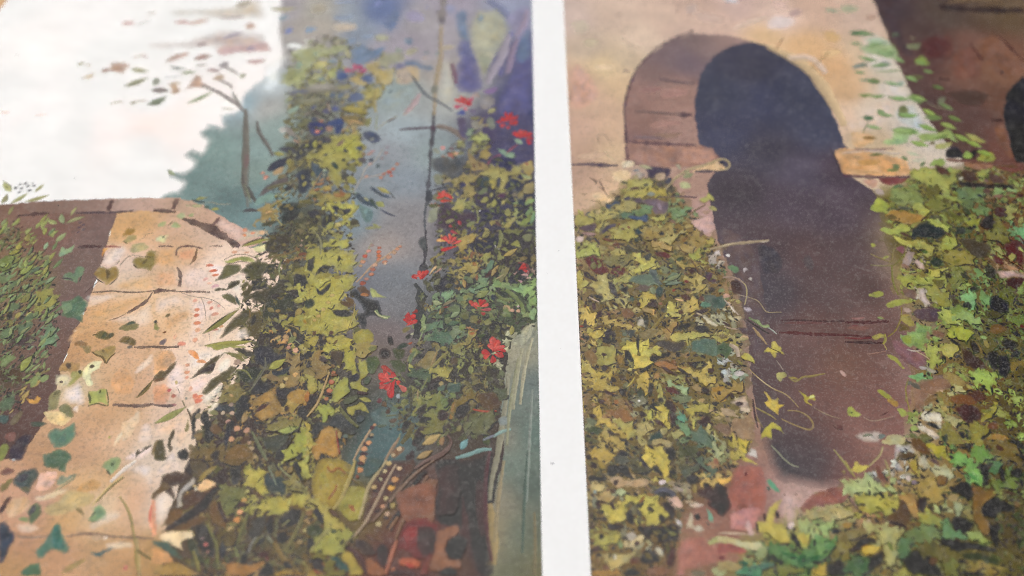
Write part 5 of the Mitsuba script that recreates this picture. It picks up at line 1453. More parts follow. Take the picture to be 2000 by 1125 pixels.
k 6c6870 39 -536 2378 -531 2311
s a5957c 39 -536 2289 -536 2125 -523 1997 -537 1811 -552 1660 -548 1513 -546 1393
d 74766c 59 -563 1591 -553 1690
p b8b4a8 0 -498 1955 -451 1914 -423 1750 -410 1610 -435 1503 -486 1493 -524 1532 -517 1710 -517 1872
d b4a890 46 -517 2040 -427 2061
p 8c90a8 0 -523 2526 -427 2503 -441 2435 -486 2389
p 667ca4 0 -440 2423 -394 2469 -346 2446 -343 2322 -314 2125 -383 2125 -418 2256
p 686c90 0 -399 2125 -314 2136 -273 1997 -240 1893 -376 1914 -410 2018
p 605e86 0 -406 1893 -348 1976 -272 1955 -223 1770 -206 1650 -278 1591 -381 1610 -413 1690 -401 1770
s 80606e 38 -443 1893 -417 1790 -406 1690
p a3a192 0 -317 2234 -268 2457 -189 2435 -111 2480 -47 2367 -46 2212 -76 2082 -121 1976 -179 1811 -208 1770 -232 1872 -272 1955 -305 2082
p a8a78e 0 -257 1955 -212 1997 -151 1955 -179 1831 -208 1770
d 7f90b0 39 -242 2322 -228 2412
s 8088a8 72 -191 2572 -111 2503 -47 2423 -16 2345
p 8a84a2 0 -47 2389 79 2503 142 2503 139 2234 61 2125 0 2201
s a292a6 47 118 2457 93 2300 31 2168
s a89cac 69 -15 2201 -46 2104 -76 1955 -149 1790 -177 1690
s 9c90a4 46 46 2147 0 2018 -15 1872 -37 1790
d 68668a 45 -75 1862 -89 1750
p 647ca8 0 30 2018 61 2147 132 2278 137 2082 136 1955 75 1893 30 1914
p 5c5a84 0 -15 1730 30 1872 135 1914 140 1690 136 1393 -101 1393 -87 1552 -59 1650
d 74769a 31 -15 2234 0 2147
d 6c6c8c 23 -150 1872 -106 1955
s 68668a 15 -179 1811 -135 1914 -91 2040
d 7f6c90 59 -205 1610 -103 1650
p 8f8c88 0 -233 1532 -175 1591 -117 1552 -130 1474 -187 1436 -217 1455
l b0a878 43 -173 1407 -108 1465
d a08c90 36 -291 1552 -263 1591
d 9c8c84 29 -264 1610 -233 1552
f c86c84 36 -333 1484 -408 1542
f cc7484 36 -333 1484 -412 1474
f bc5870 36 -334 1503 -350 1561
f c86880 41 -334 1503 -277 1552
f b05068 29 -333 1484 -290 1493
f cc8088 29 -340 1484 -317 1436
f b85c70 26 -347 1474 -397 1455
p 4f5a90 0 -396 1407 -347 1455 -316 1393 -395 1393
d 6c687c 50 -310 1426 -245 1436
s 60666c 25 -752 1800 -695 1710 -613 1571 -546 1532 -478 1484 -418 1426
p 6a7898 0 -790 1914 -716 1934 -637 1872 -577 1872 -568 1831 -611 1800 -720 1872 -778 1852
d 80888c 30 -659 1997 -607 2008
d 80888c 30 -560 1976 -554 2018
d a49c94 38 -664 1945 -611 1945
d 707c9c 54 -779 2082 -761 2157
d 8c8ca0 40 -672 2492 -640 2480
d aca890 68 -787 1976 -700 2040
p a9a090 0 -822 1831 -763 1852 -711 1730 -737 1680 -811 1680
s c0a8a8 44 -658 1591 -702 1474 -749 1417
d 9894a8 125 -818 2435 -671 2345
p c4b4a8 0 -2663 2438 -2553 2476 -2368 2476 -2112 2515 -1969 2611 -1892 2457 -1874 2345 -2085 2363 -2238 2345 -2419 2401 -2559 2382
d b8b0a0 79 -2135 2496 -2013 2553
d b0a8a4 39 -2245 2382 -2036 2382
d cbb4ac 47 -2573 2326 -2439 2307
d c4aca0 47 -2465 2307 -2307 2363
d bca898 78 -2024 2307 -1940 2270
p c4b0a4 0 -2763 2089 -2580 2125 -2452 2125 -2313 2197 -2195 2252 -2037 2234 -1854 2216 -1822 2018 -1977 2036 -2072 2001 -2170 1983 -2209 2054 -2383 2036 -2535 2036 -2662 2036
d a098a4 51 -2175 2143 -2021 2216
d a89498 46 -2352 2071 -2267 2089
p c0a4a0 0 -2202 2018 -2161 2071 -2012 2089 -1839 2125 -1772 2018 -1921 2001 -2022 2001 -2142 1966
d 9c90a0 43 -1977 2036 -1904 2054
d cdb8a8 18 -2805 1948 -2702 1992
d b89c94 18 -2734 1966 -2681 1957
l c8b4a4 55 -2554 1896 -2376 2001
p c8b0a0 0 -2554 1896 -2516 1948 -2430 2018 -2376 2001 -2415 1948 -2483 1914
l bca098 63 -2349 1931 -2206 1974
d c0a8a4 50 -1956 1914 -1809 1931
p bd9f90 0 -2949 1896 -2897 1914 -2817 1896 -2790 1862 -2817 1845 -2817 1794 -2879 1794 -2925 1828
d a08880 42 -2995 1811 -2925 1828
d b09080 50 -2937 1828 -2842 1845
l bcb890 45 -2792 1845 -2635 1811
l c8c0a0 30 -3188 1879 -3133 1905
d c8b8a0 17 -3126 1879 -3080 1870
d c8b4a0 25 -3113 1743 -3030 1802
d d0c0a4 32 -3093 1760 -3037 1760
d 909090 10 -3126 1743 -3108 1746
l a8a888 54 -2796 1660 -2623 1760
l 989c8c 62 -2571 1668 -2580 1760
l 909490 30 -2511 1870 -2368 1845
l b0b898 37 -2420 1794 -2285 1802
d b8b0a8 25 -2324 1870 -2227 1888
d 9c9498 63 -2144 1845 -2082 1914
d b0a09c 42 -2228 1828 -2125 1811
d a09894 27 -2110 1862 -1983 1777
d b8a490 62 -2162 1743 -2079 1760
l b8b8a0 50 -1964 1743 -1936 1794
p b09480 0 -2368 1610 -2330 1660 -2319 1726 -2294 1785 -2239 1760 -2242 1710 -2158 1660 -2230 1651 -2304 1651
l 8c8480 56 -2592 1627 -2444 1618
d c0a890 29 -2481 1676 -2374 1693
d b89c84 49 -2440 1602 -2375 1643
d c0a488 54 -2449 1643 -2407 1676
l 848a7c 73 -2590 1489 -2453 1578
l b4bc98 41 -2314 1497 -2129 1635
d b0a898 36 -2707 1497 -2666 1529
d c0b4a8 19 -2674 1513 -2581 1529
d b0a890 15 -2852 1497 -2747 1513
d c4a8a0 44 -2971 2307 -2869 2317
s 9c9490 10 -2862 2289 -2817 2317 -2759 2345
d d4ccc4 26 -2802 2420 -2726 2429
s b0bcc4 10 -2524 1760 -2401 1763
s 847c74 32 -2235 1676 -2127 1627 -2030 1561 -1931 1481 -1871 1417
s 908880 22 -2122 1726 -2028 1685 -2008 1643
s 86867c 24 -2002 1610 -1951 1529 -1919 1481
s 7a746c 48 -1877 1449 -1845 1261 -1809 1049 -1788 861 -1771 762 -1736 692
d 746460 35 -1809 1049 -1786 918
l c8c8b4 17 -2060 1465 -1937 1449
l a8b090 34 -2307 918 -2243 861
d c8c8c8 8 -3672 1983 -3646 1983
d b0b0b0 7 -2915 841 -2906 838
d eed8d0 29 -3599 1417 -3530 1425
d f0dcd6 17 -3349 1385 -3258 1401
s 5c5a54 15 -1802 875 -1775 786 -1725 699 -1674 642
s 8c8c74 12 -1775 786 -1741 728 -1702 635
d 4c4c50 35 -1749 571 -1640 571
k 5e4646 35 -2191 671 -2199 628 -2201 585
k 54403f 23 -2326 578 -2257 575 -2179 564
k 54423f 40 -2129 516 -2054 488 -1955 447 -1893 419 -1827 372 -1742 305
k 6e5452 14 -1890 523 -1906 488 -1922 454
p e2c8c0 0 -1912 460 -1878 523 -1789 474 -1725 433 -1716 379 -1731 338 -1796 386 -1860 426
p c9b8a4 0 -1765 338 -1708 332 -1575 379 -1575 419 -1634 433 -1723 419 -1716 379
d d89878 34 -1723 419 -1691 433
d d8906c 28 -1710 379 -1690 392
d dc9878 23 -1668 399 -1636 406
d dcaa90 34 -1614 413 -1577 392
l a5a35c 26 -2073 663 -2000 678
l aca860 29 -1959 585 -1896 589
d b8ac80 29 -2086 614 -2017 614
d b4a488 17 -2128 621 -2092 614
s c0b89a 5 -2025 628 -1993 642 -1947 642 -1909 624 -1835 631
s 9c9a78 6 -2023 678 -1990 685
s 4c5a58 15 -2096 663 -2053 649 -2005 642
d 566860 29 -2005 614 -1960 593
p b5b582 0 -2173 536 -2149 557 -2116 564 -2103 530 -2129 516 -2157 516
l b0b07c 29 -2092 530 -2057 557
p b8b880 0 -2190 454 -2183 474 -2159 495 -2124 467 -2120 447 -2152 440
p b4b482 0 -2276 460 -2271 488 -2233 495 -2223 474 -2234 447 -2262 447
d 6c6448 11 -2208 460 -2182 495
s a89c84 33 -20 -567 -29 -693 -48 -835 -66 -963 -83 -1078 -110 -1181 -117 -1290
s a89468 45 -117 -1308 -98 -1440 -88 -1534 -95 -1617
p 342c30 0 -287 -1087 -185 -1069 -102 -1031 -119 -1162 -134 -1361 -114 -1534 -86 -1671 -172 -1671 -210 -1534 -233 -1361 -273 -1217
d 462f36 63 -174 -1181 -150 -1483
p 463634 0 -405 -1125 -296 -1087 -273 -1236 -287 -1361 -393 -1379 -381 -1254
s 5a3a40 28 -121 -1011 -146 -1181 -143 -1396 -104 -1601
s 7cacb0 24 -306 -1064 -232 -1045 -168 -1016 -112 -1016
l 6ca4b0 41 -280 -1021 -240 -953
s 8cb4b4 19 -104 -944 -57 -914 -5 -900
s 7c8490 13 -160 -963 -94 -934
s 705850 19 -358 -934 -328 -973 -354 -1031 -426 -1078
s 78605a 20 -525 -1125 -463 -1078 -390 -1050 -337 -992
l b08c5c 37 -519 -1069 -429 -1021
p 80844c 0 -546 -795 -483 -724 -426 -693 -368 -703 -424 -744 -498 -785
p 6c7844 0 -406 -714 -358 -714 -346 -765 -403 -775
d 3a3034 38 -481 -754 -535 -815
p 7c6a3c 0 -335 -785 -290 -714 -242 -683 -184 -693 -193 -744 -232 -724 -288 -765 -314 -835
d 3a342c 58 -296 -825 -241 -744
p 5c4438 0 -203 -693 -97 -672 -58 -754 -86 -795 -163 -785
s a85040 12 -220 -785 -153 -800 -86 -795
p 6c6c4c 0 -275 -875 -220 -795 -96 -805 -104 -895 -160 -934 -246 -914
d 8c8450 28 -302 -914 -285 -875
p 5c5f4c 0 -117 -651 -39 -672 -19 -734 -77 -714
d 7c8484 57 -76 -865 -10 -845
l c4a064 47 -496 -992 -387 -924
d 34322e 48 -515 -835 -475 -865
d 40342e 57 -420 -825 -363 -815
p 7c7844 0 -493 -885 -419 -835 -361 -865 -415 -924 -480 -944
p 302e34 0 -350 -1551 -318 -1483 -265 -1465 -229 -1508 -253 -1576 -314 -1584
p 2f2e30 0 -371 -1659 -338 -1630 -286 -1634 -276 -1671 -370 -1671
p 885a48 0 -617 -1254 -475 -1199 -401 -1217 -412 -1361 -482 -1379 -552 -1414 -591 -1361
f cc5850 44 -110 -438 -116 -333
f c04840 36 -110 -438 -80 -350
f b83c34 40 -119 -449 -180 -427
f d06058 44 -110 -427 -50 -405
f c04840 40 -109 -449 -50 -449
f b83830 40 -119 -449 -109 -503
f c85048 34 -129 -449 -164 -471
s b4ac90 24 60 -405 23 -599 6 -785
s c4bc98 21 121 -339 71 -535 46 -754
s a8a080 18 36 -471 -12 -754 -28 -992
s 8c9890 17 117 -662 96 -963 76 -1299
s 54685e 17 84 -1021 65 -1299 52 -1559
s 9c9070 22 -44 -1078 -76 -1299 -90 -1508
s 84785c 16 118 -1352 121 -1508 114 -1671
f cc4c44 29 -344 1498 -408 1542
f cc4c44 24 -344 1498 -369 1576
f c0423c 26 -344 1498 -321 1556
f c0423c 24 -344 1498 -298 1537
f b83a38 30 -344 1498 -283 1498
f b83a38 22 -29 1332 -111 1323
f c0423c 29 -29 1332 -82 1365
f c0423c 23 -29 1332 -43 1422
f c0423c 26 -29 1332 0 1417
f b83a38 23 -29 1332 43 1384
f c0423c 23 -29 1332 43 1323
f cc4c44 28 71 1193 21 1225
f d8625a 22 71 1193 53 1258
f b83a38 24 71 1193 92 1253
f cc4c44 23 71 1193 110 1230
f b83a38 25 71 1193 127 1193
f cc4c44 20 -443 681 -497 677
f cc4c44 28 -443 681 -482 718
f d8625a 28 -443 681 -449 739
f b83a38 21 -388 314 -452 368
f d8625a 26 -388 314 -430 380
f d8625a 20 -388 314 -398 396
f d8625a 21 -388 314 -355 372
f d8625a 22 -388 314 -321 345
f d8625a 24 -556 82 -607 85
f b83a38 19 -556 82 -583 111
f d8625a 22 -556 82 -581 122
f cc4c44 19 -556 82 -549 122
f c0423c 20 -597 -216 -632 -240
f b83a38 19 -597 -216 -652 -220
f c0423c 22 -597 -216 -638 -199
f b83a38 25 -597 -216 -628 -172
f d8625a 20 -692 -615 -716 -674
f b83a38 19 -692 -615 -729 -665
f b83a38 19 -692 -615 -761 -634
f d8625a 21 -692 -615 -757 -605
f cc4c44 20 -692 -615 -767 -590
f d8625a 23 -692 -615 -728 -561
f d8625a 26 -105 -425 -141 -379
f cc4c44 19 -105 -425 -102 -369
f d8625a 20 -105 -425 -72 -365
f d8625a 23 -105 -425 -39 -395
f b83a38 23 -105 -425 -33 -428
f b83a38 24 -105 -425 -48 -467
f c0423c 23 -192 -133 -251 -116
f d8625a 25 -192 -133 -229 -102
f c0423c 24 -192 -133 -193 -80
f b83a38 23 -192 -133 -158 -87
f d8625a 25 -192 -133 -142 -116
f b83a38 20 63 126 64 159
f c0423c 25 63 126 92 148
f c0423c 23 63 126 98 115
l 9aa46c 27 -2957 -342 -2977 -261
l a3a860 29 -3015 133 -3029 231
l a8a458 32 -2935 141 -2867 193
l 8f9a58 29 -2900 141 -2914 208
l 9aa46c 22 -3029 5 -3021 82
l 7a8c5c 22 -2829 -116 -2797 -55
l a8a458 28 -3012 42 -2994 96
l a3a860 30 -3254 407 -3241 498
l 9aa46c 24 -2913 -329 -2858 -264
l 7a8c5c 32 -2853 133 -2808 219
l 869a62 31 -2869 -206 -2846 -161
l 7a8c5c 23 -3035 227 -3025 311
l 7a8c5c 26 -2896 268 -2880 345
l 869a62 24 -2912 -382 -2886 -302
l 7a8c5c 28 -2798 -189 -2754 -109
l 869a62 21 -2739 -345 -2738 -288
l a8a458 26 -3007 178 -2973 246
l a8a458 29 -2979 384 -2980 451
l 7a8c5c 24 -2729 -339 -2696 -264
l 9aa46c 30 -2780 -399 -2750 -329
l 869a62 28 -2922 -154 -2889 -91
l 9aa46c 25 -2808 -165 -2746 -137
l a3a860 26 -2943 372 -2890 423
l 869a62 28 -2980 -20 -2962 34
l 9aa46c 31 -2784 -254 -2752 -178
l a8a458 26 -3041 471 -3005 559
l a3a860 26 -2983 407 -3018 514
l 8f9a58 29 -2957 100 -2905 126
l 9aa46c 22 -2904 -133 -2876 -63
l 7a8c5c 26 -2955 380 -2915 443
l 7a8c5c 26 -3017 159 -2975 200
l 7a8c5c 28 -2924 13 -2849 56
l a3a860 33 -3197 455 -3177 526
l 8f9a58 22 -2867 63 -2883 148
l a3a860 30 -3046 431 -3021 490
l 7a8c5c 22 -3015 53 -2972 137
l a3a860 28 -3049 -192 -3033 -98
l a3a860 26 -3014 435 -2988 534
l 869a62 28 -3044 -102 -3013 -45
l 869a62 26 -2911 137 -2893 227
l a8a458 29 -2892 82 -2880 170
l a3a860 26 -3211 455 -3175 498
l 7a8c5c 24 -2997 -342 -2957 -315
l a8a458 26 -2886 189 -2863 265
l 869a62 25 -3116 141 -3069 174
l 8f9a58 22 -2796 -216 -2801 -126
"""
RIGHT = """
w@plaster_wall 374 3119 4657 3119 2752 -1850 379 -1850|468 2345 c5b0a5 784 2401 ccb4a2 1177 2401 cdb3a1 1379 2457 c4a898 1562 2345 cdb0a0 1734 2457 c9aea4 2030 2345 d8bdb0 2365 2457 c9ab98 2655 2345 c9b0a0 572 2071 c4b09c 831 1966 cbb69c 674 1862 d0b892 480 1710 c4a38c 617 1513 c6a78f 773 1660 ccb08f 497 1276 bf9f8c 672 1230 c4a68c 452 1049 c0a08a 696 1049 d0b493 958 2125 d0b9a5 1276 2234 cbb0a0 1925 2179 d9b890 2174 2071 d4ae84 2322 1862 cfa880 2381 1610 d0ac86 2329 1370 d8bba4 2658 2018 cdb59a 2772 1862 c9bfae 2759 1513 c6bcac 2519 1417 cfc0b0 2783 1323 c5bdb4 2466 1184 c4ae90 445 875 a98c7c 543 790 b99a84 676 748 d0b090 855 875 b0988a 601 624 d0b492 464 542 c0a28c 1001 624 a08078 1188 790 a8887a 1286 502 b0908a 1203 -1217 8a6058 1299 -1299 95706a 1489 -1299 b89a92 1138 -1483 8f6558 990 -1609 8a6a55 1319 -1508 a08a68 1311 -471 8a7468 1300 -934 9a7a6c
w@arch_reveal 765 953 775 1230 795 1513 872 1760 980 1940 1147 2098 1350 2201 1618 2190 1836 2104 1731 1914 1485 1760 1362 1370 1400 1116 1381 918|1134 1966 7d6a6c 1411 2071 7f6c6a 1039 1760 846c68 1279 1914 6f6068 1172 1610 a07f74 912 1561 8f7068 1089 1513 9a7a70 928 1323 86685f 1172 1276 a4847a 842 1139 7d6260 1127 1184 9a7c74 939 1049 8a6c64 1322 1049 a08070 1613 2152 927a74
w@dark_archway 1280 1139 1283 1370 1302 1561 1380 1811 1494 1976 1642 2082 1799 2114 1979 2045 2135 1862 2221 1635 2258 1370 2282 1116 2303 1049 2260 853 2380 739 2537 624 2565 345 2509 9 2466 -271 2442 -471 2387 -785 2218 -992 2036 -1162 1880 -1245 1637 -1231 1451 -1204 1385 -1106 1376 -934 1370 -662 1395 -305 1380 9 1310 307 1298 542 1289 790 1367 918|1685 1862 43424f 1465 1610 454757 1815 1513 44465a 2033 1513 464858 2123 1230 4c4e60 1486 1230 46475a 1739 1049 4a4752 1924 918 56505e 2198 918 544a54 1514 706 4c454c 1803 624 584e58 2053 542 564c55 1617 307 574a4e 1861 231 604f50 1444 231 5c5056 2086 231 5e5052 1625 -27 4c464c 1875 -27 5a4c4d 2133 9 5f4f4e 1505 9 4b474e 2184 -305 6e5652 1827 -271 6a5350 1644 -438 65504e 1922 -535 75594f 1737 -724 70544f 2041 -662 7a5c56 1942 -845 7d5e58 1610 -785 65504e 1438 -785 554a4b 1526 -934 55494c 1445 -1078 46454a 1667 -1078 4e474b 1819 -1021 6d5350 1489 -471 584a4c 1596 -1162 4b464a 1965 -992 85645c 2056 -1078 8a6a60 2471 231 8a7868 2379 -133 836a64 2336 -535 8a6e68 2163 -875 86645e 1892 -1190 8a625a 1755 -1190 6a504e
w@shaded_wall 2869 3119 2805 2572 2823 2234 2834 1811 2868 1513 2936 1230 3085 896 3414 853 3892 853 4741 3119|2916 2457 4a4044 3094 2234 564846 3334 2401 574c46 3547 2457 6a5a4c 3766 2401 6a5a4a 3475 2480 463c3e 3010 1914 5a4645 3151 2018 5a4240 3433 2071 745850 3645 2018 7a5c50 3281 1811 765a50 2904 1513 5d4a48 3239 1417 5f4b48 3449 1513 6c5248 3521 1862 80604f 3052 1139 5d4a45 3409 1049 705049
w@dark_archway 4231 1760 3690 1750 3549 1620 3448 1417 3409 1139 3397 970 3932 961|3631 1513 33353c 3493 1094 303236
w@foliage_mass 2380 739 2748 918 3104 961 3831 875 2828 -1850 960 -1850 1217 -1483 1752 -1204 2053 -1092 2258 -724 2344 -271 2361 307|2537 624 756d3d 2815 542 6b653d 2587 307 5b5336 3134 502 6c563f 3214 345 694c3d 2446 9 8a7c4e 2626 -133 6c683d 2740 -271 605e3e 2972 -305 5d583b 2453 -203 8e7d62 2314 -271 816956 2487 -631 73623d 2606 -724 6a5538 2818 -785 585135 2300 -785 967f5b 2446 -1078 7f6a42 2554 -1352 554c37 2679 -1217 524c38 2201 -1162 9a8656 1996 -1326 8a6f4e 1608 -1379 a0906b 1704 -1559 736842 1319 -1508 8a7f48 1459 -1609 5c7a48 2097 -1559 68633d 2004 -1405 685137 2359 -1559 5d5838 1945 -1078 8e7361 2113 -963 ab9982
w@foliage_mass 380 522 674 727 819 853 1024 853 1304 384 1390 -133 1356 -662 1338 -963 1144 -1245 901 -1352 758 -1850 354 -1850|491 423 837348 828 542 736640 1145 423 7b6840 637 156 7b6a48 948 82 6b6340 1259 45 736040 613 -203 70603d 910 -305 6b5c3a 1279 -271 6e6242 587 -599 73613c 875 -662 6d5c3a 1175 -599 6d6340 565 -934 6c5e3c 898 -992 63583c 1187 -934 6e6341 550 -1162 73623f 817 -1245 6b5a3d 1090 -1245 6b573c 529 -1483 73603c 734 -1559 6b5638
p 5e5052 0 1321 463 1526 345 1537 9 1531 -271 1420 -535 1401 -305 1380 9
m 378 463 670 665 818 832 1022 832 1276 423 1359 -133 1341 -662 1324 -963 1134 -1217 904 -1326 762 -1803 356 -1803
m 2404 624 2748 918 3098 940 3789 853 2820 -1803 1067 -1803 1240 -1508 1744 -1245 2050 -1106 2287 -724 2405 -271 2384 9 2490 307
k 4c4458 23 402 954 517 959 620 947 712 947
k 6c5a5c 12 400 1529 426 1578 422 1627
d 74605c 19 419 1561 448 1529
d 8c7870 25 808 1819 858 1819
s 8c7868 9 588 1199 591 1154 602 1139
s a08c78 8 588 1199 607 1227 642 1215 647 1199 678 1139
s d8c4a0 7 628 1079 659 1020 692 991
k 5c4a50 15 1065 2036 925 1879 856 1710 816 1578 788 1449 786 1261 788 1049 794 976
k 5a4a54 18 1052 2036 1175 2125 1298 2197 1364 2216
d 5c4c58 25 850 1710 883 1743
d 5c4c58 24 784 1481 810 1505
d 6a5654 18 1340 2225 1380 2243
s 746064 30 1062 1743 1170 1710 1316 1693
s 74605e 24 865 1433 996 1417 1174 1398
k 54444c 31 1173 1393 1269 1398
d 9c7c70 71 949 1292 1189 1323
d a88478 98 1047 1578 1270 1610
d 907068 61 906 1643 1078 1643
d 947468 47 977 1215 1179 1230
d 7c6468 35 823 1199 1057 1184
p@stone_ledge 967268 0 783 1139 844 1169 960 1154 1052 1131 1284 1124 1374 1094 1380 1049 1430 991 1263 947 1031 925 919 947 794 969
p@stone_ledge ac8678 0 1166 1109 1349 1079 1385 1005 1265 961 1151 976
k 6c5658 28 784 1154 912 1142 1052 1131 1261 1124
p d0b088 0 1201 904 1385 1005 1452 904 1210 889
s b0a07c 20 1014 748 1092 846 1191 918 1309 947 1409 1005 1453 991 1470 947 1429 904 1385 918
d 3a3c48 28 1392 969 1437 961
k 4c4658 23 1223 896 1372 899
p 454050 0 894 925 952 940 1066 925 1068 889 1021 818 978 846 908 832
d dcc8a8 57 735 954 828 961
l c0b890 34 850 947 950 918
l d8c8b0 34 807 991 744 918
d a89c90 68 821 875 864 846
d b09c84 80 968 861 1022 832
l c0b498 28 1104 961 1132 904
d a0a078 46 1137 846 1209 875
d 9c8880 18 1261 2457 1278 2429
d b8a498 132 1344 2496 1419 2457
d ac9488 18 784 2401 851 2410
d c8b0a4 104 1388 2420 1614 2345
d c8c4cc 53 1645 2572 1761 2553
s dcc4b8 39 1679 2252 1819 2326 1958 2382
s dcc8b0 38 820 2161 891 2089 989 2036
d c8b8a4 155 464 2234 572 2326
d d8c0a0 62 599 1862 748 1845
d bcb098 89 535 2089 639 2125
p c09c88 0 423 1811 476 1896 569 1760 633 1578 505 1449 409 1449
d c8a890 58 439 1020 649 1049
k 7c6458 9 534 832 567 811 554 790
k 7c6458 9 578 818 599 776 608 741
k 6c5448 7 512 845 558 815 553 798
k 6c5448 8 569 773 601 748 632 689
k 7c6050 5 558 819 600 832
k 7c6050 5 458 706 492 714
k 7c6050 5 509 660 555 648
k 6c5448 7 660 714 692 689
p e0c49c 0 512 706 580 723 624 681 671 673 629 640 556 656
p d8bc94 0 665 892 769 909 794 875 783 824 720 807 667 824
d 3c4038 20 383 510 411 542
p b8aa58 0 394 463 403 510 429 518 425 559 465 583 470 542 496 526 528 502 533 471 486 463 447 463 413 447
p 404a58 0 474 542 491 567 517 559 515 510 496 526
p 5c4e50 0 420 447 473 463 546 478 537 431 484 407 439 423
p b0a45c 0 510 550 555 510 565 575 583 542 610 559 664 575 674 518 633 502 593 486 564 447 537 423 524 439 572 471 554 494 522 510
d a89a6c 27 550 542 572 591
s 6c6044 5 563 665 580 615
s 6c6044 5 551 559 582 526
p 404a5c 0 605 640 641 624 663 656 696 648 707 615 668 624 632 583 612 591
p 4a4454 0 547 376 569 415 618 463 665 478 663 455 616 431 574 392
d 54503c 13 616 542 663 550
d 5c543c 17 647 510 687 518
p b0a060 0 666 591 694 624 736 640 732 689 764 665 790 648 828 624 799 591 757 575 729 550 703 550
p 4a4650 0 725 673 740 698 765 681 807 698 792 673 743 648
p b5a85c 0 714 815 776 824 790 832 802 807 844 824 913 828 951 798 935 773 894 764 852 756 812 764 770 748 759 781
d 4c4844 18 721 815 774 794
d 5a4640 30 778 752 839 760
d 4a4844 23 868 781 902 785
p b0a254 0 755 723 797 748 852 748 893 756 875 706 887 689 832 673 779 689 739 689
d a09070 48 820 866 824 832
d 988c88 41 862 875 881 858
d 7c7c80 21 809 901 858 909
d a89078 41 999 875 954 832
p 3e4052 0 1006 807 1037 841 1065 849 1053 798 1024 781
p 54504c 0 951 798 986 815 1011 790 974 756 955 773
p b0a04c 0 958 731 985 731 1009 764 1020 739 995 698 962 698 890 723 921 764
d 808878 40 888 706 942 706
k 5c4a58 9 960 681 1021 685 1115 689 1209 681
d 5c5058 47 857 656 803 648
p 6c5c64 0 831 656 939 673 1030 640 993 542 927 542 905 591
d 8a7c84 27 956 640 970 575
p 6f8a5c 0 756 550 799 591 839 591 855 624 887 615 904 575 874 542 820 526 767 526
p 5f7864 0 690 559 757 567 795 542 766 510 714 526
p 45506a 0 741 526 782 542 820 526 881 542 869 478 831 494 785 502
p 7a9a68 0 1029 567 1062 624 1085 591 1104 583 1154 615 1144 583 1114 559 1137 526 1098 526 1055 494 1030 510
d 746050 26 1009 502 1052 471
d 4a5448 13 1136 575 1155 567
p b5a858 0 911 510 965 526 993 542 997 510 962 494
s 7c6848 8 1045 463 1109 510 1183 575 1262 624
p b0a858 0 1220 665 1277 689 1288 723 1306 706 1332 648 1287 665 1256 632
p b0a460 0 1268 615 1308 615 1332 599 1328 567 1278 591
d a08474 33 1234 559 1289 575
p c0a298 0 1147 494 1285 542 1297 431 1250 368 1179 431
d c8c490 61 1112 781 1186 773
l b0a47c 34 1153 909 1182 858
p b0a052 0 668 431 696 463 751 494 805 510 855 471 880 463 813 439 787 447 778 415 808 376 767 361 740 345 688 345 636 345 611 361 665 384 634 407 642 431
d 7c3c38 16 683 463 697 471
d 7c4040 16 742 455 753 431
d 6c4038 13 694 431 720 423
p 38464a 0 786 431 832 431 828 384 795 384
p 3a4448 0 767 361 807 368 804 330 777 322
p ac9454 0 838 431 905 447 943 431 999 463 1043 447 1018 392 976 361 924 368 869 330 832 353
d 34363c 33 941 407 968 384
d 54443c 26 898 361 915 337
d 7c5040 16 981 353 1012 337
d 7c6840 17 1003 439 994 415
d 54442c 26 823 322 849 330
d 5c4830 13 845 361 872 361
d 74403c 19 572 361 642 337
d 4c4a44 26 488 368 493 337
d 4c4448 19 520 361 556 307
p aeac58 0 399 261 465 284 493 330 513 345 524 299 555 291 553 246 501 238 462 231 422 193 411 231
p 5c2c34 0 454 185 468 223 514 238 531 208 563 193 555 163 509 137 478 156
p b09c58 0 618 261 671 276 709 276 719 231 679 215 628 215
d 6c3c34 26 634 314 686 314
d 5c3434 19 659 299 685 291
p 4c4a3c 0 704 291 739 322 777 314 812 268 822 231 773 261 732 231
d 8c7848 16 739 322 800 276
p c4b85c 0 759 253 785 253 824 185 850 185 879 223 894 178 916 148 865 137 788 137 804 170
p 3e4040 0 822 231 868 253 879 231 850 193 825 200
d 4a3c34 19 832 284 869 261
p 5c3434 0 888 253 953 261 1008 231 986 208 917 223
d 3f3e40 32 889 193 918 163
p b89c5c 0 868 322 934 337 983 307 1016 246 979 261 929 284 891 291
p c4ae68 0 937 361 1015 368 1072 407 1125 415 1067 368 1011 322 959 322
p a88c50 0 1136 400 1186 431 1200 384 1235 353 1216 307 1161 276 1127 322
d 7c6040 52 1104 345 1086 361
d 6c5848 59 1195 400 1220 392
p b0a454 0 1232 330 1262 361 1301 361 1282 314 1243 314
p a48c54 0 1040 291 1088 322 1132 307 1163 299 1106 246 1062 261
s 6a5438 8 1048 307 1069 261 1105 238
p b8b054 0 1104 231 1144 246 1174 284 1192 268 1181 231 1192 215 1153 208 1144 185
d 454838 26 1191 261 1200 231
d 4a4840 26 1233 238 1260 246
p 44503c 0 1008 170 1045 223 1085 231 1048 185
s 6c5c40 10 1108 208 1142 170 1157 137
p d8ccc8 0 1244 223 1290 276 1301 261 1283 223
d c8b0ac 52 403 361 455 353
d 9c7c78 26 444 400 542 392
p 5c2c34 0 454 185 468 223 513 231 531 208 569 200 561 163 597 133 602 104 538 89 495 119 478 156
p 642c38 0 609 119 636 148 675 156 706 141 691 104 645 89 614 96
p 8a7c50 0 571 231 732 231 754 185 713 156 637 163 586 156
p c0b458 0 771 246 795 223 823 178 850 185 879 231 887 170 910 148 866 148 839 133 811 100 787 119 762 126 789 148
p b8a858 0 392 96 431 111 441 60 491 38 413 -5 395 2
p 40383c 0 432 126 469 111 493 82 523 60 515 23 486 60 442 74
d 4a4440 21 527 20 557 -13
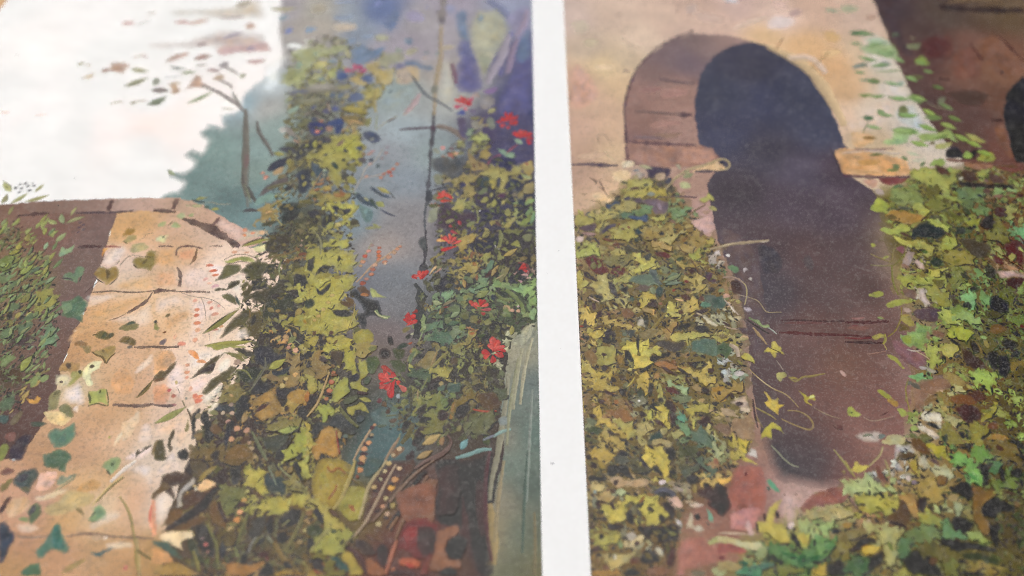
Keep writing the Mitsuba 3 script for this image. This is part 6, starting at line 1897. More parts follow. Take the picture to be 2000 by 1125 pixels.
p bcae6c 0 465 23 522 31 531 82 582 96 597 31 599 -34 622 -70 659 -77 709 -77 705 -119 656 -119 620 -98 559 -91 549 -48 512 -27
p 4a4848 0 586 53 617 38 639 2 641 -63 617 -55 600 -20
p 5c4e44 0 413 -5 439 9 502 9 506 -27 470 -5
p 3c3a3a 0 480 -48 517 -48 560 -63 552 -91 516 -77
s c8b4a0 12 467 -63 497 -84 527 -98
p 403c3a 0 657 -13 690 9 716 16 698 -48 674 -34
p b0aa60 0 643 53 670 82 721 89 756 53 691 23
p 6c7c6c 0 705 45 759 89 823 96 888 119 910 82 879 23 828 9 779 23
p 55605c 0 839 133 902 126 884 74 930 23 891 9
s 8c9c88 9 828 9 868 38 903 9
p 7c8c70 0 919 38 981 96 1014 111 1043 82 996 60 967 23
l 90986c 32 938 45 1052 104
l 808c74 25 929 16 1057 38
p 44504c 0 876 -13 903 9 926 -13 909 -63 884 -63
p 6c5f5a 0 745 -5 804 23 847 9 824 -34 775 -20
p c8ae50 0 741 -63 785 -55 844 -20 873 -48 870 -77 826 -91 802 -147 780 -119 758 -84
d 505c50 25 722 -63 739 -91
d 464440 21 653 -77 680 -126
d 40383c 21 601 -105 643 -133
d 4a3c38 31 756 -105 773 -126
p 463a3c 0 817 -112 845 -84 875 -98 882 -147 840 -133 815 -140
d 8c5c50 25 893 -98 903 -119
p b8a45c 0 1078 60 1130 67 1171 96 1171 45 1193 16 1191 2 1161 -34 1124 -34 1129 9 1095 38
d 7c6c40 19 1129 60 1128 2
d 743034 25 1057 38 1089 45
p 4c3a38 0 1088 148 1121 156 1141 111 1107 89 1090 111
p a8904c 0 1022 185 1084 170 1144 185 1150 133 1082 148 1038 156
d 843034 19 976 -20 1001 -13
s 70583c 10 1120 200 1145 141 1153 104
p 54404a 0 1189 89 1217 111 1253 96 1258 38 1208 38
p 403c38 0 1188 -20 1241 2 1244 -27 1204 -41
d 4a3c34 19 1045 -13 1094 -20
p 5a3c38 0 1016 -48 1061 -41 1089 -70 1068 -91 1032 -77
d c8a878 15 988 -77 1043 -91
p b8a054 0 1082 -77 1114 -70 1122 -105 1125 -133 1076 -182 1035 -161 1013 -133 1054 -105
d 54402c 21 1072 -130 1081 -133
d 6c4a4c 37 1132 -70 1168 -84
d 608c7c 31 1139 -119 1201 -112
p 60685c 0 1166 -48 1247 -48 1230 -175 1197 -147 1163 -119
p c4b85c 0 934 -126 968 -98 982 -140 990 -175 959 -182 932 -210 923 -175
p 36363a 0 896 -133 921 -133 918 -161 899 -168
d 36363a 18 935 -175 939 -196
s a08848 19 760 -352 813 -305 867 -244 909 -189 929 -175
s 54442c 5 765 -365 824 -312 879 -251
p c0ae5c 0 959 -182 1002 -182 1031 -196 998 -216 957 -203
d 40382c 16 944 -210 1006 -203
d 54443c 31 998 -161 1033 -175
p 40383c 0 1080 -196 1109 -161 1148 -140 1197 -147 1144 -175 1104 -203
p c0b89c 0 1107 -175 1156 -182 1211 -230 1219 -264 1162 -230
d b0b098 15 1141 -203 1219 -258
p c8aa50 0 412 -189 444 -161 470 -119 480 -175 498 -175 501 -230 464 -244 475 -271 524 -258 548 -271 486 -285 451 -264 428 -230
p 40343a 0 428 -230 441 -210 445 -258 451 -271 426 -278 408 -271
d 8c3430 15 396 -264 427 -264
d 4c3a3c 27 490 -105 493 -161
d 44343a 37 503 -210 536 -154
d 4a383a 25 572 -175 583 -203
d 5a4038 18 619 -203 636 -237
d 684038 19 433 -133 451 -126
p c0a458 0 509 -203 576 -216 612 -230 696 -244 730 -278 670 -271 609 -264 562 -237
d 54463c 16 481 -278 542 -261
p b8b0a0 0 739 -244 760 -210 791 -210 787 -251 755 -271
d 7c6050 18 697 -230 731 -271
p 7c5848 0 653 -161 692 -140 738 -175 724 -203 674 -216
p 40403c 0 779 -203 817 -189 811 -258 790 -292 788 -244
p c09c5c 0 821 -147 864 -147 861 -175 835 -189
d a88c58 37 777 -147 849 -175
p 38343a 0 520 -332 558 -298 554 -271 596 -285 623 -325 603 -365 571 -385 542 -372
p 484c4a 0 663 -285 742 -285 714 -325 712 -352 690 -325
p c8ac50 0 449 -298 547 -285 546 -312 507 -352 459 -339
d 3a3838 30 417 -332 447 -339
d 3a3838 18 440 -359 454 -325
d 6c7464 30 655 -312 678 -325
p 8c7c54 0 740 -312 840 -271 888 -285 822 -339 784 -359
d 403c38 31 892 -244 915 -258
p 3a383c 0 974 -271 1014 -237 1069 -244 1059 -271 1033 -292 1023 -271 996 -292
p 403e3e 0 1071 -278 1123 -251 1173 -285 1134 -312 1093 -298
p bcac58 0 931 -332 971 -305 1019 -305 1057 -292 1092 -305 1188 -312 1211 -325 1136 -339 1065 -325 1048 -372 1014 -405 1027 -345 952 -365
p b09054 0 900 -285 953 -244 991 -230 959 -298 919 -332
s 6a4a34 6 913 -271 946 -312
p 4c4844 0 818 -379 881 -352 951 -372 1014 -352 1014 -405 957 -438 888 -405 841 -392
p 56685c 0 1055 -359 1136 -339 1207 -352 1195 -445 1137 -432 1092 -405
d 748c7c 30 1152 -405 1193 -458
d 6c7c60 24 1070 -392 1135 -445
p d0bc50 0 655 -399 674 -379 735 -365 746 -385 771 -365 813 -372 804 -405 839 -412 874 -432 860 -451 801 -438 792 -471 795 -503 733 -539 701 -497 693 -445 683 -418
d 2e2c30 20 748 -319 739 -432
d 746428 24 739 -425 735 -477
p 2f3034 0 658 -432 689 -418 703 -471 722 -529 675 -523 654 -484
p 343034 0 806 -451 859 -458 922 -425 919 -458 857 -477 820 -497 781 -535 801 -510
d 3a3034 30 950 -445 979 -451
p a89c50 0 505 -392 565 -385 613 -392 603 -445 581 -510 532 -535 499 -497 497 -432
d 4a3e34 24 520 -445 555 -451
p 7c6044 0 419 -432 480 -405 495 -458 492 -510 451 -510 429 -471
d 5a4030 18 473 -432 497 -425
s 4c4030 6 498 -399 541 -385
d 4c3a30 30 521 -523 556 -535
p c8b45c 0 405 -471 439 -510 485 -535 472 -551 402 -535
d 8c7040 36 621 -445 629 -510
p 6c4c3a 0 820 -497 893 -477 962 -497 946 -535 852 -529
p a07848 0 973 -510 1029 -535 1039 -551 980 -551
d 7a5038 30 928 -484 943 -510
p 40302e 0 1005 -490 1105 -497 1125 -529 1063 -551 1031 -523
p c8b454 0 1101 -529 1145 -510 1155 -523 1122 -551 1092 -551
s a8987c 22 1244 276 1325 299 1392 318 1498 330 1564 337 1630 345
s dccca8 6 1325 303 1406 322
d a89c90 13 1563 334 1630 345
p d0c4c4 0 1242 208 1276 268 1315 276 1317 238 1278 238
b d8cccc 15 1355 234
p 6a9068 0 1334 156 1371 170 1408 156 1416 126 1380 96 1352 126
p e4dcd8 0 1431 141 1451 148 1467 126 1440 119 1431 96
p e0d8d8 0 1444 60 1465 74 1485 82 1482 38 1468 49
s b8a87c 8 1395 67 1427 31 1437 -5 1426 -63 1405 -119
s a89080 14 1301 74 1358 78 1400 60 1421 31
p d8d0d0 0 1400 -133 1428 -126 1451 -140 1441 -168 1416 -168 1393 -154
s a09078 9 1432 -63 1485 -84 1505 -112 1513 -140 1532 -172 1582 -168 1619 -168
s a89888 6 1372 -48 1432 -63
d a0a05c 25 1374 9 1395 -20
d b0a060 31 1357 -105 1379 -84
p 50403c 0 1342 53 1393 53 1420 -20 1390 -48 1340 -48
d 9c7c58 31 1309 38 1320 -63
d c09c88 31 1282 -63 1327 -55
p 36363a 0 1246 38 1268 60 1285 53 1270 31
d 808c64 31 1256 -27 1302 -13
p 506058 0 1200 -77 1278 -48 1308 -105 1265 -147 1205 -133
d 5a8c78 37 1138 -126 1201 -119
s c0b0a0 10 1286 -84 1317 -126 1357 -189
d ccc0b4 12 1317 -126 1341 -175
s 7c8c58 16 1417 -203 1460 -237 1493 -264
p 9cac68 0 1445 -216 1476 -216 1495 -251 1532 -251 1533 -278 1504 -271 1469 -258
s b0b8ac 10 1522 -271 1549 -292 1566 -315
s 44403c 12 1402 -216 1456 -264 1521 -312
p d0c8a8 0 1136 -196 1159 -203 1192 -230 1233 -244 1229 -278 1189 -258 1156 -230
s bcb090 12 1107 -175 1136 -189
p c4bc9c 0 1283 -196 1320 -196 1333 -230 1303 -230
s c0a890 9 1261 -264 1319 -285 1393 -278
d 4a3838 18 1259 -237 1299 -258
p 3c3c3c 0 1071 -278 1116 -258 1169 -271 1171 -305 1117 -298
p b0a454 0 1061 -312 1121 -312 1192 -332 1154 -345 1082 -339
s a88c6c 15 1441 -285 1459 -325 1479 -352
d c8b084 24 1348 -339 1396 -339
p 5c4a4c 0 1333 -271 1430 -278 1447 -325 1363 -319
k 503c3c 10 1610 -223 1684 -220 1780 -227 1877 -230 1988 -227
k 5c3434 16 1583 -305 1668 -305 1775 -315 1969 -319
d 684a48 18 1618 -244 1922 -251
p 4c484e 0 1546 307 1587 322 1680 261 1690 170 1653 104 1551 96 1544 215
d 564c50 64 1856 238 1860 126
p d0ba50 0 698 -458 799 -458 795 -510 769 -529 733 -542 712 -503
p 332f32 0 655 -477 690 -484 712 -510 687 -529 658 -510
p 342f32 0 732 -555 757 -535 794 -516 819 -510 791 -548 761 -555
p c8a848 0 710 -612 730 -580 767 -555 783 -574 817 -593 786 -612 788 -649 767 -699 751 -674 731 -637
p 3c3a34 0 785 -618 813 -631 803 -681 782 -724 773 -687
p b89c48 0 403 -523 450 -523 502 -548 548 -567 591 -535 589 -574 541 -586 494 -586 448 -561
d 3c3434 30 515 -529 550 -542
d 4a4034 27 512 -586 527 -618
d 3a3432 29 564 -593 598 -618
d 54462c 29 606 -580 658 -599
p c0a44c 0 429 -599 493 -599 544 -637 601 -649 582 -687 547 -681 514 -656 489 -674 443 -662
d 907c48 35 416 -624 468 -631
d 48382e 23 519 -668 581 -699
d 4a3430 23 491 -748 527 -730
d 40343a 29 606 -662 646 -681
p 3a3032 0 601 -662 653 -668 645 -699 620 -712
s c8b050 9 654 -649 685 -624 706 -586
d 4a3430 29 666 -724 681 -748
p 44483c 0 710 -681 729 -656 756 -687 747 -724 718 -724
d a0603c 29 577 -748 601 -736
d 8c6444 35 599 -773 633 -779
p 8c6044 0 512 -785 563 -791 622 -773 665 -809 680 -845 616 -857 583 -833 550 -821
p 54382c 0 516 -803 549 -833 570 -869 563 -887 531 -845
p c8aa4c 0 449 -773 506 -785 509 -827 536 -857 579 -893 595 -916 644 -940 642 -963 587 -940 556 -905 512 -881 479 -857 470 -821
d 40342e 34 430 -815 463 -839
d 70785c 40 411 -845 473 -869
p 4e5640 0 409 -899 455 -887 511 -899 486 -928 430 -928
d 423a30 25 527 -905 571 -934
p 38363a 0 650 -863 685 -851 675 -899
p b0a050 0 576 -857 649 -869 680 -916 688 -957 645 -928 592 -881
d 3c3830 28 701 -934 734 -875
p b8a868 0 683 -869 753 -857 772 -893 747 -928 700 -952
d 3f3432 34 712 -797 756 -821
p 8c8a74 0 677 -736 731 -712 775 -736 761 -761 703 -767
b d8d8d0 9 717 -736
p 33332f 0 761 -767 809 -742 836 -761 815 -803 788 -785
d 5c4438 12 668 -767 678 -797
s 6a4c3c 7 631 -724 657 -767 677 -809
p c0b450 0 754 -845 770 -791 792 -797 795 -827 782 -845
p c4b44c 0 817 -785 848 -754 863 -785 883 -809 869 -833 883 -869 874 -899 843 -869 801 -827 835 -833 826 -809
d 48302c 28 788 -845 853 -887
p 402a2c 0 862 -730 891 -730 922 -767 914 -845 909 -893 886 -893 876 -821 890 -803 864 -767
p b0a858 0 829 -656 858 -649 861 -681 870 -705 846 -718 832 -687
d 3a3a34 29 829 -718 855 -742
p 747c5c 0 898 -718 936 -687 999 -699 1000 -736 957 -761 918 -748
p 9cb078 0 874 -605 914 -624 964 -649 1008 -668 988 -693 965 -687 923 -649
p 583430 0 871 -643 911 -649 965 -693 907 -693 879 -674
p 9c6444 0 813 -510 869 -484 925 -510 971 -523 945 -548 887 -535 852 -529
p 4c3a34 0 842 -516 888 -529 954 -574 941 -586 885 -555
p 9c9454 0 849 -567 895 -574 972 -624 1011 -643 949 -618 893 -599
p c4aa50 0 969 -542 1017 -535 1061 -567 1090 -567 1112 -535 1138 -516 1155 -523 1146 -548 1119 -574 1117 -593 1164 -586 1186 -599 1149 -618 1100 -631 1077 -631 1057 -599 1029 -586
d 3c3430 24 953 -529 1013 -574
d 444030 21 1046 -593 1066 -624
d 4c4030 20 994 -586 1023 -643
p 3a2c2e 0 1033 -503 1106 -490 1139 -510 1093 -542 1051 -548
d 44302c 35 1127 -561 1164 -542
d c0c8c8 30 1190 -484 1242 -490
d b8bcb8 29 1204 -555 1238 -567
d a09890 29 1210 -599 1231 -618
p a08040 0 1133 -649 1227 -643 1214 -736 1167 -742 1127 -699
p b08858 0 1016 -649 1065 -631 1082 -681 1047 -687
p 3f3434 0 1066 -674 1109 -656 1129 -681 1098 -699
d 4c4430 29 1162 -693 1186 -687
d 44443c 35 1017 -742 1050 -754
d 44402c 21 1091 -748 1105 -779
p b4a04c 0 1001 -785 1037 -767 1079 -754 1104 -785 1156 -827 1112 -815 1044 -803
p 4fa084 0 937 -791 951 -815 977 -845 957 -869 935 -857
p 6f9c70 0 924 -857 968 -869 998 -905 1001 -928 962 -922 931 -893
p 343830 0 974 -869 994 -893 997 -916 982 -899
p 44343a 0 1011 -845 1062 -845 1129 -857 1112 -899 1068 -893 1037 -869
p c0b858 0 998 -857 1017 -839 1025 -869 1010 -905
p c8bc70 0 1079 -893 1094 -869 1115 -881 1107 -899 1077 -910
p 5c7064 0 996 -928 1044 -899 1099 -916 1106 -952 1088 -998 1043 -1004 1013 -975
s b0b08c 8 1097 -928 1138 -963 1168 -992
p b0b480 0 1091 -975 1122 -998 1141 -1021 1158 -1021 1136 -1061 1105 -1044 1093 -1009
d 985c50 39 1088 -1089 1123 -1078
p 3a4440 0 756 -946 781 -922 827 -916 835 -952 789 -957 743 -975
p b4a06c 0 766 -963 812 -952 878 -975 875 -998 832 -986 780 -992
p b0a460 0 882 -928 919 -905 952 -916 925 -952 891 -952
p 34322f 0 938 -940 999 -946 975 -963 952 -963
p 54563f 0 899 -986 954 -998 1021 -998 1025 -1055 964 -1055 905 -1032
p 393837 0 836 -998 891 -1004 897 -1055 865 -1101 847 -1055
p d0b84c 0 706 -1009 751 -1004 783 -1027 809 -986 831 -992 838 -1038 845 -1072 854 -1101 833 -1145 812 -1134 798 -1106 771 -1095 736 -1112 735 -1067 727 -1027
p 36343a 0 693 -1032 725 -1050 733 -1089 718 -1129 689 -1078
d 423630 19 741 -992 778 -1015
d 6c5438 15 791 -998 826 -981
p 343434 0 587 -952 609 -952 642 -963 645 -998 617 -998 596 -981
p c0a050 0 542 -940 587 -940 606 -998 616 -1015 582 -1015 551 -975
p 30302e 0 410 -992 432 -992 472 -992 465 -1015 426 -1009
p c4a448 0 408 -1027 459 -1021 516 -998 536 -1032 545 -1072 500 -1078 455 -1084 435 -1055
d 40342e 33 401 -1055 434 -1067
d 36363a 50 575 -1038 636 -1050
p 5c5c50 0 546 -1055 625 -1050 644 -1089 598 -1106 555 -1089
p 302e32 0 516 -1101 576 -1101 631 -1112 628 -1148 518 -1148
d a0843c 33 472 -1078 498 -1123
d 44362c 33 421 -1106 465 -1112
p 5c5c48 0 897 -1112 976 -1101 994 -1134 915 -1148
p 607060 0 981 -1055 1023 -1078 1062 -1118 1115 -1134 1091 -1148 1028 -1123
s 3c3834 17 980 -1061 1008 -1106 1059 -1145
p 4c4a3c 0 642 -1112 720 -1112 754 -1101 775 -1112 739 -1148 650 -1148
d 403c38 33 1006 -1032 1026 -1050
p d0b84c 0 734 -1072 818 -1072 854 -1095 845 -1129 819 -1168 806 -1140 792 -1112 765 -1101 736 -1112
p 302e32 0 516 -1101 631 -1112 640 -1145 659 -1184 626 -1173 574 -1140 528 -1173 513 -1145
p 302e30 0 752 -1123 776 -1101 797 -1118 815 -1151 772 -1145
p 322f30 0 839 -1134 864 -1112 894 -1134 867 -1184 846 -1173
d 40362c 28 433 -1095 459 -1112
p 302c30 0 407 -1162 441 -1157 489 -1173 499 -1195 439 -1190 411 -1190
p b89c78 0 516 -1179 561 -1162 604 -1184 636 -1190 670 -1173 736 -1179 721 -1223 655 -1228 613 -1212 567 -1234 536 -1212
d 443834 27 547 -1212 565 -1184
p c8b074 0 415 -1223 471 -1201 509 -1212 501 -1245 446 -1261
d 849088 22 430 -1250 452 -1245
p a8b088 0 556 -1239 584 -1228 610 -1250 587 -1266 560 -1261
d 3c3c34 27 597 -1272 626 -1256
p c8a468 0 467 -1266 507 -1239 533 -1261 554 -1272 530 -1299 493 -1299
d 503c34 13 496 -1245 519 -1228
d 54443a 22 523 -1239 550 -1250
p ccb44c 0 470 -1320 502 -1315 523 -1326 538 -1347 551 -1320 585 -1299 599 -1320 585 -1363 588 -1400 539 -1415 498 -1389 473 -1357
d 463a2e 22 530 -1304 538 -1347
d 483a34 27 444 -1299 463 -1342
s 4c3c30 11 444 -1293 482 -1299 513 -1315 525 -1304
p 3a2c2c 0 461 -1373 502 -1405 544 -1415 582 -1410 581 -1431 537 -1447 505 -1452 496 -1415 466 -1389
p 363034 0 597 -1352 625 -1336 643 -1384 635 -1421 604 -1405
d 6c6440 27 593 -1326 621 -1320
p ccb850 0 613 -1283 663 -1266 728 -1266 770 -1288 783 -1320 807 -1352 814 -1389 775 -1400 774 -1415 736 -1415 714 -1426 687 -1373 667 -1352 649 -1309
p 343438 0 648 -1315 672 -1293 699 -1288 686 -1315 673 -1342
p 383230 0 706 -1331 734 -1320 748 -1347 730 -1363 710 -1352
p 342c2e 0 761 -1379 784 -1363 804 -1384 790 -1415 769 -1405
p 3a3034 0 790 -1304 823 -1299 852 -1326 859 -1363 839 -1400 821 -1373 798 -1331
d 8c5c34 16 670 -1309 706 -1266
p 54545c 0 746 -1245 798 -1223 851 -1234 880 -1272 847 -1277 804 -1266 767 -1261
d 2e3038 27 767 -1261 848 -1266
p c8a898 0 824 -1288 869 -1266 907 -1320 884 -1336 844 -1304
d dccccc 27 783 -1201 823 -1190
p 9c8c80 0 853 -1212 907 -1223 921 -1239 882 -1250
s 8c7060 9 711 -1217 741 -1245
p 5c6054 0 905 -1140 963 -1112 1021 -1089 1010 -1134 958 -1157 928 -1179
p 38363a 0 928 -1179 970 -1151 1006 -1168 996 -1206 952 -1212
p ccaa5c 0 996 -1206 1023 -1168 1061 -1168 1098 -1179 1144 -1168 1153 -1179 1139 -1206 1094 -1212 1071 -1223 1035 -1201 1011 -1217
d 3a2e2e 27 1017 -1217 1056 -1206
d 3a3030 27 1082 -1223 1122 -1206
p 3f2a2c 0 971 -1234 1039 -1217 1149 -1212 1140 -1277 1117 -1363 1093 -1384 1061 -1342 1026 -1320 1041 -1288 988 -1272
p a49878 0 918 -1266 947 -1250 961 -1277 931 -1299
p c0b4a4 0 930 -1309 974 -1299 1021 -1315 991 -1336 938 -1336
d 34343a 38 961 -1363 985 -1389
p c4bca4 0 916 -1384 936 -1352 959 -1384 950 -1415 982 -1415 1015 -1452 966 -1457 921 -1431 887 -1452
p 64a890 0 1014 -1331 1039 -1347 1056 -1379 1052 -1410 1032 -1400 1025 -1373
d 4a504c 9 1016 -1400 1029 -1426
p c4bcbc 0 839 -1400 873 -1389 896 -1421 874 -1426
p 362c2e 0 650 -1426 693 -1426 778 -1431 834 -1405 884 -1431 857 -1488 823 -1503 781 -1508 717 -1513 688 -1488
d 3a2e30 32 649 -1436 680 -1447
p b4a850 0 415 -1436 435 -1457 477 -1467 574 -1452 572 -1478 528 -1508 463 -1524 433 -1508
d 3c342c 32 451 -1467 476 -1483
p 9c9484 0 583 -1467 638 -1447 646 -1478 623 -1498 592 -1493
d 889868 42 542 -1524 574 -1518
p c8b488 0 612 -1503 657 -1467 688 -1478 653 -1524 599 -1534
d 4a3834 26 627 -1524 659 -1508
d 3a2a2c 31 486 -1589 498 -1554
d 3c2a2c 31 552 -1604 570 -1574
p c0a868 0 451 -1549 480 -1589 522 -1599 544 -1574 587 -1559 629 -1559 572 -1619 520 -1629 459 -1599
p d8d4c4 0 513 -1569 534 -1564 538 -1589 521 -1604
d 4c3030 37 421 -1534 441 -1549
d 4a3c30 32 416 -1426 426 -1431
d 463630 32 408 -1368 424 -1373
p 36292b 0 653 -1589 678 -1539 725 -1544 754 -1569 746 -1599 697 -1619 656 -1614
p d0d0bc 0 715 -1534 758 -1524 777 -1549 778 -1589 754 -1569
p 6a3c34 0 595 -1589 648 -1579 656 -1614 603 -1619
d 74483c 31 457 -1629 498 -1634
p 302a2c 0 564 -1659 581 -1639 623 -1634 652 -1659 646 -1671 563 -1671
p a8743c 0 410 -1639 477 -1649 540 -1639 558 -1671 408 -1671
p 4c3632 0 790 -1524 841 -1539 836 -1589 810 -1634 781 -1614 796 -1569
p 8a5c50 0 675 -1639 780 -1619 809 -1649 775 -1671 682 -1671
p a06c60 0 845 -1549 877 -1498 921 -1478 996 -1478 1006 -1524 1106 -1524 1097 -1589 988 -1619 882 -1639 832 -1671
p b4b068 0 1002 -1513 1026 -1488 1081 -1472 1111 -1488 1107 -1513 1055 -1508 1027 -1524
d 6a3c40 21 1056 -1584 1088 -1579
p a8a878 0 1007 -1639 1062 -1614 1094 -1609 1085 -1671 1023 -1671
d 6c6450 36 906 -1659 984 -1654
p a8786c 0 827 -1671 840 -1649 871 -1644 879 -1671
p b0a454 0 1061 -312 1121 -312 1155 -332 1117 -345 1058 -339
p 56685c 0 1055 -365 1104 -352 1176 -359 1208 -392 1213 -445 1162 -464 1118 -438 1047 -432
p 55684c 0 1196 -392 1247 -372 1291 -399 1293 -425 1246 -464 1203 -432
d b0b8a0 12 1274 -432 1302 -445
p 6c8070 0 1186 -464 1238 -477 1241 -497 1207 -490
p d0d8dc 0 1208 -484 1232 -477 1252 -503 1228 -510
p c8d0d0 0 1197 -561 1230 -535 1239 -555 1230 -580 1207 -574
p 9cb4a4 0 1254 -535 1290 -529 1305 -548 1268 -561
d bcb4ac 35 1278 -574 1338 -567
p b0a04c 0 1207 -352 1268 -345 1272 -365 1223 -365
s a8906c 15 1431 -271 1451 -298 1479 -352 1497 -385
s b8a898 30 1275 -385 1314 -405 1317 -464
d b8a470 24 1322 -352 1395 -345
p d0bc4c 0 1470 -425 1501 -399 1524 -405 1526 -359 1550 -359 1557 -385 1579 -399 1575 -425 1594 -451 1560 -438 1544 -432 1531 -471 1515 -458 1508 -432 1477 -435
s 6a5a2c 8 1512 -405 1540 -418 1572 -438
p c4b854 0 1329 -464 1357 -438 1401 -464 1406 -510 1384 -497 1351 -477
s a0948c 7 1535 -484 1553 -516 1565 -548
p b8b070 0 1516 -593 1528 -561 1558 -555 1585 -567 1575 -593 1550 -599 1547 -618 1526 -605
s a89454 13 1588 -586 1612 -618 1636 -612 1670 -586 1711 -586 1761 -574 1803 -567
d a08c44 18 1593 -593 1639 -599
s b09c6c 8 1366 -535 1406 -586 1456 -637 1498 -668 1547 -687 1581 -724 1612 -773
s dcc8a0 5 1406 -586 1456 -637 1498 -665
p c0a838 0 1621 -662 1656 -693 1676 -712 1715 -687 1720 -736 1679 -724 1665 -736 1694 -767 1672 -761 1642 -736 1653 -712
d c8c880 17 1681 -718 1718 -705
s a08c74 6 1699 -773 1759 -815 1829 -839
p d4b840 0 1428 -668 1448 -687 1471 -724 1487 -730 1509 -705 1499 -761 1542 -748 1501 -785 1489 -821 1449 -785 1426 -748 1423 -736 1451 -736
s b09858 10 1360 -767 1407 -797 1449 -821 1473 -845
s 8c7c58 8 1360 -803 1371 -845 1392 -893
p c4b440 0 1363 -963 1382 -916 1416 -881 1455 -851 1468 -875 1490 -881 1492 -905 1505 -928 1480 -905 1448 -893 1434 -910 1437 -963 1417 -946 1389 -946
s a88c60 11 1546 -791 1603 -791 1655 -821 1676 -863 1670 -893 1645 -905 1597 -887 1545 -863 1503 -839
p c0b098 0 1209 -736 1268 -724 1332 -687 1334 -748 1350 -797 1305 -785 1263 -761
d 44343a 29 1257 -761 1305 -748
p b09470 0 1169 -773 1236 -785 1275 -833 1231 -821 1175 -815
d d0bca8 29 1282 -785 1338 -797
p a07c68 0 1230 -833 1274 -845 1334 -821 1337 -881 1346 -963 1256 -963 1221 -893
s 4a3c40 12 1361 -724 1357 -821 1363 -893
p a8843c 0 1132 -699 1196 -656 1281 -637 1326 -649 1308 -687 1237 -699 1185 -736 1141 -724
d 3c3234 41 1073 -662 1118 -674
d 403430 29 1163 -687 1185 -693
d 403430 29 1235 -712 1259 -705
d 3f3a40 29 1230 -624 1246 -637
p 7c5c54 0 1109 -881 1168 -863 1211 -881 1215 -940 1160 -928
d 443438 46 1057 -845 1112 -857
d c0a040 23 1233 -969 1323 -969
d 644848 34 1803 -881 1833 -899
d b09488 47 1896 -574 1917 -561
s 584440 5 1781 -875 1804 -905 1833 -899
p d0b840 0 1239 -969 1268 -957 1293 -981 1282 -1015 1263 -1030 1246 -998
p dcdcdc 0 1273 -1038 1312 -1004 1336 -1027 1345 -1078 1314 -1061
p c8b44c 0 1241 -1067 1271 -1055 1306 -1078 1341 -1106 1298 -1095 1266 -1084
p cca858 0 1098 -1179 1131 -1179 1178 -1162 1174 -1184 1132 -1212 1096 -1195
p 9c6458 0 1194 -1123 1252 -1106 1351 -1112 1352 -1173 1350 -1283 1313 -1379 1277 -1368 1231 -1389 1182 -1357 1142 -1336 1149 -1250 1160 -1206
d 6a3c3c 17 1249 -1162 1263 -1140
d 80544c 43 1187 -1326 1241 -1326
p 3f2a2c 0 1093 -1217 1128 -1206 1146 -1272 1160 -1326 1104 -1379 1073 -1368
p b08078 0 1145 -1357 1241 -1326 1315 -1336 1268 -1431 1245 -1441 1179 -1457 1134 -1431
p c8a8a4 0 1207 -1410 1247 -1389 1260 -1483 1217 -1483
s a8a488 9 1420 -992 1453 -1032 1479 -1072 1518 -1106 1550 -1112
s b0a468 13 1758 -1015 1783 -1055 1803 -1095 1818 -1129 1842 -1168
p c0b050 0 1812 -1129 1849 -1112 1855 -1084 1879 -1078 1885 -1101 1918 -1101 1939 -1106 1899 -1134 1853 -1145
s a08c58 9 1777 -1140 1801 -1129 1785 -1151
p 54a880 0 1356 -1179 1389 -1179 1410 -1217 1438 -1245 1400 -1245 1377 -1223
d 40544c 16 1361 -1217 1374 -1239
p c4a89c 0 1438 -1245 1503 -1250 1582 -1234 1619 -1239 1578 -1256 1527 -1293 1500 -1326 1503 -1368 1475 -1405 1449 -1431 1427 -1431 1424 -1389 1397 -1357 1417 -1304
d 785c58 9 1447 -1256 1450 -1272
d 785c58 8 1507 -1256 1508 -1266
p d8d0c8 0 1436 -1410 1465 -1400 1483 -1421 1457 -1441 1436 -1441
p 885c54 0 1509 -1336 1562 -1283 1612 -1250 1692 -1228 1771 -1217 1781 -1272 1753 -1304 1696 -1315 1647 -1320 1597 -1326 1537 -1357
p c4b44c 0 1340 -1347 1397 -1299 1432 -1283 1403 -1326 1372 -1379 1367 -1410 1410 -1410 1433 -1462 1436 -1503 1391 -1518 1353 -1493 1316 -1462 1273 -1462 1278 -1400 1325 -1405
d 40362c 27 1388 -1347 1392 -1389
d 4c3430 16 1322 -1357 1321 -1400
d 40382c 13 1272 -1400 1273 -1462
s 6c6430 7 1312 -1452 1334 -1478 1357 -1498
p a8b470 0 1484 -1410 1528 -1405 1580 -1415 1600 -1447 1555 -1488 1528 -1462 1489 -1441
p c0b450 0 1467 -1447 1516 -1467 1539 -1513 1523 -1544 1490 -1524 1472 -1478
p 9cb860 0 1602 -1436 1635 -1405 1690 -1373 1684 -1400 1650 -1462 1638 -1493 1607 -1493
s 54502c 11 1694 -1379 1682 -1410 1664 -1447
d 40382c 21 1586 -1410 1599 -1426
p 34383a 0 1645 -1462 1671 -1436 1702 -1441 1709 -1457 1669 -1472
p b4b47c 0 1766 -1190 1807 -1201 1840 -1179 1878 -1179 1931 -1140 1912 -1272 1849 -1261 1797 -1250
s 84784c 5 1828 -1184 1857 -1201 1867 -1228
d 40382c 16 1899 -1234 1895 -1272
p 9c7c6c 0 1780 -1277 1803 -1272 1815 -1315 1819 -1347 1802 -1326
s 4c3c34 8 1781 -1272 1791 -1304 1824 -1347
p bca83c 0 1813 -1277 1877 -1283 1893 -1304 1883 -1347 1828 -1352 1857 -1320 1828 -1304
p b8a870 0 1522 -1379 1571 -1347 1638 -1336 1675 -1315 1749 -1320 1784 -1357 1743 -1400 1701 -1394 1640 -1379 1583 -1400
d a07838 32 1717 -1421 1772 -1415
p 8c7848 0 1687 -1462 1755 -1441 1832 -1431 1802 -1472 1725 -1483
p c4ae88 0 1819 -1394 1874 -1389 1859 -1452 1829 -1447
d b47c64 27 1813 -1400 1842 -1389
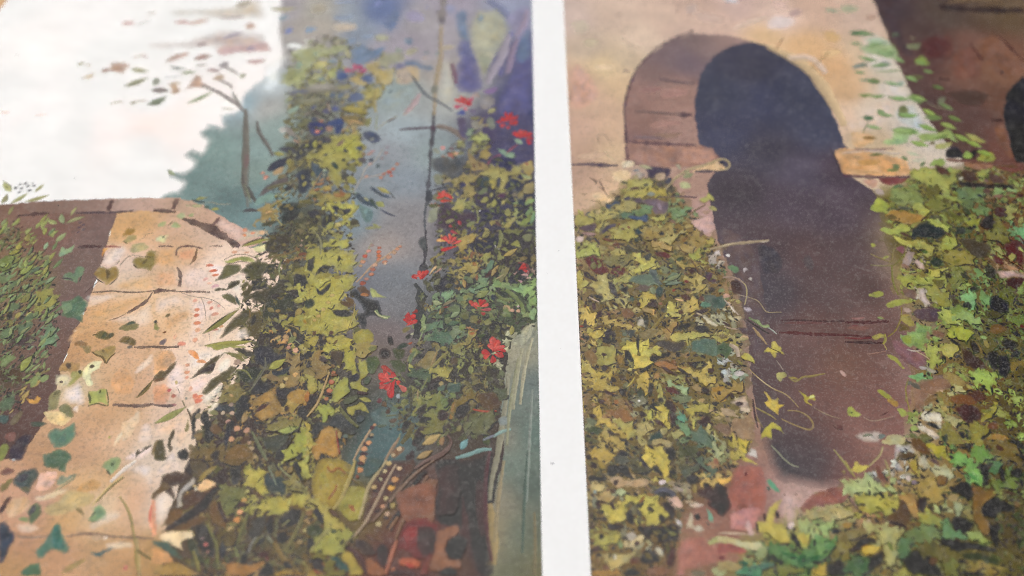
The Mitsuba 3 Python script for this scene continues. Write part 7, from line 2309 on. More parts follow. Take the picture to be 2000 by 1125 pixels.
p c8c090 0 1060 -1472 1123 -1478 1204 -1503 1277 -1503 1302 -1544 1208 -1546 1128 -1513 1056 -1503
p a0584c 0 1054 -1518 1117 -1518 1178 -1534 1197 -1546 1050 -1546
d b8a08c 16 1061 -1462 1220 -1467
p 4c7c44 0 1306 -1524 1369 -1524 1444 -1513 1470 -1546 1302 -1546
p 38382c 0 1445 -1452 1464 -1462 1485 -1524 1502 -1546 1472 -1534 1448 -1493
p 54883c 0 1506 -1524 1568 -1472 1637 -1498 1691 -1493 1659 -1546 1523 -1546
d 34402c 21 1552 -1529 1564 -1493
d 40402c 16 1390 -1524 1428 -1518
p 548c4c 0 1305 -1533 1380 -1525 1426 -1545 1481 -1557 1542 -1537 1569 -1481 1592 -1489 1646 -1505 1627 -1561 1569 -1607 1508 -1627 1444 -1623 1390 -1607 1347 -1576
p 3f7048 0 1397 -1568 1456 -1561 1528 -1568 1556 -1592 1502 -1619 1439 -1607
p 6aa058 0 1569 -1481 1595 -1473 1632 -1497 1602 -1521 1602 -1561 1563 -1553
p c0b050 0 1473 -1465 1508 -1457 1543 -1489 1537 -1521 1502 -1529 1482 -1505
d 33402c 20 1553 -1501 1551 -1529
s 33332c 14 1446 -1457 1458 -1505 1491 -1545
s 4a4430 11 1369 -1521 1423 -1513
p 38402c 0 1310 -1553 1353 -1588 1394 -1607 1364 -1619 1319 -1596 1285 -1607 1305 -1584
p 4f8070 0 1194 -1623 1268 -1615 1327 -1600 1341 -1615 1279 -1646 1206 -1646
p 3f8c68 0 1116 -1653 1177 -1623 1222 -1646 1263 -1646 1258 -1673 1114 -1673
p 9ca46c 0 1227 -1564 1283 -1521 1313 -1537 1305 -1584 1271 -1592
p 8c5450 0 1053 -1521 1136 -1513 1190 -1541 1220 -1557 1170 -1564 1114 -1553 1047 -1568
d 6c3c3c 20 1049 -1584 1085 -1588
p b8a068 0 1042 -1607 1108 -1600 1169 -1623 1141 -1653 1037 -1646
d 3f6a54 20 1164 -1607 1203 -1615
p 7c8038 0 1327 -1646 1396 -1623 1459 -1630 1497 -1646 1452 -1671 1339 -1671
p c0a03c 0 1512 -1671 1526 -1638 1565 -1627 1600 -1615 1580 -1671
s 3c4a2c 15 1508 -1627 1496 -1671
p 38342c 0 1600 -1615 1681 -1576 1693 -1671 1588 -1671
p 8c7c40 0 1671 -1505 1738 -1497 1720 -1545 1738 -1576 1715 -1607 1681 -1572 1643 -1561
p 332c2e 0 1720 -1545 1748 -1529 1765 -1525 1787 -1537 1797 -1549 1760 -1549 1734 -1557
p b8963c 0 1787 -1537 1845 -1513 1832 -1568 1796 -1568
p 55784c 0 1706 -1607 1754 -1576 1804 -1568 1810 -1615 1757 -1671 1693 -1671
p 332e30 0 1802 -1580 1832 -1568 1815 -1646 1797 -1638
d 3c3028 21 1778 -1505 1839 -1489
p 847448 0 1704 -1465 1807 -1449 1844 -1465 1770 -1501 1697 -1497
s 4a3c40 10 1551 -1615 1596 -1592 1625 -1568
s d8bc94 89 1907 2071 2019 1983 2151 1879 2235 1676 2286 1449 2313 1292
s e4d0bc 63 2038 1948 2217 1966 2283 1794
d d4b48c 76 2293 1966 2443 2018
d cfae80 141 2345 2161 2477 2179
k b89470 12 2181 1845 2273 1931 2350 2001
k b89470 13 1949 2018 2037 2161
d dcccc8 143 1940 2270 2160 2345
d bca49c 79 2118 2401 2233 2457
d d4b8ac 106 2010 2534 2135 2496
d a8ac94 53 2404 2457 2518 2438
d b4ac94 92 2522 2457 2684 2476
d b09488 57 2698 2363 2798 2401
p dcc8b8 0 2313 1292 2353 1370 2475 1433 2594 1529 2702 1578 2792 1545 2715 1433 2617 1323 2500 1230 2406 1230 2336 1238
p d0ccc4 0 2592 2179 2759 2234 2827 2089 2834 1914 2825 1777 2676 1777 2568 1845 2598 2089
p ccc8bc 0 2636 1710 2821 1760 2857 1610 2856 1513 2703 1481 2605 1578
p c4c8c8 0 2671 1449 2856 1513 2878 1323 2901 1230 2826 1215 2688 1323
l 709068 64 2545 2197 2746 2179
d 5c7c5c 57 2545 2197 2652 2216
d a8b8a4 77 2644 2125 2831 2107
p 9cac7c 0 2581 2071 2725 2089 2852 2089 2860 1966 2788 1931 2696 1966 2603 2001
d 7c9860 56 2704 2001 2831 2001
d 74807c 45 2481 1845 2613 1879
d 84908c 63 2672 1862 2780 1896
d 6c7870 50 2551 1879 2601 1879
d a8a888 25 2635 1811 2850 1828
d 8c9880 25 2502 1718 2640 1726
d 7c8450 57 2578 1726 2661 1710
d a0a070 41 2471 1578 2583 1586
d 80844c 27 2494 1569 2532 1578
l 989c70 36 2666 1578 2800 1529
p 84a058 0 2800 1578 2865 1594 2904 1513 2924 1497 2844 1513
d 90a074 53 2567 1417 2619 1433
d 56785c 53 2453 1362 2534 1377
s 8c8c60 10 2489 1338 2433 1245 2405 1199
p 84845c 0 2723 1465 2779 1497 2799 1433 2743 1354 2700 1370
d a0b0a4 49 2771 1660 2833 1710
d 5c4c4c 24 2848 1578 3008 1449
p 4c4044 0 2807 2611 2954 2611 2941 2345 2938 2125 2973 1966 2898 1966 2857 2161 2837 2289 2816 2476
k 443c3e 53 3295 2496 3421 2476 3613 2457 3941 2457
d 6e5c4c 66 3358 2534 3840 2553
p 6c4c44 0 3065 2125 3316 2197 3263 1966 3044 1948
p 5a3c3c 0 3070 2143 3213 2197 3285 2089 3165 1931 3036 1966
p 7e5c50 0 3418 2107 3663 2197 3693 2089 3774 1948 3717 1777 3533 1743 3449 1914
p 74544a 0 3191 1845 3290 2018 3407 2071 3472 1948 3385 1743 3207 1726
k 5a4240 18 3657 2179 3693 2089 3755 1931
k 5a4240 15 3418 2107 3452 1966 3461 1914
d 44383a 25 3560 1828 3569 1777
k 54403e 17 3089 1743 3170 1726
k 4c3c3c 17 3349 1346 3433 1346
p 7c5a4c 0 3425 1323 3344 1292 3321 1139 3371 1005 3399 1020 3410 1199
d 54443f 146 3116 1578 3408 1578
d 6c6458 51 2981 2143 3024 2161
d 646858 39 2917 2197 2849 2179
p 8c8c70 0 2929 2089 3061 2107 3017 2036 2941 2036
p 9aa850 0 2964 1931 3028 1983 3052 1931 3063 1879 2998 1870 2955 1896
d 6c6448 49 2883 1760 2982 1760
d 807c68 48 3017 1481 3087 1561
d 74685c 17 2929 1513 3076 1433
d 7c8c58 60 2891 1370 3010 1370
p b0c084 0 2641 1267 2717 1285 2797 1267 2828 1221 2755 1212 2708 1139 2633 1121 2537 1130 2560 1166 2621 1184
p 7c9854 0 2634 1267 2688 1285 2771 1276 2816 1230 2755 1212 2674 1230
p a8b468 0 2783 1212 2858 1230 2957 1230 3017 1267 3040 1248 3051 1184 3068 1148 3022 1157 3004 1193 2942 1175 2881 1157 2809 1148
d 7c8c50 28 2893 1175 3011 1221
d 8c7c58 42 2778 1139 2820 1139
d 6c6448 28 2860 1130 2900 1148
p b4b070 0 2904 1139 3019 1148 2995 1112 2946 1085 2876 1085
s 4a3c44 11 2166 1094 2191 1014 2195 935 2194 866
p@stone_ledge cfac84 0 2337 1239 2408 1239 2498 1203 2469 1139 2361 1094 2330 1112
d 8c7048 35 2409 1184 2508 1184
p@stone_ledge d0a878 0 2188 1067 2235 1094 2318 1090 2398 1072 2516 1041 2607 1014 2667 979 2666 866 2527 858 2323 862 2210 875 2201 961
d c8b098 28 2233 1049 2397 1067
d c09660 55 2334 970 2488 979
d c8a478 27 2236 901 2465 883
k 5c4450 23 2207 862 2321 853 2470 845 2655 849
k 8c7070 14 2332 1090 2401 1083 2484 1081 2599 1094
s d0c4b8 21 2398 1072 2509 1067 2574 1049 2637 1049
l 7c7450 28 2417 1032 2530 1041
d 808c64 35 2637 1023 2670 988
d b8b8a4 35 2697 988 2808 1014
d 747c58 55 2558 927 2610 944
d 8c8854 30 2510 901 2595 909
d 707c58 28 2741 944 2785 979
p 9cac60 0 2792 927 2838 996 2912 1014 2925 961 2890 935 2838 944
p c4c8a8 0 2662 1067 2718 1067 2780 1041 2810 1023 2709 1032
p b49080 0 2320 815 2358 832 2437 824 2412 773 2381 756 2346 781
p 784c4c 0 2434 841 2553 849 2645 836 2594 798 2509 781 2445 798
d b4a498 54 2390 739 2452 714
p 3c3840 0 2953 1085 3033 1121 3063 1058 3051 1014 2930 1005
p 9cb05c 0 3058 1041 3087 1067 3118 1032 3097 1005 3056 1010
p 54403c 0 2840 953 2879 944 2938 883 2869 858 2844 892
p b0aa5c 0 2645 892 2748 918 2837 918 2841 858 2887 824 2957 927 3009 918 2953 841 2908 756 2840 706 2814 756 2755 790 2692 807 2660 841
p 8c9458 0 2489 756 2588 773 2665 756 2701 689 2677 624 2600 607 2510 624 2469 673
d 6c7c58 27 2516 756 2588 773
d 54584c 33 2506 607 2595 591
d 74744c 40 2478 656 2559 656
p b8b450 0 2321 583 2361 640 2390 681 2438 656 2460 607 2432 575 2362 559
p 9c7c48 0 2411 542 2474 583 2587 559 2689 542 2637 494 2536 463 2441 502
d 806040 46 2420 526 2484 518
p b0ac58 0 2604 624 2648 640 2698 575 2696 518 2636 542
p 74683c 0 2705 756 2818 773 2820 706 2728 689
p 8c8448 0 2710 673 2813 706 2863 689 2871 624 2786 559 2724 575
d 6c643c 47 2804 673 2862 640
p a8a858 0 2780 681 2877 739 2898 673 2964 624 2898 648 2836 689
p 707c54 0 2921 706 3039 739 2995 591 2942 591
d 444c3c 40 2937 575 2967 542
d 5c5434 40 2742 542 2771 502
d 7c783c 46 2831 575 2900 494
p b0b054 0 2702 518 2742 494 2814 447 2782 423 2733 463 2687 486
p b8b45c 0 2342 419 2375 447 2422 423 2471 463 2512 471 2545 447 2535 407 2485 415 2425 384 2377 400
p 3a4040 0 2557 439 2635 486 2696 494 2681 463 2753 439 2766 415 2733 365 2550 365
d 3f4840 39 2851 415 2893 447
p 2f3038 0 2961 798 3054 790 3044 756 2994 773
p 5c4a44 0 3020 909 3084 892 3056 798 2993 815
d b0b0a0 20 2968 824 3003 849
d 5c4c3c 20 2734 415 2803 384
p b4b058 0 2343 423 2381 447 2435 423 2486 471 2527 478 2548 431 2522 407 2457 407 2410 376
p c0b45c 0 2412 384 2454 368 2516 330 2497 307 2453 314
p b09c50 0 2494 345 2586 353 2639 307 2676 299 2638 253 2592 276 2528 276
p 343c3c 0 2552 423 2628 463 2698 478 2764 431 2766 392 2701 345 2643 368 2538 368
d 54443c 26 2470 407 2527 376
p b4b058 0 2694 486 2751 478 2814 447 2788 423 2716 447
p 34403c 0 2845 439 2891 463 2901 407 2868 384 2825 392
p a09848 0 2887 494 2969 502 3026 518 3001 478 2928 455
d 6c683c 40 2804 575 2892 510
d 444a3c 40 2931 599 2963 550
p 7c8c58 0 2977 575 3053 607 3101 591 3073 542 3002 526
p aca250 0 2697 307 2732 361 2792 368 2823 337 2773 276 2706 268
p 4a4438 0 2836 361 2924 353 3027 307 2986 215 2905 200 2842 291
p 988444 0 2667 268 2826 284 2888 231 2858 170 2760 141 2709 185 2696 231
d 6c5838 32 2715 253 2745 268
p 3c2c2e 0 2996 463 3055 526 3102 550 3106 478 3083 423 3026 431
p 4c3034 0 3109 550 3146 607 3200 607 3203 534 3145 518
p a89c5c 0 3210 599 3286 607 3285 583 3235 550 3221 486 3202 510
p 847844 0 3114 502 3144 494 3164 431 3184 392 3110 322 3050 337 3018 361 3008 415 3061 415
d 5c5034 26 3115 400 3146 376
p 70ac78 0 3238 439 3279 463 3291 439 3254 368 3223 392
s 8c9890 5 3222 368 3229 330 3237 314
p 543034 0 3110 322 3210 353 3229 291 3184 156 3130 185 3090 261
p b4a860 0 3018 276 3074 291 3086 246 3061 231 3049 253
p b8ac64 0 3109 238 3167 238 3148 200 3105 185
p bcb068 0 3180 299 3214 284 3219 261 3183 268
d 58302e 51 3017 231 3062 170
s 8c5848 6 3075 253 3107 193 3146 156 3170 111
p c4a8a0 0 2995 119 3035 126 3073 126 3132 111 3163 89 3157 71 3069 74 3008 60
p 9c7468 0 3055 170 3108 156 3149 126 3096 119 3052 141
p 462c2e 0 3021 60 3158 74 3146 38 3081 -27 3047 -34 3037 31
p 344038 0 2611 200 2653 215 2694 200 2669 156 2620 141 2596 170
d 5c683c 32 2575 261 2614 261
p c4b0a4 0 2500 193 2531 215 2562 163 2567 133 2527 126
p a08c84 0 2487 268 2537 261 2492 185 2455 141 2420 156
d 80585c 58 2423 268 2478 284
d 8c6860 32 2422 163 2469 148
d 54403c 10 2499 163 2533 126
s b0b068 10 2424 119 2472 111 2500 119
p b0a850 0 2389 82 2454 89 2545 96 2599 111 2650 111 2669 67 2670 23 2636 60 2580 38 2523 16 2452 31 2385 16
p c4b050 0 2578 126 2641 126 2655 82 2613 67
p b8a858 0 2629 126 2724 148 2703 119 2650 111
p 443f34 0 2688 111 2715 119 2707 67 2674 38 2667 82
d 8c7c44 38 2509 82 2568 89
p 7c703c 0 2600 67 2655 38 2627 -20 2572 9
p a89c4c 0 2543 -5 2595 2 2625 -27 2669 -48 2637 -140 2593 -140 2568 -98 2528 -63
p c8b8b0 0 2476 2 2526 2 2515 -63 2520 -91 2553 -105 2509 -133 2467 -105 2479 -34
d 4c3c3c 9 2522 -105 2553 -105
p 7a5c5c 0 2376 -20 2461 -5 2469 -48 2447 -84 2391 -63
s 90804c 9 2480 291 2460 238 2392 170 2363 156
s 887c58 9 2431 330 2395 261 2367 185
s 948c4c 13 2362 163 2345 82 2340 9 2351 -48
s 988c60 9 2231 163 2293 156 2357 156
p a8a450 0 2181 -55 2206 -27 2264 -20 2263 -48 2215 -70
s a08458 12 2250 246 2283 223 2329 200 2364 185
d aca45c 19 2320 215 2362 231
d a8a850 32 2266 314 2296 307
p aca450 0 2249 -133 2268 -105 2337 -77 2422 -84 2406 -98 2327 -119 2278 -140
d 5c4c38 9 2357 -98 2445 -94
p 685058 0 2419 -147 2544 -140 2588 -161 2560 -216 2412 -220
d a8948c 37 2357 -147 2403 -161
l 9c9058 18 2184 -203 2231 -210
d b08c50 37 2331 -203 2394 -196
p 84b46c 0 2719 -91 2758 -41 2787 -5 2808 -41 2820 -63 2805 -133 2787 -154 2772 -119 2754 -98
p 7ca05c 0 2833 -63 2860 -34 2883 -41 2893 -70 2898 -112 2867 -112 2856 -168 2842 -133 2832 -105
p 7c9a50 0 2857 126 2893 141 2924 96 2895 82 2872 89
p 9ca458 0 2764 45 2796 45 2816 9 2795 2
p 343634 0 2793 -5 2831 16 2854 9 2825 -27 2797 -34
p 33363c 0 2901 -63 2955 -48 3006 -105 2990 -175 2887 -189 2879 -133
p 2f3834 0 2727 -105 2766 -98 2781 -133 2748 -161 2721 -147
p 3c3c34 0 2930 156 2975 178 3005 111 2976 60 2928 67
p 7c7c44 0 2785 141 2781 82 2735 9 2685 -34 2676 23 2726 111
d 44443c 38 2777 111 2810 53
p 6c6c3c 0 2964 -20 3053 23 3063 -63 3015 -133 2979 -91
d 3a3a34 12 3007 -41 3009 -77
p 889454 0 3099 9 3146 38 3117 -48 3075 -63
d 34383c 25 3047 -112 3094 -119
p 84944c 0 2555 -189 2612 -161 2698 -119 2744 -175 2779 -220 2547 -220
d 5c6844 25 2616 -168 2641 -189
d 4a4434 37 2677 -63 2698 -119
d 8c7c3c 19 2743 170 2803 200
k 5a3a3e 16 1986 -237 2048 -234 2102 -237 2250 -230
k 5c3438 16 1969 -319 2028 -325 2087 -332 2140 -339
k 4c3436 12 1959 -365 2078 -369 2186 -372
s 783c40 11 1964 -339 2053 -345 2115 -339
d 743c44 24 2014 -278 2061 -258
d 906c64 18 2029 -210 2116 -203
d 7a5852 37 1991 -271 2125 -271
p a8a84c 0 2162 -55 2210 -34 2233 -20 2267 -34 2255 -55 2208 -70
p aca450 0 2251 -126 2306 -105 2368 -77 2446 -91 2398 -105 2344 -126 2271 -144
l 98a068 16 2184 -203 2224 -213
s a09048 10 2348 -133 2335 -196 2299 -258 2270 -298 2220 -332
p ac944c 0 2332 -196 2377 -189 2404 -251 2368 -271 2339 -244 2326 -223
p 7c6440 0 2290 -292 2314 -244 2347 -258 2365 -285 2301 -298
p 8ca454 0 2285 -339 2346 -312 2391 -278 2433 -258 2478 -271 2477 -298 2444 -332 2425 -379 2392 -412 2360 -399 2324 -399 2308 -365
p a0a444 0 2291 -339 2358 -312 2356 -365 2325 -392
d 7c9458 36 2398 -298 2460 -292
p b0a44c 0 2123 -332 2152 -312 2200 -312 2208 -332 2180 -345 2137 -349
s b4a84c 15 2206 -312 2201 -359 2178 -379
s c8b068 8 2184 -379 2193 -418
s a08070 6 2073 -445 2122 -438 2185 -425
p aca44c 0 2181 -445 2200 -438 2236 -464 2264 -516 2277 -535 2254 -535 2228 -497 2197 -477
p 7c5c5c 0 2227 -352 2298 -359 2334 -405 2420 -445 2402 -510 2345 -548 2296 -510 2249 -458
d b0a49c 10 2308 -412 2390 -422
s c4b08c 8 2359 -425 2414 -464 2427 -484
d a09894 24 2350 -529 2395 -535
p b0a854 0 2434 -392 2497 -379 2483 -432 2460 -471 2501 -497 2458 -523 2409 -529 2437 -471 2411 -432
p 80b46c 0 2292 -593 2341 -561 2357 -593 2391 -618 2370 -631 2339 -637 2314 -668 2301 -649 2309 -618
d 646458 41 2275 -637 2270 -612
d 746458 23 2367 -643 2400 -649
p a8a444 0 2073 -674 2105 -662 2124 -681 2157 -712 2157 -736 2115 -718
s a09450 9 2220 -739 2236 -699 2239 -662 2273 -599
p 8c6864 0 2409 -574 2505 -567 2509 -637 2422 -656
d 605050 49 2472 -154 2579 -168
p 54484c 0 2393 -175 2501 -140 2583 -154 2534 -244 2430 -223
d 7c5850 49 2485 -292 2560 -325
p b0b054 0 2561 -168 2620 -154 2644 -203 2685 -230 2616 -258 2573 -237
p 94a858 0 2631 -203 2729 -161 2774 -216 2809 -264 2774 -258 2742 -244 2697 -230 2650 -223
p b4ac40 0 2538 -339 2592 -298 2616 -258 2697 -271 2726 -298 2678 -379 2635 -359 2591 -345
p b8a454 0 2485 -425 2532 -385 2589 -352 2606 -379 2622 -405 2599 -445 2556 -471 2524 -458
p 383838 0 2494 -458 2527 -445 2522 -484 2491 -490
d 383838 18 2536 -477 2563 -464
p 363634 0 2573 -345 2601 -352 2640 -385 2614 -392 2583 -372
p 4c4038 0 2622 -405 2678 -418 2711 -471 2750 -535 2674 -555 2620 -497
d 8c7048 30 2718 -365 2742 -445
d a08850 30 2788 -352 2790 -405
p 3c3836 0 2698 -352 2726 -379 2746 -432 2710 -432 2688 -405
p 363838 0 2770 -432 2846 -418 2805 -548 2762 -535
p a4b054 0 2623 -567 2662 -555 2695 -523 2709 -555 2764 -548 2790 -561 2768 -593 2778 -637 2760 -656 2743 -618 2724 -699 2696 -674 2684 -618 2643 -637
d 3a3c38 29 2641 -586 2639 -612
d 3a3a34 29 2684 -637 2688 -662
d 3a3a34 17 2729 -643 2724 -699
p c8b474 0 2462 -681 2506 -687 2515 -718 2474 -718
p ccb880 0 2508 -618 2544 -637 2580 -693 2541 -687
d ac8c54 70 2479 -574 2591 -637
p 5c3c2c 0 2561 -699 2653 -662 2693 -724 2630 -739 2549 -739
d b09c50 23 2591 -637 2618 -662
d c0a888 35 2407 -668 2455 -662
d d0c4a0 35 2347 -718 2387 -699
p a8a444 0 2073 -674 2105 -662 2124 -681 2157 -712 2148 -724 2115 -718
p b08c4c 0 2114 -724 2161 -718 2181 -754 2158 -779
p a8b454 0 2164 -779 2194 -773 2215 -803 2211 -821 2180 -827
p a8b050 0 1877 -803 1890 -767 1913 -767 1931 -791 1954 -815 1945 -830 1905 -830 1877 -827
d 5c6c34 7 1893 -806 1912 -800
s b09c48 9 2240 -681 2232 -724 2230 -791
s a48c7c 6 1963 -827 2002 -857 2086 -839 2129 -827
d 5c4040 8 2062 -821 2113 -797
p 8c6860 0 2275 -637 2355 -599 2496 -599 2502 -662 2417 -674 2339 -748 2290 -803 2249 -785
d 5c5850 35 2276 -631 2327 -662
p b8b0a4 0 1881 -940 1932 -916 2014 -905 2053 -928 2020 -975 1962 -981 1898 -963
d 7c7c6c 17 1932 -940 1995 -934
d 6c7870 28 2020 -952 2063 -934
p c0b888 0 2025 -975 2082 -928 2133 -928 2172 -952 2152 -986 2094 -992 2051 -986
d a8b464 34 2206 -905 2255 -893
p d8d8d8 0 2096 -986 2142 -981 2185 -986 2202 -1032 2179 -1055 2163 -1032 2118 -1032 2084 -1078 2109 -1112 2120 -1134 2090 -1145 2065 -1134 2070 -1067
d 3c3a44 9 2140 -1009 2165 -1021
p 6c5030 0 2098 -1044 2142 -1027 2179 -1032 2194 -1061 2164 -1072 2127 -1084 2106 -1078
p 6c4c30 0 2194 -952 2240 -952 2275 -986 2282 -1044 2238 -1044 2199 -1021 2183 -998
p 6c6c44 0 2205 -934 2268 -928 2320 -946 2325 -969 2270 -963
p b8a438 0 2273 -975 2322 -981 2362 -998 2377 -1044 2337 -1050 2295 -1038 2275 -1009
p d0c8bc 0 2299 -833 2350 -791 2403 -809 2387 -887 2342 -863 2304 -857
p d8ccc0 0 2272 -869 2302 -887 2351 -916 2362 -957 2336 -969 2309 -946 2271 -916
p 343a38 0 2291 -863 2327 -857 2362 -875 2382 -905 2354 -905 2319 -887
p a88c54 0 2415 -681 2448 -687 2468 -761 2447 -773 2435 -736 2407 -712
p bca060 0 2399 -761 2439 -761 2465 -791 2450 -803 2419 -791
p c8b47c 0 2414 -809 2468 -821 2505 -851 2453 -875 2424 -857
p 4a3430 0 2480 -779 2558 -748 2618 -779 2625 -833 2569 -869 2515 -857 2495 -809
d 7c5830 29 2459 -730 2537 -742
p 7c4c30 0 2468 -699 2584 -699 2627 -748 2566 -761 2499 -754
d 806848 40 2408 -705 2324 -761
p 8c7c44 0 2396 -833 2443 -869 2453 -916 2470 -975 2441 -998 2388 -986 2367 -940
p 3c4440 0 2367 -940 2404 -928 2400 -963 2367 -981
p 363034 0 2455 -887 2489 -869 2544 -857 2545 -893 2501 -905 2467 -905
p a08c4c 0 2467 -887 2516 -875 2535 -887 2501 -905
p 34383a 0 2466 -910 2509 -916 2484 -963 2469 -940
p 9c8840 0 2534 -869 2580 -869 2643 -887 2630 -928 2593 -940 2584 -986 2553 -998 2531 -957 2476 -992 2468 -981 2551 -928
p a89844 0 2627 -809 2642 -833 2697 -785 2743 -748 2735 -773 2656 -845 2618 -857
p 744830 0 2628 -881 2675 -857 2705 -869 2694 -905 2637 -905
p 70943c 0 2508 -1015 2551 -986 2576 -1015 2595 -1044 2620 -1072 2570 -1089 2542 -1089 2521 -1067
p 7cb04c 0 2397 -1032 2434 -1021 2470 -1032 2488 -1067 2518 -1095 2522 -1157 2505 -1212 2483 -1212 2466 -1179 2454 -1145 2457 -1095 2399 -1106 2396 -1078
d 589c50 27 2448 -1145 2495 -1190
p 2f3230 0 2429 -998 2474 -998 2528 -986 2496 -1038 2479 -1021 2447 -1015
p 2f3032 0 2523 -1078 2546 -1095 2611 -1084 2567 -1134 2538 -1212 2507 -1223 2525 -1145
d 2f3032 22 2376 -1050 2399 -1067
d 34362c 17 2390 -1118 2441 -1112
p d0c8a4 0 2201 -1055 2236 -1050 2262 -1078 2250 -1123 2217 -1123 2192 -1089
p 5c4850 0 2254 -1067 2289 -1061 2320 -1089 2314 -1112 2280 -1095
d 8c7474 22 2288 -1106 2307 -1118
p b0983c 0 2140 -1078 2184 -1078 2198 -1112 2185 -1162 2156 -1145
s 6c4c28 8 2141 -1095 2157 -1140 2181 -1157
p c0b08c 0 2250 -1123 2319 -1112 2380 -1134 2370 -1168 2282 -1168
p 7c5c38 0 2277 -1168 2309 -1151 2336 -1173 2314 -1212 2281 -1212
p b89c54 0 2177 -1190 2274 -1157 2267 -1223 2319 -1234 2279 -1258 2159 -1258
p 302e30 0 2333 -1223 2379 -1212 2415 -1184 2452 -1206 2442 -1258 2328 -1258
p 80583c 0 2453 -1223 2507 -1223 2475 -1258 2442 -1258
d 8c8440 33 2559 -1179 2592 -1195
d 5c7c50 33 2591 -1129 2622 -1118
p ccbc50 0 1838 -1112 1865 -1089 1877 -1112 1912 -1101 1932 -1112 1899 -1134 1864 -1145 1844 -1134
s b8a858 13 1806 -1078 1819 -1123 1842 -1168
s b4a078 13 2031 -998 2009 -1044 1961 -1084 1933 -1106
s b0a070 13 2024 -1072 2030 -1118 2035 -1168
d 7c4c4c 33 1973 -1101 2008 -1212
p c4c4bc 0 1929 -1123 1960 -1134 1962 -1173 1947 -1168
d 605850 33 1936 -1168 1972 -1201
p b4bc7c 0 1781 -1195 1869 -1195 1900 -1157 1930 -1168 1935 -1217 1972 -1223 2073 -1234 2029 -1258 1768 -1258
d c8b8b0 33 2113 -1184 2139 -1168
d 84747c 27 2136 -1201 2166 -1190
p b8b04c 0 1819 -1272 1872 -1277 1925 -1261 1973 -1266 2005 -1288 2066 -1283 2038 -1309 2012 -1326 1987 -1363 1953 -1347 1896 -1363 1843 -1357 1832 -1336 1872 -1326
d 3a3c34 16 1899 -1234 1895 -1272
d 343430 22 1951 -1245 1974 -1283
p 44362c 0 1822 -1309 1845 -1304 1868 -1320 1846 -1320 1829 -1326
d 74742c 22 1910 -1326 1953 -1347
d 3c3428 22 1994 -1336 2018 -1347
p 5c4438 0 2036 -1272 2083 -1304 2101 -1336 2095 -1384 2052 -1426 2007 -1436 1969 -1415 1945 -1384 2006 -1352 2046 -1320
d 3f3034 21 1961 -1405 2051 -1431
p a8804c 0 2032 -1266 2117 -1256 2141 -1288 2129 -1373 2095 -1384 2081 -1309
p b09850 0 2166 -1190 2279 -1179 2268 -1261 2285 -1277 2243 -1309 2211 -1309 2179 -1266 2148 -1261
p 3a3434 0 2149 -1277 2190 -1266 2192 -1299 2159 -1363 2135 -1352
p 383432 0 2188 -1315 2211 -1331 2224 -1363 2200 -1352
p b4bc80 0 2216 -1309 2242 -1315 2248 -1352 2253 -1373 2225 -1357
d 343838 19 2253 -1315 2255 -1347
p aca850 0 2129 -1373 2179 -1347 2217 -1368 2245 -1384 2213 -1421 2170 -1421 2132 -1405
s 443c2c 13 2129 -1415 2169 -1426 2212 -1423
p 2f3236 0 2334 -1217 2381 -1206 2414 -1187 2448 -1201 2451 -1266 2420 -1299 2380 -1266 2348 -1245
p 7c5838 0 2277 -1168 2314 -1151 2334 -1179 2308 -1212 2276 -1212
d b88c5c 38 2303 -1288 2364 -1266
p b4b080 0 2321 -1342 2360 -1299 2388 -1315 2341 -1384 2323 -1373
p 8c7c50 0 2357 -1347 2398 -1336 2405 -1384 2381 -1394
p 36343a 0 2282 -1405 2312 -1373 2384 -1384 2397 -1431 2359 -1467 2320 -1457 2294 -1436
p 6c9c68 0 2231 -1415 2254 -1389 2283 -1400 2289 -1436 2299 -1457 2337 -1472 2343 -1488 2287 -1498 2248 -1488 2230 -1457
p 9ca45c 0 2351 -1478 2403 -1447 2423 -1467 2459 -1524 2411 -1508 2372 -1498
p 80603c 0 2430 -1299 2501 -1245 2590 -1239 2583 -1261 2520 -1288 2462 -1336 2470 -1384 2492 -1415 2459 -1488 2434 -1467 2417 -1415 2405 -1384
p 30363a 0 2462 -1336 2520 -1288 2581 -1266 2545 -1384 2491 -1384 2465 -1363
p 2f3034 0 2478 -1426 2538 -1405 2496 -1539 2474 -1508
p 2c3034 0 2198 -1478 2229 -1478 2245 -1498 2307 -1503 2370 -1503 2457 -1529 2490 -1559 2420 -1549 2339 -1539 2280 -1559 2215 -1529
p 7c8c54 0 2047 -1447 2137 -1426 2220 -1436 2198 -1478 2138 -1503 2081 -1518 2039 -1518
p 5c8458 0 1968 -1549 2004 -1488 2059 -1483 2086 -1498 2044 -1539 2010 -1589 1977 -1599 1961 -1579
p b8b070 0 1817 -1426 1865 -1405 1910 -1415 1983 -1447 2048 -1441 2018 -1478 1978 -1508 1958 -1549 1958 -1589 1948 -1629 1907 -1629 1906 -1589 1895 -1549 1899 -1488 1875 -1452 1834 -1447
d 747c40 26 1937 -1503 1946 -1554
d 786848 21 1900 -1436 1919 -1447
p 3f3430 0 1716 -1549 1754 -1518 1815 -1483 1858 -1483 1886 -1518 1841 -1508 1792 -1539 1768 -1554
p ccac44 0 1796 -1544 1828 -1518 1880 -1524 1887 -1539 1848 -1569 1807 -1564
p 8c7c50 0 1725 -1457 1791 -1447 1841 -1462 1793 -1488 1738 -1498
p 55784c 0 1692 -1614 1739 -1589 1806 -1569 1815 -1599 1783 -1671 1690 -1671
p 38352f 0 1817 -1589 1877 -1559 1900 -1549 1886 -1609 1842 -1639 1796 -1659
p a89c4c 0 1954 -1649 1980 -1629 2008 -1639 2016 -1671 1948 -1671
p 33332f 0 1974 -1609 2042 -1549 2086 -1539 2144 -1599 2179 -1659 2135 -1671 2021 -1671
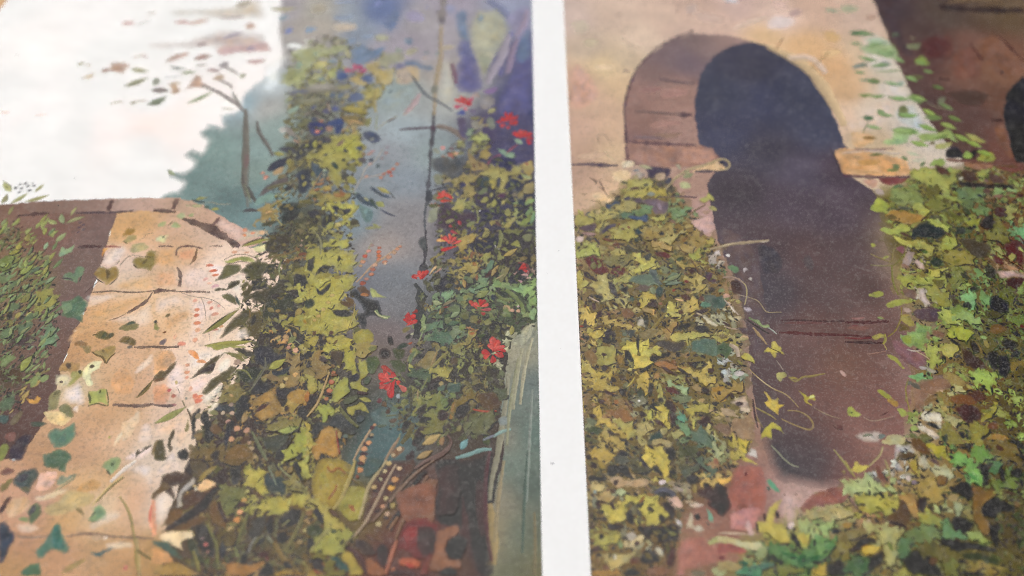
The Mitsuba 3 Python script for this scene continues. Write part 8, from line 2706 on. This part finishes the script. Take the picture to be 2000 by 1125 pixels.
p 6c643c 0 2092 -1518 2179 -1508 2223 -1539 2276 -1609 2257 -1639 2202 -1614 2146 -1589 2092 -1559
d 5c4830 36 2119 -1614 2167 -1589
p 7c7c44 0 2193 -1609 2251 -1589 2273 -1619 2241 -1659 2176 -1671
p a07838 0 2302 -1629 2340 -1604 2392 -1604 2437 -1629 2462 -1649 2455 -1671 2414 -1671 2391 -1644 2317 -1649
p 4c4c34 0 2291 -1559 2385 -1559 2480 -1589 2468 -1629 2395 -1594 2310 -1599
d 302f34 21 2266 -1609 2305 -1599
p 34332f 0 2252 -1659 2326 -1654 2386 -1659 2393 -1671 2248 -1671
s a0844c 16 1894 -1639 1866 -1671
d 6c5438 65 2830 -307 2939 -271
d 38383a 72 2878 -361 2966 -388
d 36383c 32 2971 -298 2999 -334
p 34383c 0 2902 -449 2954 -423 2976 -432 2948 -466 2909 -466
p 8c6c38 0 2880 -518 2935 -484 2980 -466 2971 -518 2929 -527 2897 -552
p 6c5c34 0 2889 -552 2936 -527 2957 -535 2941 -586 2891 -595
p 34343a 0 2827 -449 2895 -458 2879 -535 2833 -603 2794 -578
d 6c3034 24 3016 -258 3044 -271
p 7c8448 0 2978 -226 3030 -189 3080 -161 3053 -244 3010 -253 2987 -248
d 6c7848 20 3007 -285 3032 -307
d 40343c 20 2800 -221 2817 -244
d 40383a 24 2866 -216 2903 -230
p 5c5434 0 2831 -170 2908 -161 2945 -198 2899 -216 2834 -216
d 6c6c3c 20 2862 -334 2870 -388
d 6c4c34 31 2805 -595 2815 -612
d 363838 32 2836 -289 2817 -271
p 8c7040 0 2608 -946 2678 -926 2733 -942 2736 -957 2710 -969 2677 -965 2613 -965
p 806840 0 2612 -981 2656 -973 2709 -973 2747 -992 2771 -1011 2769 -1031 2745 -1034 2726 -1057 2766 -1095 2750 -1099 2709 -1087 2667 -1080 2642 -1065 2629 -1034
d 5c4234 34 2649 -996 2686 -1019
p 2f3033 0 2718 -965 2759 -957 2794 -965 2806 -996 2798 -1019 2774 -1004 2742 -984
p 2f3034 0 2744 -1038 2767 -1034 2785 -1061 2777 -1084 2761 -1065
p a0b050 0 2799 -926 2836 -926 2824 -965 2804 -957
p 5c8058 0 2590 -1114 2622 -1084 2652 -1080 2641 -1118 2617 -1147 2583 -1162
p 2e3032 0 2624 -1125 2651 -1121 2638 -1184 2615 -1188 2618 -1155
p 7c8448 0 2554 -1173 2595 -1170 2633 -1199 2650 -1147 2670 -1140 2673 -1177 2700 -1206 2707 -1232 2669 -1236 2619 -1232 2571 -1225 2549 -1199
p 2c3034 0 2681 -1140 2722 -1118 2749 -1125 2738 -1170 2703 -1177 2678 -1162
d 33363a 22 2725 -1177 2721 -1221
p a09c58 0 2539 -1257 2566 -1239 2604 -1246 2596 -1261 2558 -1265
p 2f3036 0 2470 -1329 2532 -1279 2575 -1279 2580 -1301 2600 -1293 2640 -1315 2651 -1336 2617 -1352 2463 -1352
d 70543c 32 2648 -1301 2675 -1329
d 4c4034 18 2609 -1243 2681 -1265
p 7a5838 0 2440 -1272 2475 -1228 2511 -1228 2515 -1265 2480 -1308 2450 -1336 2430 -1329
p a89c60 0 3124 1236 3185 1218 3238 1175 3257 1145 3218 1139 3169 1163 3137 1181
p 34303a 0 2932 1020 2958 1079 3013 1109 3045 1091 3064 1061 3049 1008 2994 1008
p 3f3434 0 3027 996 3092 996 3148 1032 3181 1079 3147 1091
p 98a854 0 3052 1020 3086 1073 3111 1061 3124 1044 3104 1008 3066 1002
p a09c4c 0 3131 973 3141 1008 3176 1032 3200 1079 3233 1067 3269 1061 3271 1008 3238 961 3201 961
d 7c7838 18 3193 996 3239 1026
k 7c5a50 23 2929 994 3024 985 3122 973 3256 961 3447 956
p 8c6c58 0 3039 973 3118 961 3245 956 3223 915 3156 904 3044 927
d 6c4844 41 3256 932 3434 915
p a8a858 0 3110 886 3156 904 3203 909 3209 898 3160 858 3122 852
s b0a490 6 3227 927 3258 881 3283 829
p 54443f 0 3010 904 3088 892 3104 824 3072 807 2994 818
p 584644 0 3195 881 3237 869 3274 801 3203 790 3161 829
d 7c605c 27 3130 818 3165 812
k 33303a 32 2960 795 3029 784 3116 773 3214 767 3309 767
s 8c8064 6 3283 801 3318 767 3347 734 3369 717
p 9ca05c 0 3316 790 3352 818 3362 778 3337 756
d 6c6048 27 3317 835 3384 846
p 9cac68 0 3163 734 3201 756 3231 734 3279 745 3322 739 3299 723 3224 711 3181 689
d 6c5c44 18 3238 700 3299 723
p 5c4a48 0 3111 756 3153 745 3141 706 3107 711
d 8c7060 27 3154 689 3220 700
p 74845c 0 2934 734 2997 767 3057 756 3097 767 3094 700 3057 665 2932 665
d 343a44 22 3050 700 3083 678
d 4c3434 36 3314 700 3364 700
l 86a070 46 2592 2201 2718 2179
l 9db47c 53 2629 2061 2797 2093
l 8ca868 49 2555 1966 2696 1924
l a4b884 53 2703 2018 2819 1966
l 94aa78 41 2619 1852 2789 1872
l 98b070 45 2802 1955 2884 1893
l 7c9464 37 2552 1720 2666 1700
l 9cb284 44 2675 1710 2816 1680
l a0b86c 44 2843 1760 2934 1710
l 88a060 36 2553 1561 2667 1581
l 94b070 47 2689 1552 2837 1532
l a0b85c 47 2849 1581 2951 1522
l 90a870 40 2560 1407 2678 1388
l 98b468 50 2704 1407 2860 1398
l a4b45c 47 2889 1455 2979 1388
l 8c9c5c 43 3028 1513 3115 1436
l a0ac78 39 2456 1295 2570 1267
l a0b868 57 2625 1258 2785 1248
l 94b058 57 2814 1304 2953 1239
l a4b060 50 2976 1323 3086 1258
l 98a858 49 3047 1221 3153 1148
l 90a458 41 2960 1924 3036 1872
l 8c9c5c 37 2996 1831 3069 1800
l 7c8850 40 3019 1670 3104 1630
l 88984c 43 3051 1388 3143 1332
l a0ac54 46 3113 1157 3213 1094
l 9ca850 49 3157 1067 3261 1023
l 90a078 38 2524 2104 2621 2093
l 88a070 34 2491 1811 2578 1800
l a8b86c 53 2727 1157 2855 1112
"""

def inside(poly, x, y):
    a, b = poly, np.roll(poly, 1, 0)
    k = a[:, 1] != b[:, 1]
    a, b = a[k], b[k]
    px, py = np.ravel(x), np.ravel(y)
    hit = np.zeros(px.shape, bool)
    slope = (b[:, 0] - a[:, 0]) / (b[:, 1] - a[:, 1])
    step = max(1, 400_000 // max(len(px), 1))
    for o in range(0, len(a), step):
        e = np.s_[o:o + step, None]
        cross = ((a[:, 1][e] > py) != (b[:, 1][e] > py)) & (px < slope[e] * (py - a[:, 1][e]) + a[:, 0][e])
        hit ^= np.bitwise_xor.reduce(cross, 0)
    return hit.reshape(np.shape(x))

CELL, GRID = 10.0, (1000, 620)                    # the page in cells: which ink lies on top, and how many layers deep
TONES = np.array([[.30, .255, .10], [.20, .20, .095], [.27, .29, .14], [.31, .265, .11], [.235, .255, .095]])     # the common leaf tone of each mass of foliage

def filler(rows, grounds, rng):
    """Small leaf strokes and dark gaps between the larger motifs of the foliage, each in the ink and slant of a motif near it."""
    at, ink, slant = [], [], []
    for row in rows:
        t = row.split()
        if t[0] not in ('p', 'l', 'i', 'd'):
            continue
        q = np.array(t[3:], float).reshape(-1, 2)
        d = q[1] - q[0] if t[0] != 'p' else np.linalg.svd(q - q.mean(0))[2][0]
        for c in ([q.mean(0)] if t[0] != 'p' else list(q[::2]) + [q.mean(0)]):
            at.append(c); ink.append(t[1]); slant.append(math.atan2(d[1], d[0]))
    ink_light = [tint(x) @ [.3, .6, .1] for x in ink]
    tree, out = cKDTree(np.array(at)), []
    for g, tone in zip(grounds, TONES[:3] if len(grounds) == 3 else TONES[3:]):
        lo, hi = g.min(0), g.max(0)
        for size, share in ((36, 0), (30, 1)):                    # first the carpet of leaves, then the gaps in it
            c = rng.uniform(lo, hi, (int(np.prod(hi - lo) / size ** 2), 2))
            c = c[inside(g, c[:, 0], c[:, 1])]
            dist, near = tree.query(c, 6)
            for p, kk in zip(c, near):
                k = kk[rng.integers(0, 6)]
                if share == 0:
                    k = sorted(kk, key=lambda x: ink_light[x])[rng.integers(2, 5)]
                    x = (.6 * tint(ink[k]) + .4 * tone) * rng.uniform(.7, 1.25)
                    L, b, kind = rng.uniform(34, 70), slant[k] + rng.normal(0, .7), 'iild'[rng.integers(0, 4)]
                    w = L * rng.uniform(.4, .8)
                    if tone is TONES[2] or (tone == TONES[2]).all():
                        L, b, kind = rng.uniform(40, 85), rng.normal(1.0, .35), 'l'
                        w = L * rng.uniform(.22, .38)
                else:
                    x = np.array([.040, .034, .030]) * rng.uniform(.7, 1.8)
                    L, b, kind = rng.uniform(12, 34), slant[k] + rng.normal(0, .5), 'd'
                    w = L * rng.uniform(.3, .6)
                x = '%02x%02x%02x' % tuple(int(255 * y) for y in np.where(x < .0031308, 12.92 * x, 1.055 * np.clip(x, 0, 1) ** (1 / 2.4) - .055))
                d = np.array([math.cos(b), math.sin(b)]) * L / 2
                out.append(f"{kind}@small_fleck {x} {w:.0f} {p[0] - d[0]:.0f} {p[1] - d[1]:.0f} {p[0] + d[0]:.0f} {p[1] + d[1]:.0f}")
    return out

def print_motifs(key, text, lo, hi, seed):
    rng = np.random.default_rng(seed)
    height, canvas = np.zeros(GRID, int), np.full(GRID + (3,), .9)
    gx, gy = np.meshgrid((np.arange(GRID[0]) - 500) * CELL, (np.arange(GRID[1]) - 250) * CELL, indexing='ij')
    cells = lambda v: tuple(np.clip((v / CELL).round().astype(int) + [500, 250], 0, np.array(GRID) - 1).T)
    groups = {}
    rows = text.strip().split('\n')
    washes = [r for r in rows if r.startswith('w')]
    rest = [r for r in rows if r[0] not in 'wm']
    grounds = [np.array(r.split()[1:], float).reshape(-1, 2) for r in rows if r[0] == 'm']
    small = filler(rest, grounds, rng)
    def lay(row):
        head = row.split(' ', 1)[0]
        kind, _, name = head.partition('@')
        if kind == 'w':
            a, b = row.split(' ', 1)[1].split('|')
            p = np.array(a.split(), float).reshape(-1, 2)
            b = b.split()
            pts, cols, area = np.array([b[i:i + 2] for i in range(0, len(b), 3)], float), np.array([tint(x) for x in b[2::3]]), 1e9
            p = resample(p, 30)
            p = p + rng.normal(0, 4.0, p.shape)
            if name == 'foliage_mass':                                     # frayed into leaf tips all round
                p = spiked(spiked(resample(p, 16), rng), rng)
            v, f = refine(p, fill(p), 60)
            c = mixed(v, pts, cols)
            e = np.clip(1 - cKDTree(p).query(v)[0] / 70, 0, 1) * .6 if name == 'foliage_mass' else np.zeros(len(v))
            depth = cKDTree(p).query(v)[0]
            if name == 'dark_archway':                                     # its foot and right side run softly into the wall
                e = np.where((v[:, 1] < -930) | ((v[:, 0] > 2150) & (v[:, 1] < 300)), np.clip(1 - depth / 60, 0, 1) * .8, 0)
            if name == 'backdrop':
                e = np.clip(1 - depth / 36, 0, 1) * .75
        else:
            t = row.split()
            lin = tint(t[1])
            name = name or ('stone_block' if kind == 'p' and lin @ [.3, .6, .1] > .42 and lin[2] > .55 * lin[0] else fleck_name(lin) if kind == 'd' else NAMES[kind])
            v, f, c, e, p, area = shape(kind, t[1], float(t[2]), (q := np.array(t[3:], float).reshape(-1, 2)), rng, name, kind in 'pld' and any(inside(g, *q.mean(0)[:, None])[0] for g in grounds))
        # the ink ends ragged along the white strip
        rag = rng.uniform(-3, 3, len(v))
        v = np.c_[np.clip(v[:, 0], lo - rag, hi + rag), v[:, 1]]
        at = cells(v)
        c = c * (1 - e[:, None]) + canvas[at] * e[:, None]                  # wet edges take up the ink they lie on
        (i0, j0), (i1, j1) = (int(k.min()) for k in at), (int(k.max()) + 1 for k in at)
        s = np.s_[i0:i1, j0:j1]
        within = inside(p, gx[s], gy[s])
        m = within.copy()
        m[at[0] - i0, at[1] - j0] = True
        z = height[s][m].max() + 1
        height[s][m] = z
        m = within
        if m.any():
            canvas[s][m] = mixed(np.c_[gx[s][m], gy[s][m]], pts, cols) if kind == 'w' else c.mean(0) if kind in 'pq' else c[-1] if kind in HALF else c.mean(0)
        groups.setdefault(name, []).append((area, v, f, c, z))
        return kind, name, p, v, c, area

    def edge_and_veins(kind, name, p, v, c, area):
        """The dark lower edge of a painted leaf and the small strokes across it."""
        ink = '%02x%02x%02x'
        def code(lin):
            t = np.clip(lin, 0, 1)
            return ink % tuple(int(255 * x) for x in np.where(t < .0031308, 12.92 * t, 1.055 * t ** (1 / 2.4) - .055))
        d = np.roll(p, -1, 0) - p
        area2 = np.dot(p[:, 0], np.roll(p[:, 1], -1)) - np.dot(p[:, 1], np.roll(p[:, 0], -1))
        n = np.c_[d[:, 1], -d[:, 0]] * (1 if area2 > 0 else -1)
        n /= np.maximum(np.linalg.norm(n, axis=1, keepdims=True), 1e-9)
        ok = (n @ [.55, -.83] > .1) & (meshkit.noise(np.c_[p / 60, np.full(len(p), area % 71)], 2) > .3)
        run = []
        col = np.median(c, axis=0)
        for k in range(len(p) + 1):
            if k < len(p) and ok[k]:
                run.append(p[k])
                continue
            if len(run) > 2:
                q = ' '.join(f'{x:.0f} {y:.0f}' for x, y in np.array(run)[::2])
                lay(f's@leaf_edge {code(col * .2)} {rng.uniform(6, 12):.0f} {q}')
            run = []
        for _ in range(int(area / 50 ** 2)):
            a = v[rng.integers(0, len(v))]
            if not inside(p, a[:1], a[1:])[0]:
                continue
            L, b = rng.uniform(16, 46), rng.uniform(0, math.pi)
            e = a + np.array([math.cos(b), math.sin(b)]) * L
            if inside(p, e[:1], e[1:])[0]:
                lay(f'd@leaf_vein {code(col * (.45 if rng.random() < .62 else 1.5))} {rng.uniform(5, 13):.0f} {a[0]:.0f} {a[1]:.0f} {e[0]:.0f} {e[1]:.0f}')

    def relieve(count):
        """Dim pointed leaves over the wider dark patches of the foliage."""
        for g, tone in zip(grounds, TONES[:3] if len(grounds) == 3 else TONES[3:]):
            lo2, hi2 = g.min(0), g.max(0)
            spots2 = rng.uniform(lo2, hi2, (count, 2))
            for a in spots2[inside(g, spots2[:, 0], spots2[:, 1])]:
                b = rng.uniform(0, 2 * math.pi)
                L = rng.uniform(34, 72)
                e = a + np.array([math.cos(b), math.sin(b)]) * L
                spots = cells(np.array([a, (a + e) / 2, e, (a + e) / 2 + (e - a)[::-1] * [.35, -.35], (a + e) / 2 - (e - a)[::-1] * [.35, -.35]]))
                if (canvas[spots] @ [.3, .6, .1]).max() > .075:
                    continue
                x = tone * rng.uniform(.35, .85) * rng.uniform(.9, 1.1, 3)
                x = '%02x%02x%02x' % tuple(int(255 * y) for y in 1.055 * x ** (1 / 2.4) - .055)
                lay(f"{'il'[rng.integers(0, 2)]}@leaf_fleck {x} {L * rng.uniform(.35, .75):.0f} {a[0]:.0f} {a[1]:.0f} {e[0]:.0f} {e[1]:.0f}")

    for row in washes + small:
        lay(row)
    n_laid = 0
    for row in rest:
        got = lay(row)
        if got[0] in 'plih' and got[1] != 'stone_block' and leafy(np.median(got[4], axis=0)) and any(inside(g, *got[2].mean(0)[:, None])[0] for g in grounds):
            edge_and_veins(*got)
        n_laid += 1
        if n_laid == len(rest) * 45 // 100:
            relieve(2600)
    # petals drawn one after another round one centre are one flower
    flower, count, last = -1, 0, None
    for area, v, f, c, z in groups.pop('flower_petal', []):
        m = v.mean(0)
        if last is None or np.linalg.norm(m - last) > 130:
            flower, count = flower + 1, 0
        k = f'{key}__flower' + (f'_{flower:03d}' if flower else '') + '__petal' + (f'_{count:03d}' if count else '')
        count, last = count + 1, m
        scene[k] = mikit.ply((np.c_[v * UNIT, np.full(len(v), z * LAYER)], f), 'ink', color=press(c))
    for name, items in groups.items():
        order = sorted(range(len(items)), key=lambda i: -items[i][0])
        keep = 0 if name in STROKES else 300
        for rank, i in enumerate(order[:keep]):
            _, v, f, c, z = items[i]
            k = f'{key}__{name}' + (f'_{rank:03d}' if rank else '')
            scene[k] = mikit.ply((np.c_[v * UNIT, np.full(len(v), z * LAYER)], f), 'pale_ink' if name == 'sky' else 'ink', color=press(c))
        rest, V, Fc, C, n = order[keep:], [], [], [], 0
        for i in rest:
            _, v, f, c, z = items[i]
            V.append(np.c_[v * UNIT, np.full(len(v), z * LAYER)]); Fc.append(f + n); C.append(press(c)); n += len(v)
        if rest:
            k = f'{key}__small_{name}' if keep else f'{key}__{name}'
            scene[k] = mikit.ply((np.vstack(V), np.vstack(Fc)), 'ink', color=np.vstack(C))
            labels[k] = {'label': STROKES.get(name, 'small strokes of leaf colour printed among the larger leaves'), 'kind': 'stuff'}
    return height.max()

PART_LABELS = {'art_print__sky': 'white sky with faint pink clouds', 'art_print__drapery': 'grey green drapery with pale folds beside the white strip', 'art_print__sunlit_wall': 'sunlit cream and tan stone wall',
               'art_print__shaded_wall': 'brown shaded part of the stone wall', 'art_print_001__dark_archway': 'dark blue and brown arched opening', 'art_print_001__dark_archway_001': 'small dark arch cut by the right edge',
               'art_print_001__arch_reveal': 'brown inner stonework on the left of the arch', 'art_print_001__shaded_wall': 'dark brown shaded wall behind the arch'}
top = print_motifs(KEYS[0], LEFT, -4200, GL * MM / UNIT, 11), print_motifs(KEYS[1], RIGHT, GR * MM / UNIT, 4600, 12)
labels.update({k: {'label': v} for k, v in PART_LABELS.items() if k in scene})
print('layers', top, 'entries', len(scene))
